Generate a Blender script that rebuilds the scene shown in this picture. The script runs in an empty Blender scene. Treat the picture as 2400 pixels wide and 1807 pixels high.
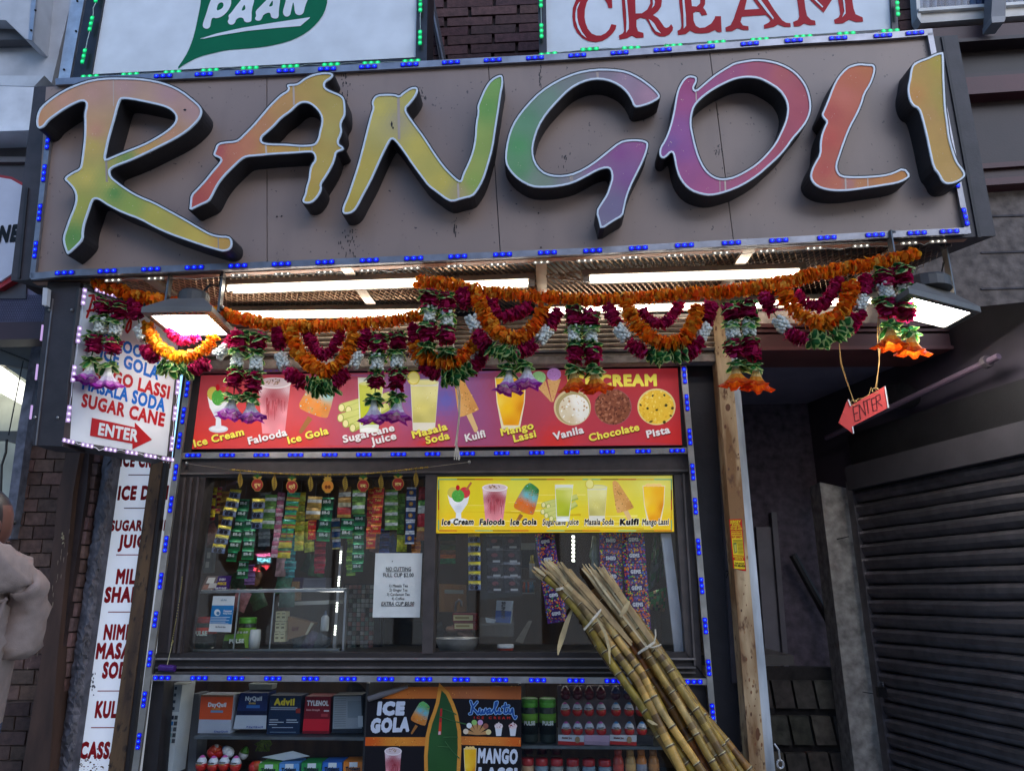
import bpy, bmesh, math, random
from mathutils import Vector, Matrix
from mathutils.geometry import delaunay_2d_cdt, tessellate_polygon
random.seed(11)
rnd = random.random
def ru(a, b): return a + (b - a) * random.random()
SC = bpy.context.scene
COL = SC.collection
V = Vector
PI = math.pi

# ------------------------------------------------------------------ camera
FPX, CX, CY = 1690.0, 1200.0, 903.5          # focal length and centre in photograph pixels (2400 wide)
CAM = V((0.0, -3.2, 1.6))
PITCH, YAW, ROLL = math.radians(16.05), math.radians(3.2), math.radians(-0.15)
RC = Matrix.Rotation(YAW, 3, 'Z') @ Matrix.Rotation(PI / 2 + PITCH, 3, 'X') @ Matrix.Rotation(ROLL, 3, 'Z')
cd = bpy.data.cameras.new('camera')
cd.sensor_width = 36.0
cd.lens = FPX / 2400.0 * 36.0
cd.clip_start, cd.clip_end = 0.05, 400.0
co = bpy.data.objects.new('camera', cd)
co.matrix_world = Matrix.Translation(CAM) @ RC.to_4x4()
COL.objects.link(co)
SC.camera = co

# ------------------------------------------------------------------ world, sun, exposure
SUN_EL, SUN_ROT = math.radians(20), math.radians(150)
W = bpy.data.worlds.new('World')
SC.world = W
W.use_nodes = True
wn = W.node_tree
sky = wn.nodes.new('ShaderNodeTexSky')
sky.sky_type = 'NISHITA'
sky.sun_disc = False
sky.sun_elevation, sky.sun_rotation = SUN_EL, SUN_ROT
sky.air_density, sky.dust_density, sky.ozone_density = 1.0, 0.5, 4.5
wn.links.new(sky.outputs[0], wn.nodes['Background'].inputs[0])
wn.nodes['Background'].inputs[1].default_value = 0.15
sl = bpy.data.lights.new('sun', 'SUN')
sl.energy, sl.angle, sl.color = 0.5, math.radians(50), (1.0, 0.96, 0.92)
so = bpy.data.objects.new('sun', sl)
# light travels from the sun (behind and above the camera) towards the shop front
sd = V((math.sin(SUN_ROT) * math.cos(SUN_EL), math.cos(SUN_ROT) * math.cos(SUN_EL), math.sin(SUN_EL)))
so.rotation_euler = sd.to_track_quat('Z', 'Y').to_euler()
so.location = (0, -6, 9)
COL.objects.link(so)
vs = SC.view_settings
vs.view_transform, vs.look, vs.exposure, vs.gamma, vs.use_curve_mapping = 'Standard', 'None', 1.2, 1.0, False
SC.render.engine = 'CYCLES'
cy = SC.cycles
cy.use_denoising = True
cy.max_bounces, cy.diffuse_bounces, cy.glossy_bounces, cy.transmission_bounces, cy.transparent_max_bounces = 7, 3, 3, 4, 12
cy.sample_clamp_indirect = 4.0
cy.caustics_reflective = cy.caustics_refractive = False

# ------------------------------------------------------------------ colour and materials
def s2l(v):
    v /= 255.0
    return v / 12.92 if v <= 0.04045 else ((v + 0.055) / 1.055) ** 2.4
def C(r, g=None, b=None):
    if g is None: g = b = r
    return (s2l(r), s2l(g), s2l(b))
def mixc(a, b, t): return tuple(x + (y - x) * t for x, y in zip(a, b))
def scl(a, k): return tuple(x * k for x in a)

def newmat(name):
    m = bpy.data.materials.new(name)
    m.use_nodes = True
    nt = m.node_tree
    return m, nt, nt.nodes['Principled BSDF']
def noise_fac(nt, scale, lo, hi, detail=4, coord='Object', dist=0.0, vec=None):
    tc = nt.nodes.new('ShaderNodeTexCoord')
    n = nt.nodes.new('ShaderNodeTexNoise')
    n.inputs['Scale'].default_value = scale
    n.inputs['Detail'].default_value = detail
    n.inputs['Distortion'].default_value = dist
    src = tc.outputs[coord]
    if vec:
        mp = nt.nodes.new('ShaderNodeMapping')
        mp.inputs['Scale'].default_value = vec
        nt.links.new(src, mp.inputs[0]); src = mp.outputs[0]
    nt.links.new(src, n.inputs['Vector'])
    r = nt.nodes.new('ShaderNodeMapRange')
    r.inputs['From Min'].default_value, r.inputs['From Max'].default_value = lo, hi
    nt.links.new(n.outputs['Fac'], r.inputs['Value'])
    return r.outputs[0]
def mixnode(nt, fac, a, b):
    n = nt.nodes.new('ShaderNodeMix'); n.data_type = 'RGBA'
    for s, v in ((n.inputs[0], fac), (n.inputs[6], a), (n.inputs[7], b)):
        if hasattr(v, 'is_linked'): nt.links.new(v, s)
        elif isinstance(v, (int, float)): s.default_value = v
        else: s.default_value = (*v, 1)
    return n.outputs[2]
def mulnode(nt, a, fac, lo=0.8, hi=1.0):
    """multiply colour a by lo..hi driven by fac (grime and print unevenness)"""
    r = nt.nodes.new('ShaderNodeMapRange'); nt.links.new(fac, r.inputs[0])
    r.inputs['To Min'].default_value, r.inputs['To Max'].default_value = lo, hi
    m = nt.nodes.new('ShaderNodeVectorMath'); m.operation = 'SCALE'
    nt.links.new(a, m.inputs[0]); nt.links.new(r.outputs[0], m.inputs['Scale'])
    return m.outputs[0]
def bump(nt, p, fac, strength, dist=0.002):
    b = nt.nodes.new('ShaderNodeBump')
    b.inputs['Strength'].default_value, b.inputs['Distance'].default_value = strength, dist
    nt.links.new(fac, b.inputs['Height']); nt.links.new(b.outputs[0], p.inputs['Normal'])
MATS = {}
def colmat(name, rough=0.5, metal=0.0, var=(0.88, 1.05), nscale=25, bmp=0.0, bscale=60, spec=0.5, coat=0.0, vec=None, detail=4):
    """surface whose base colour is the mesh's own 'Col' attribute, with procedural wear"""
    m, nt, p = newmat(name)
    at = nt.nodes.new('ShaderNodeAttribute'); at.attribute_name = 'Col'
    f = noise_fac(nt, nscale, 0.3, 0.7, vec=vec, detail=detail)
    nt.links.new(mulnode(nt, at.outputs['Color'], f, *var), p.inputs['Base Color'])
    p.inputs['Roughness'].default_value, p.inputs['Metallic'].default_value = rough, metal
    p.inputs['Specular IOR Level'].default_value = spec
    p.inputs['Coat Weight'].default_value = coat
    if bmp: bump(nt, p, noise_fac(nt, bscale, 0.2, 0.8, vec=vec), bmp)
    MATS[name] = m
    return m
PRINT = colmat('print', 0.5, var=(0.9, 1.04), nscale=9, spec=0.18)
def emitprint(name, strength):
    m = colmat(name, 0.45, var=(0.93, 1.03), nscale=9, spec=0.2); nt = m.node_tree; p = nt.nodes['Principled BSDF']     # print with added emission that brightens the sign
    at = [n for n in nt.nodes if n.type == 'ATTRIBUTE'][0]
    nt.links.new(at.outputs['Color'], p.inputs['Emission Color']); p.inputs['Emission Strength'].default_value = strength
    return m
EMITP = emitprint('emissive_print', 0.16)
PAPER = colmat('paper', 0.8, var=(0.9, 1.02), nscale=14, bmp=0.5, bscale=22)
PLASTIC = colmat('plastic', 0.3, var=(0.9, 1.04), nscale=30)
PAINT = colmat('paint', 0.5, var=(0.75, 1.06), nscale=7, bmp=0.15, bscale=90)
METAL = colmat('metal', 0.38, 0.75, var=(0.7, 1.05), nscale=18, bmp=0.1, bscale=120)
FOIL = colmat('foil', 0.25, 0.12, var=(0.75, 1.15), nscale=55, bmp=0.9, bscale=70)
WOODM = colmat('weathered', 0.75, var=(0.45, 1.12), nscale=16, bmp=0.5, bscale=45, vec=(1, 1, 0.22), detail=7)
def rustmat(name, a, b, c, scale, lo, hi):
    m, nt, p = newmat(name)
    k = mixnode(nt, noise_fac(nt, scale, lo, hi, 9, vec=(1.6, 1, .32)), a, b)
    k = mixnode(nt, noise_fac(nt, scale * 5, .56, .70, 6, vec=(1.3, 1, .6)), k, c)
    nt.links.new(k, p.inputs['Base Color']); p.inputs['Roughness'].default_value = .75
    bump(nt, p, noise_fac(nt, 60, .2, .8, vec=(1, 1, .3)), .4); return m
TANM = rustmat('tan_paint', C(204, 176, 136), C(128, 92, 56), C(96, 62, 38), 7, .42, .62)
POSTM = rustmat('old_post', C(104, 78, 52), C(66, 48, 36), C(44, 32, 26), 9, .4, .62)
STONE = colmat('stone', 0.88, var=(0.45, 1.15), nscale=22, bmp=0.9, bscale=40, detail=8)
BRICKM = colmat('brick_clay', 0.9, var=(0.6, 1.12), nscale=38, bmp=0.8, bscale=110, detail=7)
FABRIC = colmat('fabric', 0.95, var=(0.85, 1.05), nscale=40, bmp=0.3, bscale=300)
SKIN = colmat('skin', 0.5, var=(0.85, 1.05), nscale=20)
CANEM = colmat('cane', 0.5, var=(0.5, 1.1), nscale=30, bmp=0.35, bscale=60, vec=(1, 1, 0.5), detail=8)
RUBBER = colmat('black_coating', 0.55, var=(0.7, 1.2), nscale=15, bmp=0.2, bscale=80)

def petalmat():
    m, nt, p = newmat('petal')
    at = nt.nodes.new('ShaderNodeAttribute'); at.attribute_name = 'Col'
    f = noise_fac(nt, 70, 0.3, 0.7)
    c = mulnode(nt, at.outputs['Color'], f, 0.75, 1.1)
    nt.links.new(c, p.inputs['Base Color'])
    p.inputs['Roughness'].default_value = 0.6
    p.inputs['Specular IOR Level'].default_value = 0.25
    t = nt.nodes.new('ShaderNodeBsdfTranslucent'); nt.links.new(c, t.inputs[0])
    mx = nt.nodes.new('ShaderNodeMixShader'); mx.inputs[0].default_value = 0.48
    nt.links.new(p.outputs[0], mx.inputs[1]); nt.links.new(t.outputs[0], mx.inputs[2])
    nt.links.new(mx.outputs[0], nt.nodes['Material Output'].inputs[0])
    return m
PETAL = petalmat()

def emitmat(name, col, strength, sample=True, base=(0.5, 0.5, 0.5)):
    m, nt, p = newmat(name)
    p.inputs['Base Color'].default_value = (*base, 1)
    p.inputs['Emission Color'].default_value = (*col, 1)
    p.inputs['Emission Strength'].default_value = strength
    if not sample: m.cycles.emission_sampling = 'NONE'
    return m
def glassmat(name, tint=(0.9, 0.95, 0.95), refl=1.0, rough=0.02, haze=0.0):
    """thin clear sheet: passes light straight on and mirrors by Fresnel"""
    m, nt, p = newmat(name)
    nt.nodes.remove(p)
    tr = nt.nodes.new('ShaderNodeBsdfTransparent'); tr.inputs[0].default_value = (*tint, 1)
    gl = nt.nodes.new('ShaderNodeBsdfGlossy'); gl.inputs['Roughness'].default_value = rough
    lw = nt.nodes.new('ShaderNodeLayerWeight'); lw.inputs[0].default_value = 0.5
    pw = nt.nodes.new('ShaderNodeMath'); pw.operation = 'POWER'; pw.inputs[1].default_value = 5.0; nt.links.new(lw.outputs['Facing'], pw.inputs[0])
    mu = nt.nodes.new('ShaderNodeMath'); mu.operation = 'MULTIPLY_ADD'; mu.inputs[1].default_value = .5 * refl; mu.inputs[2].default_value = .04 * refl
    nt.links.new(pw.outputs[0], mu.inputs[0])
    mx = nt.nodes.new('ShaderNodeMixShader')
    nt.links.new(mu.outputs[0], mx.inputs[0]); nt.links.new(tr.outputs[0], mx.inputs[1]); nt.links.new(gl.outputs[0], mx.inputs[2])
    out = mx.outputs[0]
    if haze:
        df = nt.nodes.new('ShaderNodeBsdfDiffuse'); df.inputs[0].default_value = (0.6, 0.62, 0.62, 1)
        m2 = nt.nodes.new('ShaderNodeMixShader')
        nt.links.new(noise_fac(nt, 9, 0.35, 0.8), m2.inputs[0])
        mm = nt.nodes.new('ShaderNodeMath'); mm.operation = 'MULTIPLY'; mm.inputs[1].default_value = haze
        nt.links.new(noise_fac(nt, 7, 0.3, 0.8), mm.inputs[0]); nt.links.new(mm.outputs[0], m2.inputs[0])
        nt.links.new(out, m2.inputs[1]); nt.links.new(df.outputs[0], m2.inputs[2]); out = m2.outputs[0]
    nt.links.new(out, nt.nodes['Material Output'].inputs[0])
    return m
GLASS = glassmat('window_glass', (.97, .98, .98), refl=0.8)
CLEAR = glassmat('clear_plastic', (0.96, 0.97, 0.97), refl=0.6, rough=0.06, haze=0.012)

# ------------------------------------------------------------------ planes and pixel rays
def ray(px, py): return RC @ V(((px - CX) / FPX, -(py - CY) / FPX, -1.0))
def project(p):
    q = RC.transposed() @ (V(p) - CAM)
    return (CX + FPX * q.x / -q.z, CY - FPX * q.y / -q.z)
class Plane:
    def __init__(s, p, n):
        s.p, s.n = V(p), V(n).normalized()
        if (CAM - s.p).dot(s.n) < 0: s.n = -s.n
    def at(s, px, py, off=0.0):
        d = ray(px, py); p = s.p + s.n * off
        return CAM + d * ((p - CAM).dot(s.n) / d.dot(s.n))
    def mpp(s, px, py):                                     # metres per photograph pixel on this plane
        return (s.at(px + 1, py) - s.at(px, py)).length
def YP(y): return Plane((0, y, 0), (0, -1, 0))
def ZP(z): return Plane((0, 0, z), (0, 0, 1))
K = YP(0.0)                                                # the shop front

# ------------------------------------------------------------------ mesh builder
class MB:
    def __init__(s): s.v, s.f, s.m, s.c = [], [], [], []
    def add(s, verts, faces, col=(0.5, 0.5, 0.5), m=0, cols=None):
        o = len(s.v); s.v.extend(V(p) for p in verts)
        for i, f in enumerate(faces):
            s.f.append(tuple(o + k for k in f)); s.m.append(m); s.c.append(cols[i] if cols else col)
        return s
    def quad(s, a, b, c, d, col=(.5, .5, .5), m=0): return s.add([a, b, c, d], [(0, 1, 2, 3)], col, m)
    def hexa(s, p, col=(.5, .5, .5), m=0):                  # p: 4 front points then the 4 behind them
        return s.add(p, [(0, 1, 2, 3), (7, 6, 5, 4), (0, 4, 5, 1), (1, 5, 6, 2), (2, 6, 7, 3), (3, 7, 4, 0)], col, m)
    def box(s, lo, hi, col=(.5, .5, .5), m=0, M=None):
        x0, y0, z0 = lo; x1, y1, z1 = hi
        p = [V(q) for q in ((x0, y0, z0), (x1, y0, z0), (x1, y0, z1), (x0, y0, z1), (x0, y1, z0), (x1, y1, z0), (x1, y1, z1), (x0, y1, z1))]
        if M: p = [M @ q for q in p]
        return s.hexa(p, col, m)
    def slab(s, quad, plane, off, thick, col=(.5, .5, .5), m=0):      # a pixel quad as a board: front at off, thick behind
        return s.hexa([plane.at(x, y, off) for x, y in quad] + [plane.at(x, y, off) - plane.n * thick for x, y in quad], col, m)
    def poly3(s, outer, holes=(), col=(.5, .5, .5), m=0, back=None):  # flat polygon in space, walls to back offset vector
        loops = [list(map(V, outer))] + [list(map(V, h)) for h in holes]
        flat = [p for l in loops for p in l]
        tris = [tuple(t) for t in tessellate_polygon(loops)]
        s.add(flat, tris, col, m)
        if back is not None:
            for l in loops:
                n = len(l); o = [p + back for p in l]
                s.add(l + o, [(i, (i + 1) % n, n + (i + 1) % n, n + i) for i in range(n)], col, m)
        return s
    def poly(s, pts, plane, off, col=(.5, .5, .5), holes=(), m=0, thick=None):
        return s.poly3([plane.at(x, y, off) for x, y in pts], [[plane.at(x, y, off) for x, y in h] for h in holes], col, m, None if thick is None else -plane.n * thick)
    def tube(s, pts, r, n=8, col=(.5, .5, .5), m=0, cols=None, cap=True):
        pts = [V(p) for p in pts]; k = len(pts)
        rr = r if isinstance(r, (list, tuple)) else [r] * k
        ref = V((0.31, 0.2, 0.93)); vs_, fs, cs = [], [], []
        for i, p in enumerate(pts):
            t = (pts[min(i + 1, k - 1)] - pts[max(i - 1, 0)]).normalized()
            a = t.cross(ref); a = (t.cross(V((1, 0, 0))) if a.length < 0.1 else a).normalized(); b = t.cross(a)
            for j in range(n):
                g = 2 * PI * j / n; vs_.append(p + (a * math.cos(g) + b * math.sin(g)) * rr[i])
        for i in range(k - 1):
            for j in range(n):
                fs.append((i * n + j, i * n + (j + 1) % n, (i + 1) * n + (j + 1) % n, (i + 1) * n + j)); cs.append(cols[i] if cols else col)
        if cap:
            fs += [tuple(range(n))[::-1], tuple((k - 1) * n + j for j in range(n))]; cs += [cols[0] if cols else col, cols[-1] if cols else col]
        return s.add(vs_, fs, col, m, cs)
    def lathe(s, prof, org, axis=(0, 0, 1), n=16, col=(.5, .5, .5), m=0, cols=None, sq=(1, 1)):   # prof: (radius, height)
        ax = V(axis).normalized(); a = ax.cross(V((0, 1, 0.01))).normalized(); b = ax.cross(a); org = V(org)
        vs_ = [org + ax * h + (a * math.cos(2 * PI * j / n) * sq[0] + b * math.sin(2 * PI * j / n) * sq[1]) * r for r, h in prof for j in range(n)]
        k = len(prof); fs, cs = [], []
        for i in range(k - 1):
            for j in range(n):
                fs.append((i * n + j, i * n + (j + 1) % n, (i + 1) * n + (j + 1) % n, (i + 1) * n + j)); cs.append(cols[i] if cols else col)
        fs += [tuple(range(n))[::-1], tuple((k - 1) * n + j for j in range(n))]; cs += [cols[0] if cols else col, cols[-1] if cols else col]
        return s.add(vs_, fs, col, m, cs)
    def ball(s, c, r, col=(.5, .5, .5), m=0, n=8, k=5):
        rx, ry, rz = r if isinstance(r, (list, tuple)) else (r, r, r); c = V(c)
        vs_ = [c + V((0, 0, rz))] + [c + V((rx * math.sin(PI * i / k) * math.cos(2 * PI * j / n), ry * math.sin(PI * i / k) * math.sin(2 * PI * j / n), rz * math.cos(PI * i / k))) for i in range(1, k) for j in range(n)] + [c - V((0, 0, rz))]
        fs = [(0, 1 + j, 1 + (j + 1) % n) for j in range(n)]
        for i in range(k - 2):
            for j in range(n):
                a = 1 + i * n + j; b = 1 + i * n + (j + 1) % n; fs.append((a, a + n, b + n, b))
        e = len(vs_) - 1; o = 1 + (k - 2) * n
        fs += [(e, o + (j + 1) % n, o + j) for j in range(n)]
        return s.add(vs_, fs, col, m)
    def mesh(s, name, mats, smooth=False):
        me = bpy.data.meshes.new(name)
        me.from_pydata([tuple(p) for p in s.v], [], s.f)
        for mt in (mats if isinstance(mats, (list, tuple)) else [mats]): me.materials.append(mt)
        me.polygons.foreach_set('material_index', s.m)
        a = me.attributes.new('Col', 'FLOAT_COLOR', 'FACE')
        a.data.foreach_set('color', [x for c in s.c for x in (*c[:3], 1.0)])
        if smooth: me.polygons.foreach_set('use_smooth', [True] * len(s.f))
        me.update()
        return me
    def build(s, name, mats, parent=None, smooth=False, kind=None):
        return link(name, s.mesh(name, mats, smooth), Matrix(), parent, kind)

WM = {}
def link(name, me, M, parent=None, kind=None, label=None):
    o = bpy.data.objects.new(name, me); COL.objects.link(o)
    if parent is not None:
        o.parent = parent; o.matrix_parent_inverse = WM[parent.name].inverted()
    o.matrix_basis = M; WM[o.name] = M.copy()
    if kind: o['kind'] = kind
    if label: o['label'] = label
    return o
def thing(name, label, cat, loc=(0, 0, 0), group=None):
    o = link(name, None, Matrix.Translation(V(loc)))
    o.empty_display_size = 0.05
    return tag(o, label, cat, group)
def tag(o, label, cat, group=None):
    o['label'] = label; o['category'] = cat
    if group: o['group'] = group
    return o
def structure(o): o['kind'] = 'structure'; return o
def frame(origin, x, z):
    """matrix with local x along x, local z along z"""
    z = V(z).normalized(); x = V(x); x = (x - z * x.dot(z)).normalized(); y = z.cross(x)
    return Matrix(((x.x, y.x, z.x, origin[0]), (x.y, y.y, z.y, origin[1]), (x.z, y.z, z.z, origin[2]), (0, 0, 0, 1)))

# ------------------------------------------------------------------ outline helpers
def zz(ox, oy, s, pts): return [(ox + x / s, oy + y / s) for x, y in pts]
def chaikin(p, it=1):
    for _ in range(it):
        q = []
        for i in range(len(p)):
            a, b = p[i], p[(i + 1) % len(p)]
            q += [(a[0] * .75 + b[0] * .25, a[1] * .75 + b[1] * .25), (a[0] * .25 + b[0] * .75, a[1] * .25 + b[1] * .75)]
        p = q
    return p
def area(p): return 0.5 * sum(p[i][0] * p[(i + 1) % len(p)][1] - p[(i + 1) % len(p)][0] * p[i][1] for i in range(len(p)))
def offset(p, d):
    """move every side of a closed outline outwards by d (inwards when d < 0)"""
    sgn = 1 if area(p) > 0 else -1; n = len(p); out = []
    for i in range(n):
        a, b, c = V(p[i - 1]), V(p[i]), V(p[(i + 1) % n])
        t1 = (b - a).normalized() if (b - a).length > 1e-9 else V((0, 0)); t2 = (c - b).normalized() if (c - b).length > 1e-9 else t1
        m = V((t1.y + t2.y, -(t1.x + t2.x))) * sgn
        if m.length < 1e-6: m = V((t1.y, -t1.x)) * sgn
        m.normalize(); k = m.dot(V((t1.y, -t1.x)) * sgn)
        out.append(tuple(b + m * (d / max(k, 0.45))))
    return out
def inside(x, y, p):
    r = False; n = len(p)
    for i in range(n):
        x1, y1 = p[i]; x2, y2 = p[i - 1]
        if (y1 > y) != (y2 > y) and x < (x2 - x1) * (y - y1) / (y2 - y1) + x1: r = not r
    return r
def ell(cx, cy_, rx, ry, n=24, rot=0.0, a0=0.0, a1=2 * PI):
    full = abs(a1 - a0 - 2 * PI) < 1e-6; q = []
    for i in range(n if full else n + 1):
        t = a0 + (a1 - a0) * i / n; x, y = rx * math.cos(t), ry * math.sin(t)
        q.append((cx + x * math.cos(rot) - y * math.sin(rot), cy_ + x * math.sin(rot) + y * math.cos(rot)))
    return q
def union(verts, faces):
    """merge overlapping flat faces into one layer of triangles (holes stay open)"""
    r = delaunay_2d_cdt([V(v) for v in verts], [], faces, 1, 1e-6)
    P2 = [tuple(v) for v in r[0]]; src = []
    for q in faces:
        p = [verts[i] for i in q]; src.append((min(a[0] for a in p), max(a[0] for a in p), min(a[1] for a in p), max(a[1] for a in p), p))
    out = []
    for f in r[2]:
        x = sum(P2[i][0] for i in f) / len(f); y = sum(P2[i][1] for i in f) / len(f)
        if any(b[0] <= x <= b[1] and b[2] <= y <= b[3] and inside(x, y, b[4]) for b in src): out.append(tuple(f))
    return P2, out
def strokes2d(lines, w, cap=8):
    """round-ended brush strokes merged into one flat outline: verts, faces"""
    vs_, fs = [], []
    for l in lines:
        for i, p in enumerate(l):
            ww = (w[i] if isinstance(w, (list, tuple)) else w) / 2
            o = len(vs_); vs_ += ell(p[0], p[1], ww, ww, cap); fs.append(list(range(o, o + cap)))
            if i:
                a, b = V(l[i - 1]), V(p); t = (b - a)
                if t.length < 1e-9: continue
                nn = V((-t.y, t.x)).normalized() * ww; o = len(vs_)
                vs_ += [tuple(a - nn), tuple(b - nn), tuple(b + nn), tuple(a + nn)]; fs.append([o, o + 1, o + 2, o + 3])
    return union(vs_, fs)
def grad_poly(mb, pts, plane, off, ctrl, step, holes=(), power=2.2, m=0):
    """printed area whose ink colour runs smoothly between control points (x, y, colour)"""
    loops = [pts] + list(holes); vs_, es = [], []
    for l in loops:
        o = len(vs_); n = len(l); vs_ += l; es += [(o + i, o + (i + 1) % n) for i in range(n)]
    xs = [p[0] for p in pts]; ys = [p[1] for p in pts]
    y = min(ys) + step / 2; k = 0
    while y < max(ys):
        x = min(xs) + (step / 2 if k % 2 else 0)
        while x < max(xs):
            if inside(x, y, pts) and not any(inside(x, y, h) for h in holes): vs_.append((x, y))
            x += step
        y += step * 0.9; k += 1
    r = delaunay_2d_cdt([V(v) for v in vs_], es, [], 0, 1e-5)
    P2 = [tuple(v) for v in r[0]]; tr, cs = [], []
    for f in r[2]:
        gx = sum(P2[i][0] for i in f) / len(f); gy = sum(P2[i][1] for i in f) / len(f)
        if not inside(gx, gy, pts) or any(inside(gx, gy, h) for h in holes): continue
        ws = [1.0 / (((gx - c[0]) ** 2 + (gy - c[1]) ** 2) ** (power / 2) + 1e-4) for c in ctrl]; W_ = sum(ws)
        tr.append(tuple(f)); cs.append(tuple(sum(w * c[2][k2] for w, c in zip(ws, ctrl)) / W_ for k2 in range(3)))
    mb.add([plane.at(x, y, off) for x, y in P2], tr, m=m, cols=cs)

# ------------------------------------------------------------------ lettering
GL, ADV = {}, {}
def font_mesh(body):
    c = bpy.data.curves.new('glyph', 'FONT'); c.body = body; c.resolution_u = 3
    o = bpy.data.objects.new('glyph', c); me = bpy.data.meshes.new_from_object(o)
    v = [tuple(p.co[:2]) for p in me.vertices]; f = [tuple(p.vertices) for p in me.polygons]
    bpy.data.objects.remove(o); bpy.data.curves.remove(c); bpy.data.meshes.remove(me)
    return v, f
def adv(ch):
    if ch not in ADV:
        b = max(p[0] for p in font_mesh('|')[0]); ADV[ch] = max(p[0] for p in font_mesh(ch + '|')[0]) - b
    return ADV[ch]
def glyph(ch, bold):
    k = (ch, bold)
    if k not in GL:
        v, f = font_mesh(ch) if ch != ' ' else ([], [])
        if bold and f:
            cnt = {}
            for q in f:
                for i in range(len(q)):
                    e = (q[i], q[(i + 1) % len(q)]); key = (min(e), max(e)); cnt[key] = cnt.get(key, 0) + 1
            vv, ff = list(v), [list(q) for q in f]
            for (a, b), n in cnt.items():
                if n > 1: continue
                A, B = V(v[a]), V(v[b]); t = B - A
                if t.length < 1e-6: continue
                t.normalize(); nn = V((-t.y, t.x)) * bold; A2, B2 = A - t * bold * .6, B + t * bold * .6; o = len(vv)
                vv += [tuple(A2 - nn), tuple(B2 - nn), tuple(B2 + nn), tuple(A2 + nn)]; ff.append([o, o + 1, o + 2, o + 3])
            v, f = union(vv, ff)
        GL[k] = (v, f)
    return GL[k]
def layout(s, bold=0.0, track=0.0):
    vs_, fs, x = [], [], 0.0
    for ch in s:
        v, f = glyph(ch, bold); o = len(vs_)
        vs_ += [(p[0] + x, p[1]) for p in v]; fs += [tuple(o + i for i in q) for q in f]
        x += adv(ch) + bold * 1.2 + track
    if not vs_: return [], [], 1.0
    x0 = min(p[0] for p in vs_); x1 = max(p[0] for p in vs_)
    cap = 0.665 + bold
    return [((p[0] - x0) / (x1 - x0), p[1] / cap) for p in vs_], fs, (x1 - x0) / cap
def upvec(px, py):
    d = V((1160 - px, -4950 - py)); return d.normalized()
def text(mb, s, p0, p1, cap, plane, off, col, bold=0.03, shear=0.0, up=None, m=0, thick=None, track=0.0):
    """letters from p0 to p1 (baseline ends, photograph pixels), cap pixels high, on a plane"""
    v, f, _ = layout(s, bold, track)
    p0, p1 = V(p0), V(p1); b = p1 - p0
    u = upvec(*((p0 + p1) / 2)) if up is None else (V((b.y, -b.x)).normalized() if up == 'perp' else V(up).normalized())
    q = [p0 + b * x + (u + b.normalized() * shear) * (y * cap) for x, y in v]
    mb.add([plane.at(w.x, w.y, off) for w in q], f, col, m)
def fit_text(mb, s, cx, cy_, cap, width, plane, off, col, **k):
    text(mb, s, (cx - width / 2, cy_ + cap / 2), (cx + width / 2, cy_ + cap / 2), cap, plane, off, col, **k)
# ================================================================== sign plane
def camdir(x, y): return RC @ V((x, y, -FPX))
SH = camdir(-44900, -1797).normalized()
SV = camdir(-297, 7526).normalized()
SN = SH.cross(SV)
S = Plane(YP(-0.62).at(1170, 600), SN)
U = Plane(S.p - S.n * 0.10, S.n)
SX = -SH if SH.x < 0 else SH                               # along the sign, left to right
G1, G2 = YP(-0.585), YP(-0.64)                             # the two flower garlands hang just inside the sign's lower edge

# ================================================================== ground and street
g = MB(); g.box((-60, -40, -0.5), (60, 30, -0.13), C(70, 70, 72))
structure(g.build('ground', STONE))
g = MB(); g.box((-60, -12, -0.126), (60, -4.6, -0.122), C(92, 92, 96))
structure(g.build('road', STONE))
g = MB(); g.box((-30, -4.42, -0.13), (30, 1.8, 0.0), C(176, 172, 166))
structure(g.build('pavement', STONE))
g = MB(); g.box((-30, -4.6, -0.13), (30, -4.42, 0.004), C(135, 130, 125))
structure(g.build('kerb', STONE))
g = MB(); g.box((-30, -16, -0.13), (30, -12, 0.0), C(150, 146, 142))
structure(g.build('pavement', STONE))

# building across the street (only its reflection shows in the shop windows)
opp = thing('brick_building', 'dark brick building across the street seen only as a reflection', 'building', (0, -14, 0))
b = MB(); b.box((-14, -18, 0), (14, -14.0, 8.5), C(110, 92, 86)); b.build('wall', BRICKM, opp)
for i in range(7):
    w = MB(); x = -11.5 + i * 3.6
    w.box((x, -13.99, 4.4), (x + 1.4, -13.95, 6.4), C(160, 160, 160)); w.box((x + .1, -13.94, 4.5), (x + 1.3, -13.93, 6.3), C(35, 42, 55)); w.build('window', PAINT, opp)
b = MB(); b.box((-14, -13.98, 0.0), (14, -13.9, 0.5), C(110, 108, 106)); b.box((-14, -13.97, 3.1), (14, -13.6, 3.6), C(90, 92, 100)); b.build('shop_front', PAINT, opp, kind='stuff')
FILLW = emitmat('fill_window', (1.0, .93, .84), .16)  # glowing panes added across the street as fill light for the shop front
for i in range(8):
    x = -13.6 + i * 3.4
    b = MB(); b.box((x + .15, -13.93, .5), (x + 3.1, -13.91, 3.0)); b.build('fill_pane', FILLW, opp)
    b = MB(); b.box((x + 1.6, -13.91, .5), (x + 1.68, -13.86, 3.0), C(50, 50, 54)); b.box((x - .12, -13.95, .0), (x + .12, -13.86, 3.1), C(120, 112, 106)); b.build('window_bar', PAINT, opp, kind='stuff')

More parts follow.
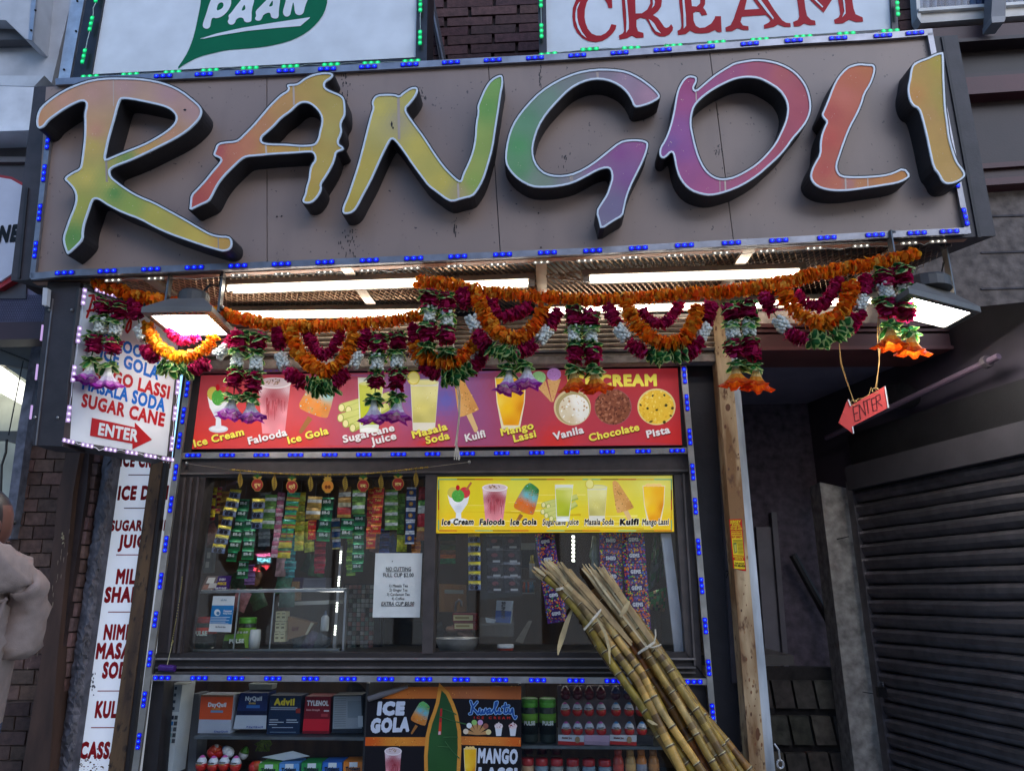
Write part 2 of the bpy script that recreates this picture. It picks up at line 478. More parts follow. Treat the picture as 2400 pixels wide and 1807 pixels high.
# ================================================================== shop building: upper brick wall
def brick_rows(parent, plane, quad, rows, per, col, gap=0.09, jitter=0.35, proud=0.012, thick=0.06, mats=BRICKM, stagger=True, sub=None, name='brick'):
    """bricks laid in a pixel quad (tl, tr, br, bl), each an object; rows and bricks per row"""
    tl, tr, br, bl = [plane.at(*p) for p in quad]; n = plane.n
    def at(u, v): return (tl + (tr - tl) * u) * (1 - v) + (bl + (br - bl) * u) * v
    for r in range(rows):
        v0, v1 = (r + gap / 2) / rows, (r + 1 - gap / 2) / rows
        x = -((0.5 if r % 2 else 0.0) / per) if stagger else 0.0
        while x < 1 - 1e-4:
            a, b_ = max(x, 0), min(x + 1 / per, 1); x += 1 / per
            if b_ - a < 0.16 / per: continue
            gu = gap * 0.28 / per
            o = n * (proud * (1 + ru(-jitter, jitter)))
            p = [at(a + gu, v1) + o, at(b_ - gu, v1) + o, at(b_ - gu, v0) + o, at(a + gu, v0) + o]
            p = [q + V((ru(-.0015, .0015), 0, ru(-.0015, .0015))) for q in p]
            k = ru(0.7, 1.2); cc = tuple(min(1, c * k * ru(.93, 1.07)) for c in col)
            mb = MB(); mb.hexa(p + [q - n * thick for q in p], cc); mb.build(name, mats, parent)
def wall_quad(parent, plane, quad, col, name='mortar', off=0.0, thick=0.08, mat=STONE):
    mb = MB(); mb.slab(quad, plane, off, thick, col); return mb.build(name, mat, parent)

UPW = YP(0.02)
up = thing('upper_wall', 'dark red brick wall above the shop behind the lit signs', 'wall', (0, 0.3, 4.5))
mb = MB(); z0, z1 = 2.95, 7.5
mb.box((-3.3, 0.03, z0), (6, 0.5, z1), C(58, 42, 42)); mb.build('mortar', STONE, up)
brick_rows(up, UPW, [(985, -60), (1290, -70), (1275, 145), (992, 160)], 10, 2.6, C(96, 66, 64), gap=0.13)
brick_rows(up, UPW, [(2085, -40), (2170, -45), (2170, 70), (2105, 78)], 5, 0.8, C(92, 64, 60), gap=0.13)
mb = MB()
mb.slab([(1005, 0), (1018, 0), (1046, 142), (1030, 144)], UPW, 0.05, 0.05, C(60, 48, 48)); mb.build('corner_board', PAINT, up)
mb = MB(); mb.tube([UPW.at(1010, 5, .06), UPW.at(1039, 145, .06)], 0.006, 6, C(150, 145, 145)); mb.build('conduit', METAL, up)

# window over the right end
uw = thing('upper_window', 'white framed window with blue curtains above the right end of the sign', 'window', UPW.at(2270, 0, .05))
mb = MB(); mb.slab([(2150, -140), (2430, -160), (2430, 6), (2153, 24)], UPW, 0.02, .01, C(70, 85, 125)); mb.build('curtain', FABRIC, uw)
mb = MB()
for i in range(16):
    x = 2152 + i * 18 + ru(-4, 4)
    mb.tube([UPW.at(x - 6, -150, .03), UPW.at(x + ru(-3, 3), -60, .03), UPW.at(x, 20, .03)], ru(.008, .018), 6, mixc(C(70, 88, 135), C(150, 165, 200), rnd()))
mb.build('curtain_fold', FABRIC, uw, True)
mb = MB(); mb.slab([(2154, 26), (2440, 7), (2440, 34), (2157, 55)], UPW, 0.07, .06, C(215, 208, 200)); mb.build('sill', PAINT, uw)
mb = MB(); mb.slab([(2152, 20), (2440, 1), (2440, 8), (2154, 27)], UPW, 0.09, .05, C(225, 222, 218)); mb.build('sash_rail', PAINT, uw)
mb = MB(); mb.slab([(2136, -150), (2148, -150), (2159, 55), (2150, 40)], UPW, 0.08, .06, C(222, 218, 212)); mb.build('side_frame', PAINT, uw)
mb = MB(); mb.slab([(2148, -160), (2440, -170), (2440, 2), (2153, 21)], UPW, 0.06, .004); mb.build('pane', GLASS, uw)
mb = MB(); mb.slab([(2331, -120), (2364, -120), (2356, 48), (2323, 48)], UPW, 0.17, .07, C(120, 118, 122)); mb.slab([(2324, 40), (2358, 38), (2354, 52), (2325, 54)], UPW, 0.175, .08, C(150, 146, 146))
o = mb.build('downpipe', PAINT); tag(o, 'grey square downpipe end in front of the white framed window', 'pipe')

# cornice bands right of the sign
cor = thing('cornice', 'dark maroon moulded cornice bands under the upper window', 'cornice', UPW.at(2330, 200))
for (ya, yb, off, c) in ((56, 84, .06, (74, 44, 44)), (84, 92, .10, (52, 36, 38)), (92, 168, .02, (40, 28, 30)), (168, 176, .07, (50, 28, 30)), (176, 216, .10, (86, 38, 40)), (216, 380, .03, (46, 28, 30)), (380, 392, .06, (80, 36, 40)), (392, 416, .04, (60, 30, 34)), (416, 432, .08, (84, 38, 42))):
    mb = MB(); mb.slab([(2150, ya + 14), (2500, ya - 10), (2500, yb - 10), (2150, yb + 14)], UPW, off, off + .05, C(*c)); mb.build('moulding', PAINT, cor)
# concrete wall right of the soffit
rw = thing('concrete_wall', 'grey concrete wall beside the right floodlight', 'wall', K.at(2250, 700))
mb = MB(); mb.slab([(1690, 430), (2520, 426), (2520, 762), (1690, 770)], K, -0.01, .25, C(122, 110, 104)); mb.build('concrete_face', STONE, rw)
for i in range(3):
    mb = MB(); y = 505 + i * 85
    mb.slab([(2300, y), (2520, y - 6), (2520, y - 2), (2300, y + 4)], K, -0.004, .01, C(92, 86, 88)); mb.build('board_joint', STONE, rw)

# ================================================================== sign box
box = thing('sign_box', 'long dark sign box with a grey brown face panel over the shop', 'sign', S.at(1170, 600))
def Sq(q, off): return [S.at(x, y, off) for x, y in q]
OUT = [(25, 658), (2334, 553), (2244, 83), (80, 204)]
front = Sq(OUT, 0.0)
mb = MB()
back = [V((p.x * 0.985, -0.01, p.z)) for p in front]
back[0].z += .14; back[1].z += .14
mb.hexa(front + back, C(62, 56, 60)); mb.build('case', RUBBER, box)
mb = MB()                                                   # groove strips along the dark border
for q in ([(2206, 86), (2212, 86), (2300, 556), (2292, 556)], [(60, 440), (66, 440), (46, 652), (40, 652)]):
    mb = MB(); mb.slab(q, S, 0.006, .006, C(40, 36, 40)); mb.build('border_groove', RUBBER, box)
def facemat():
    m, nt, p = newmat('sign_face')
    f1 = noise_fac(nt, 3.0, 0.35, 0.75, 6)
    f2 = noise_fac(nt, 3.0, 0.5, 0.9, 6, vec=(2.2, 1, 0.5))
    c = mixnode(nt, f1, C(158, 134, 122), C(147, 126, 117))
    c = mixnode(nt, f2, c, C(132, 113, 106))
    f3 = noise_fac(nt, 60.0, 0.68, 0.74, 3)
    c = mixnode(nt, f3, c, C(70, 62, 62))
    nt.links.new(c, p.inputs['Base Color']); p.inputs['Roughness'].default_value = 0.42
    return m
FACE = facemat()
seams = [(75, 0), (655, 0), (1260, 0), (1775, 0), (2275, 0)]
def topy(x): return 205 - (x - 100) * 0.0572
def boty(x): return 652 - (x - 75) * 0.0492
for i in range(4):
    t0, t1 = i / 4, (i + 1) / 4
    def ex(t, y): return (106 + (2180 - 106) * t) if y == 0 else (78 + (2266 - 78) * t)
    q = [(ex(t0, 1) + 2, boty(ex(t0, 1))), (ex(t1, 1), boty(ex(t1, 1))), (ex(t1, 0), topy(ex(t1, 0))), (ex(t0, 0) + 2, topy(ex(t0, 0)))]
    mb = MB(); mb.slab(q, S, 0.012, .012); mb.build('face_panel', FACE, box)
mb = MB()
for x, y in ((649, 508), (660, 507), (1262, 500), (1268, 640 - 60)): mb.ball(S.at(x, y, .014), .0035, C(60, 55, 55), n=6, k=3)
mb.build('screw', METAL, box)
# streaks of black grime below and beside the letters
mb = MB()
for cx_, y0, y1, w, n in ((808, 168, 260, 14, 26), (820, 520, 600, 22, 40), (1065, 505, 560, 4, 14), (1265, 150, 200, 4, 12), (985, 205, 230, 12, 12), (1320, 360, 390, 10, 8), (1684, 335, 362, 12, 16), (1560, 100, 110, 10, 4)):
    for i in range(n):
        x = random.gauss(cx_, w * .5); y = ru(y0, y1); h = ru(1, 7) * (1.8 if w < 6 else 1)
        mb.slab([(x, y), (x + ru(.8, 2.4), y), (x + ru(.6, 2.2), y + h), (x, y + h)], S, 0.0132, .001, C(34, 30, 32))
o = mb.build('grime', RUBBER, box, kind='stuff')

# soffit under the sign box
FL, FR = S.at(78, 652, -0.03), S.at(2266, 549, -0.03)
BL_, BR_ = V((FL.x + .04, -0.02, FL.z + .0)), V((FR.x - .04, -0.02, FR.z))
SOF = Plane(FL, (FR - FL).cross(BL_ - FL))
soff = thing('soffit', 'bronze soffit of expanded metal mesh under the sign box', 'soffit', (FL + FR) / 2)
def sof(u, v, dz=0.0): return (FL + (FR - FL) * u) * (1 - v) + (BL_ + (BR_ - BL_) * u) * v - V((0, 0, dz))
mb = MB(); mb.hexa([sof(0, 0, -.028), sof(1, 0, -.028), sof(1, 1, -.028), sof(0, 1, -.028)] + [sof(0, 0, -.05), sof(1, 0, -.05), sof(1, 1, -.05), sof(0, 1, -.05)], C(92, 64, 52)); mb.build('backing_board', PAINT, soff)
mb = MB(); NX, NY = 150, 22
def bar(a, b, w, h):
    t = (b - a).normalized(); s_ = t.cross(V((0, 0, 1))).normalized() * w
    mb.quad(a - s_, b - s_, b + s_ + V((0, 0, h)), a + s_ + V((0, 0, h)), C(206, 170, 138))
for j in range(NY + 1):
    for i in range(NX):
        v = j / NY; o_ = 0.5 if j % 2 else 0.0
        if j < NY:
            for dx in (-0.5, 0.5):
                u0, u1 = (i + o_) / NX, (i + o_ + dx) / NX
                if 0 <= u1 <= 1: bar(sof(u0, v, .004), sof(u1, (j + 1) / NY, .004), .0024, .005)
mb.build('mesh_panel', METAL, soff, kind='stuff')
for u in (0.12, 0.34, 0.55, 0.77, 0.93):
    mb = MB(); mb.hexa([sof(u, 0, .02), sof(u + .012, 0, .02), sof(u + .012, 1, .02), sof(u, 1, .02)] + [sof(u, 0, .006), sof(u + .012, 0, .006), sof(u + .012, 1, .006), sof(u, 1, .006)], C(196, 178, 160)); mb.build('cross_strap', METAL, soff)
mb = MB(); mb.hexa([sof(0, 0, .02), sof(1, 0, .02), sof(1, .05, .02), sof(0, .05, .02)] + [sof(0, 0, -.01), sof(1, 0, -.01), sof(1, .05, -.01), sof(0, .05, -.01)], C(206, 150, 120)); mb.build('edge_trim', PAINT, soff)

# ================================================================== kiosk
BRN, BRN2, BLK = C(58, 50, 48), C(74, 66, 64), C(30, 27, 29)
kio = thing('shop_kiosk', 'dark bronze shop front with sliding service windows under the sign box', 'kiosk', K.at(1000, 1590))
def kp(name, q, off, thick, col, mat=RUBBER):
    mb = MB(); mb.slab(q, K, off, thick, col); return mb.build(name, mat, kio)
# shell
XL, XR = K.at(372, 1300).x, K.at(1656, 1300).x
mb = MB()
mb.box((XL, 1.5, 0), (XR, 1.56, 2.7), C(66, 48, 38)); mb.build('back_wall', WOODM, kio)
mb = MB(); mb.box((XL - .05, 0.10, 0), (XL, 1.5, 2.7), C(74, 54, 42)); mb.build('side_wall', PAINT, kio); mb = MB(); mb.box((XR, 0.10, 0), (XR + .05, 1.5, 2.7), C(70, 60, 56)); mb.build('side_wall', PAINT, kio)
mb = MB(); mb.box((XL, 0.06, 2.42), (XR, 1.5, 2.48), C(90, 84, 78)); mb.build('ceiling', PAINT, kio)
mb = MB(); mb.box((XL, 0.05, 0.0), (XR, 1.5, 0.05), C(80, 76, 72)); mb.build('kiosk_floor', STONE, kio)
# window opening frame
kp('head_beam', [(408, 1074), (1612, 1064), (1616, 1112), (403, 1119)], 0.0, .09, C(66, 58, 57))
kp('head_lip', [(404, 1107), (1616, 1100), (1616, 1105), (404, 1112)], 0.012, .012, C(92, 84, 82))
kp('jamb', [(403, 1119), (482, 1119), (429, 1530), (367, 1532)], 0.0, .09, C(52, 44, 43))
for xa, xb in ((430, 392), (446, 404), (462, 415)): kp('jamb_rib', [(xa, 1119), (xa + 5, 1119), (xb + 5, 1530), (xb, 1530)], 0.014, .014, C(72, 62, 60))
kp('mullion', [(997, 1112), (1024, 1112), (1014, 1531), (989, 1531)], 0.008, .08, C(70, 62, 60))
kp('jamb', [(1579, 1110), (1618, 1110), (1646, 1581), (1607, 1530)], 0.0, .09, C(74, 66, 64))
kp('jamb_rib', [(1600, 1110), (1604, 1110), (1631, 1560), (1627, 1560)], 0.012, .012, C(92, 84, 82))
kp('sill', [(366, 1530), (1608, 1528), (1655, 1588), (352, 1580)], 0.0, .10, C(46, 40, 40))
for ya, c in ((1544, 120), (1564, 96), (1576, 80)): kp('sill_track', [(364, ya - 2), (1630, ya - 2), (1631, ya + 2), (363, ya + 2)], 0.022, .022, C(c, c - 6, c - 8))
kp('side_stile', [(440, 868), (472, 868), (448, 1062), (418, 1066)], 0.0, .09, C(44, 38, 40))
kp('side_stile', [(1588, 857), (1606, 857), (1618, 1062), (1600, 1062)], 0.0, .09, C(44, 38, 40))
kp('side_stile', [(358, 1590), (385, 1592), (366, 1830), (330, 1830)], 0.0, .09, C(34, 30, 32))
kp('side_stile', [(1596, 1600), (1652, 1600), (1680, 1830), (1640, 1830)], 0.0, .09, C(34, 30, 32))
kp('sign_backing', [(440, 852), (1606, 840), (1618, 1064), (416, 1070)], -0.03, .06, C(30, 26, 28))
# panes
for q in ([(470, 1113), (1000, 1113), (992, 1534), (422, 1534)], [(1018, 1113), (1592, 1107), (1616, 1534), (1008, 1534)], [(374, 1594), (1650, 1600), (1672, 1835), (350, 1830)]):
    mb = MB(); mb.slab(q, K, -0.035, .004); mb.build('window_pane', GLASS, kio)
# corrugated shutter housing over the menu sign
for i in range(7):
    ya, yb = 752 + i * 11.2, 752 + (i + 1) * 11.2 - 1.5
    cc = C(*random.choice([(168, 150, 132), (150, 132, 116), (176, 160, 142)]))
    mb = MB(); L0, L1 = K.at(430, ya + 8, .07), K.at(1690, ya - 8, .07); M0, M1 = K.at(430, yb + 8, .07), K.at(1690, yb - 8, .07)
    cuts = 5; pr = []
    for k in range(cuts + 1):
        t = k / cuts; o_ = K.n * (.016 * math.sin(PI * t)); pr.append((L0 + (M0 - L0) * t + o_, L1 + (M1 - L1) * t + o_))
    for k in range(cuts): mb.quad(pr[k][0], pr[k][1], pr[k + 1][1], pr[k + 1][0], cc)
    mb.build('housing_rib', WOODM, kio, True)
kp('housing_board', [(425, 748), (1695, 735), (1695, 838), (425, 852)], 0.06, .06, C(92, 80, 72))
kp('housing_lip', [(425, 846), (1695, 830), (1695, 846), (425, 866)], 0.075, .07, C(140, 130, 124), STONE)
# black panel between the kiosk and the door post
kp('end_panel', [(1606, 800), (1690, 800), (1740, 1830), (1684, 1830)], -0.02, .06, C(36, 34, 40))
kp('number_strip', [(1672, 800), (1700, 800), (1738, 1600), (1716, 1600)], 0.0, .02, C(66, 62, 68))
mb = MB(); text(mb, '7', (1700, 1354), (1710, 1354), 17, K, .002, C(18, 18, 20), bold=0.0, shear=.15); mb.build('door_number', PRINT, kio)
kp('lower_backing', [(385, 1596), (1640, 1602), (1665, 1840), (360, 1840)], -0.62, .02, C(70, 52, 38), WOODM)
# ================================================================== big channel letters
def CL(r, g, b):                                           # ink colour of the faded film
    return tuple(min(.92, x * k) for x, k in zip(C(r, g, b), (1.5, 1.16, .9)))
Z1 = (0, 0, 2.765); Z2 = (800, 0, 2.765); Z3 = (1600, 0, 2.765); ZA = (400, 140, 4.162); ZO = (1500, 120, 4.162)
LET = [
 ('R', 'R', 'letter with a lavender arch, yellow stem and green foot', Z1,
  [(232,800),(240,740),(262,695),(320,645),(400,590),(500,545),(600,515),(700,505),(800,505),(900,508),(1000,522),(1100,550),(1180,590),(1250,645),(1295,685),(1310,720),(1300,760),(1270,800),(1210,855),(1130,905),(1040,950),(940,1000),(840,1045),(770,1070),(725,1090),(708,1110),(718,1145),(760,1180),(830,1230),(900,1270),(1000,1310),(1100,1365),(1200,1420),(1300,1480),(1370,1518),(1430,1530),(1480,1530),(1502,1550),(1505,1590),(1490,1618),(1450,1632),(1400,1620),(1300,1590),(1200,1555),(1100,1520),(1000,1475),(900,1420),(800,1385),(700,1335),(650,1300),(620,1288),(598,1300),(575,1370),(550,1440),(538,1500),(538,1552),(500,1595),(440,1650),(430,1640),(412,1590),(405,1540),(425,1480),(450,1410),(480,1340),(492,1280),(478,1230),(445,1190),(415,1165),(425,1145),(470,1115),(515,1095),(525,1060),(535,980),(545,900),(548,800),(545,740),(558,690),(555,665),(535,655),(500,665),(450,690),(400,720),(350,755),(310,785),(290,815),(270,830),(245,835)],
  [(790,640),(850,645),(950,665),(1040,685),(1095,705),(1130,735),(1142,765),(1130,800),(1090,840),(1030,880),(950,925),(880,955),(800,985),(740,1010),(685,1035),(680,1020),(690,970),(705,900),(725,830),(745,760),(760,700),(775,655)],
  [(260,800,188,150,120),(420,650,186,152,140),(600,600,180,152,148),(800,560,174,152,158),(1100,600,170,148,160),(1250,720,170,148,155),(1100,870,180,145,125),(950,970,190,160,105),(820,1030,120,155,95),(620,850,184,148,130),(600,950,188,178,108),(560,1150,186,184,104),(700,1180,165,180,105),(740,1250,96,150,88),(520,1330,160,175,95),(480,1540,95,150,88),(850,1330,140,172,95),(1000,1400,176,180,98),(1250,1520,188,180,98),(1460,1580,188,160,95)]),
 ('A', 'A', 'letter with a red left foot turning orange and ochre', ZA,
  [(1130,255),(1150,240),(1215,240),(1250,225),(1300,185),(1370,150),(1450,130),(1530,125),(1580,135),(1585,160),(1560,190),(1515,215),(1500,240),(1505,270),(1540,295),(1600,320),(1660,345),(1690,375),(1700,420),(1705,520),(1695,560),(1670,600),(1660,640),(1672,690),(1660,740),(1635,790),(1640,825),(1680,850),(1690,870),(1665,890),(1615,905),(1605,960),(1580,1030),(1530,1120),(1490,1180),(1465,1220),(1475,1250),(1455,1310),(1410,1370),(1370,1400),(1320,1405),(1285,1390),(1285,1360),(1310,1310),(1320,1240),(1345,1170),(1355,1070),(1375,1020),(1405,985),(1405,940),(1385,908),(1345,903),(1200,915),(1000,925),(850,940),(740,948),(690,975),(600,1060),(520,1140),(460,1220),(420,1300),(395,1350),(370,1385),(280,1425),(180,1475),(188,1400),(195,1320),(250,1265),(330,1180),(400,1090),(480,1000),(488,970),(460,955),(415,935),(420,905),(435,870),(445,835),(480,810),(540,800),(620,795),(660,780),(720,720),(800,640),(880,545),(960,450),(1020,390),(1080,335),(1130,310),(1148,285)],
  [(1300,420),(1345,425),(1400,460),(1445,510),(1470,560),(1472,620),(1450,700),(1440,760),(1415,810),(1385,828),(1300,835),(1230,832),(1130,822),(950,820),(895,805),(882,785),(890,755),(930,720),(1000,660),(1080,570),(1170,510),(1230,450),(1265,428)],
  [(250,1380,170,90,92),(400,1180,182,100,98),(470,890,172,98,102),(620,900,186,125,108),(750,820,184,130,108),(900,650,182,138,108),(1100,420,180,148,104),(1300,250,176,158,98),(1500,200,172,162,96),(1600,450,172,165,100),(1560,700,172,168,104),(1500,1000,178,168,98),(1370,1350,178,166,90),(1000,870,188,158,92),(1300,870,184,164,90)]),
 ('N', 'N', 'yellow letter with a green right stroke', Z2,
  [(205,640),(230,615),(290,610),(350,612),(375,625),(400,600),(450,568),(490,565),(498,590),(480,630),(440,680),(415,705),(430,740),(480,810),(540,890),(600,985),(660,1070),(710,1125),(760,1170),(775,1170),(785,1130),(820,1060),(850,980),(865,900),(870,800),(885,730),(880,690),(900,640),(930,570),(970,515),(1020,488),(1045,490),(1050,540),(1035,610),(1020,720),(1000,840),(985,950),(950,1080),(920,1170),(880,1240),(850,1275),(780,1290),(720,1310),(680,1295),(620,1250),(560,1205),(520,1150),(460,1070),(400,980),(350,915),(328,900),(310,920),(270,1000),(230,1090),(190,1180),(140,1270),(100,1350),(70,1380),(30,1390),(5,1380),(8,1340),(40,1270),(70,1180),(100,1090),(130,980),(160,860),(190,740),(205,700),(195,670)],
  [], [(40,1360,175,165,85),(150,1080,182,176,98),(250,700,190,190,112),(350,640,182,184,120),(370,780,160,162,140),(450,620,178,182,108),(500,950,188,186,104),(650,1180,182,180,98),(760,1250,160,160,120),(860,1180,138,172,96),(930,950,138,172,100),(950,700,108,165,98),(1010,540,120,172,105)]),
 ('G', 'G', 'letter sweeping from green to lavender with a purple tail', Z2,
  [(2065,620),(2060,640),(2000,675),(1920,698),(1895,690),(1880,650),(1850,600),(1800,555),(1720,520),(1640,515),(1560,535),(1480,580),(1400,660),(1330,740),(1280,820),(1250,910),(1240,980),(1255,1050),(1300,1110),(1360,1135),(1440,1138),(1520,1120),(1620,1065),(1720,985),(1800,920),(1860,905),(1940,905),(1985,920),(1990,945),(1975,1000),(1950,1060),(1910,1140),(1880,1200),(1850,1280),(1835,1350),(1825,1400),(1770,1430),(1680,1490),(1670,1440),(1650,1370),(1680,1320),(1720,1260),(1740,1200),(1755,1150),(1745,1100),(1720,1088),(1660,1105),(1580,1150),(1500,1190),(1400,1212),(1300,1218),(1230,1212),(1150,1170),(1090,1110),(1060,1050),(1065,960),(1090,850),(1130,770),(1200,680),(1290,590),(1400,520),(1520,470),(1640,448),(1750,448),(1850,462),(1930,500),(2000,550),(2045,590)],
  [], [(2000,630,165,140,172),(1850,520,150,138,170),(1700,480,128,128,152),(1500,520,118,135,145),(1330,650,112,148,142),(1200,780,98,152,128),(1150,950,88,158,112),(1150,1080,96,155,118),(1300,1170,122,148,142),(1480,1150,128,136,155),(1650,1060,138,110,162),(1800,990,140,92,160),(1930,940,148,96,160),(1850,1150,132,98,162),(1760,1330,118,118,160),(1700,1450,120,122,158)]),
 ('O', 'O', 'round letter fading from purple to rose', ZO,
  [(480,240),(530,245),(555,262),(555,300),(530,345),(525,370),(545,385),(600,340),(680,270),(760,210),(860,150),(920,115),(1020,95),(1130,80),(1250,90),(1370,120),(1480,175),(1560,245),(1620,330),(1655,420),(1672,520),(1665,600),(1630,690),(1570,770),(1490,860),(1430,950),(1350,1040),(1250,1130),(1160,1210),(1040,1290),(930,1345),(800,1390),(690,1412),(600,1400),(500,1365),(430,1305),(380,1230),(350,1140),(335,1050),(322,995),(300,988),(265,1025),(230,1050),(200,1035),(188,1000),(195,940),(240,870),(275,790),(305,690),(330,580),(345,480),(365,380),(405,300),(445,255)],
  [(1060,258),(1150,265),(1240,305),(1360,380),(1420,470),(1440,540),(1435,620),(1415,700),(1370,800),(1320,900),(1230,1010),(1130,1105),(1020,1175),(920,1225),(830,1245),(760,1240),(690,1205),(630,1140),(580,1040),(545,930),(520,820),(500,720),(505,630),(530,540),(590,470),(680,400),(790,335),(900,285),(980,263)],
  [(480,300,160,85,140),(420,500,158,90,150),(400,750,146,98,168),(300,900,126,96,168),(420,980,140,92,162),(450,1180,160,98,158),(650,1330,170,100,155),(900,1290,165,100,140),(1150,1130,172,98,130),(1400,900,170,92,115),(1550,620,168,90,112),(1580,420,168,92,110),(1400,220,172,100,112),(1150,160,165,96,128),(900,200,158,94,140),(680,310,158,96,150)]),
 ('L', 'L', 'orange red letter with a short rising foot', Z3,
  [(1200,418),(1235,418),(1250,440),(1245,480),(1220,550),(1180,610),(1165,670),(1130,750),(1090,820),(1050,920),(1020,1010),(1000,1070),(1005,1110),(1030,1140),(1100,1145),(1200,1143),(1300,1135),(1360,1120),(1435,1085),(1480,1140),(1440,1170),(1390,1190),(1300,1205),(1200,1220),(1080,1238),(980,1240),(900,1225),(850,1195),(825,1150),(835,1100),(860,1050),(890,1000),(890,930),(900,870),(920,820),(935,790),(915,770),(900,745),(920,700),(945,640),(970,570),(1005,500),(1060,440),(1100,422),(1150,412)],
  [], [(1190,440,186,120,88),(1100,520,192,118,95),(1050,620,192,118,108),(960,740,185,98,95),(950,900,188,96,92),(920,1100,184,98,95),(1000,1190,190,118,100),(1080,1190,175,130,130),(1150,1190,186,138,100),(1300,1170,188,138,92),(1430,1130,184,138,86)]),
 ('I', 'I', 'narrow ochre letter beside the dark right border', Z3,
  [(1690,345),(1680,340),(1640,350),(1590,375),(1530,395),(1490,420),(1478,460),(1472,510),(1460,560),(1460,610),(1475,660),(1495,690),(1530,705),(1550,760),(1580,880),(1600,980),(1625,1090),(1660,1130),(1680,1175),(1710,1195),(1760,1190),(1810,1165),(1835,1135),(1820,1100),(1780,1050),(1755,980),(1730,890),(1720,800),(1705,700),(1700,600),(1695,500),(1693,400)],
  [], [(1670,400,172,165,78),(1520,430,180,155,92),(1680,600,170,160,88),(1510,620,186,145,88),(1600,750,182,152,98),(1690,850,184,156,96),(1660,1000,186,160,98),(1750,1150,190,165,108),(1700,700,170,160,85)]),
]
WHITE_TRIM = C(226, 232, 238)
for nm, ch, lab, (ox, oy, s_), outp, hole, ctrl in LET:
    P_ = chaikin(zz(ox, oy, s_, outp)); H_ = [chaikin(zz(ox, oy, s_, hole))] if hole else []
    cx_ = sum(p[0] for p in P_) / len(P_); cyy = sum(p[1] for p in P_) / len(P_)
    t = thing('channel_letter', '%s, letter %s' % (lab, ch), 'sign letter', S.at(cx_, cyy, .01), 'raised letters on the sign')
    mb = MB(); mb.poly(offset(P_, 2.6), S, 0.106, C(34, 31, 34), [offset(h, -2.6) for h in H_], thick=.094); mb.build('letter_return', RUBBER, t)
    I_ = offset(P_, -4.0); HI = [offset(h, 4.0) for h in H_]
    mb = MB(); mb.poly(P_, S, 0.112, WHITE_TRIM, [I_], thick=.006)
    for h, hi in zip(H_, HI): mb.poly(hi, S, 0.112, WHITE_TRIM, [h], thick=.006)
    mb.build('letter_trim', PLASTIC, t)
    mb = MB(); cc = [((ox + x / s_), (oy + y / s_), CL(r, g_, b_)) for x, y, r, g_, b_ in ctrl]
    grad_poly(mb, offset(P_, -3.5), S, 0.1085, cc, 9, [offset(h, 3.5) for h in H_]); mb.build('letter_face', PRINT, t)
mb = MB()
for (ox, oy, s_), x, y0, y1, w, g_ in ((Z1, 735, 516, 690, 4, 176), (Z1, 690, 1040, 1180, 9, 150), (Z1, 1415, 1535, 1612, 5, 150), (ZA, 1200, 255, 445, 12, 170), (ZA, 930, 835, 918, 12, 186), (ZA, 1255, 842, 900, 6, 186), (ZA, 1378, 838, 898, 8, 180), (Z2, 372, 640, 905, 11, 160), (Z2, 758, 1190, 1296, 9, 168), (ZO, 548, 400, 490, 7, 186), (ZO, 832, 1262, 1380, 10, 186), (ZO, 780, 1262, 1384, 5, 176), (Z3, 1056, 1152, 1230, 7, 180), (Z3, 1200, 1150, 1212, 5, 186), (Z2, 1490, 1140, 1180, 14, 150), (Z2, 1660, 470, 510, 10, 160)):
    q = zz(ox, oy, s_, [(x - w, y0), (x + w * .6, y0), (x + w, y1), (x - w * .5, y1)]); mb.poly(q, S, .1092, CL(g_, g_, g_ + 4))
for k in range(260):
    nm, ch, lab, (ox, oy, s_), outp, hole, ctrl = random.choice(LET); c0 = random.choice(ctrl); x, y = zz(ox, oy, s_, [(c0[0] + ru(-26, 26), c0[1] + ru(-26, 26))])[0]; r_ = ru(.4, 1.0); mb.poly(ell(x, y, r_, r_, 5), S, .1093, CL(200, 196, 190))
o = mb.build('faded_seam', PRINT, kind='stuff'); o['label'] = 'pale vertical film seams and specks on the letter faces'
mb = MB()
for (x, y, w, h) in ((918, 291, 2.5, 14), (433, 258, 4, 5), (921, 300, 2, 6)): mb.poly([(x - w, y), (x, y - h / 2), (x + w, y - 1), (x + w * .6, y + h / 2), (x - w * .4, y + h / 2)], S, .1095, C(30, 26, 26))
o = mb.build('grime_spot', RUBBER, kind='stuff'); o['label'] = 'dark holes and grime on the letter faces'

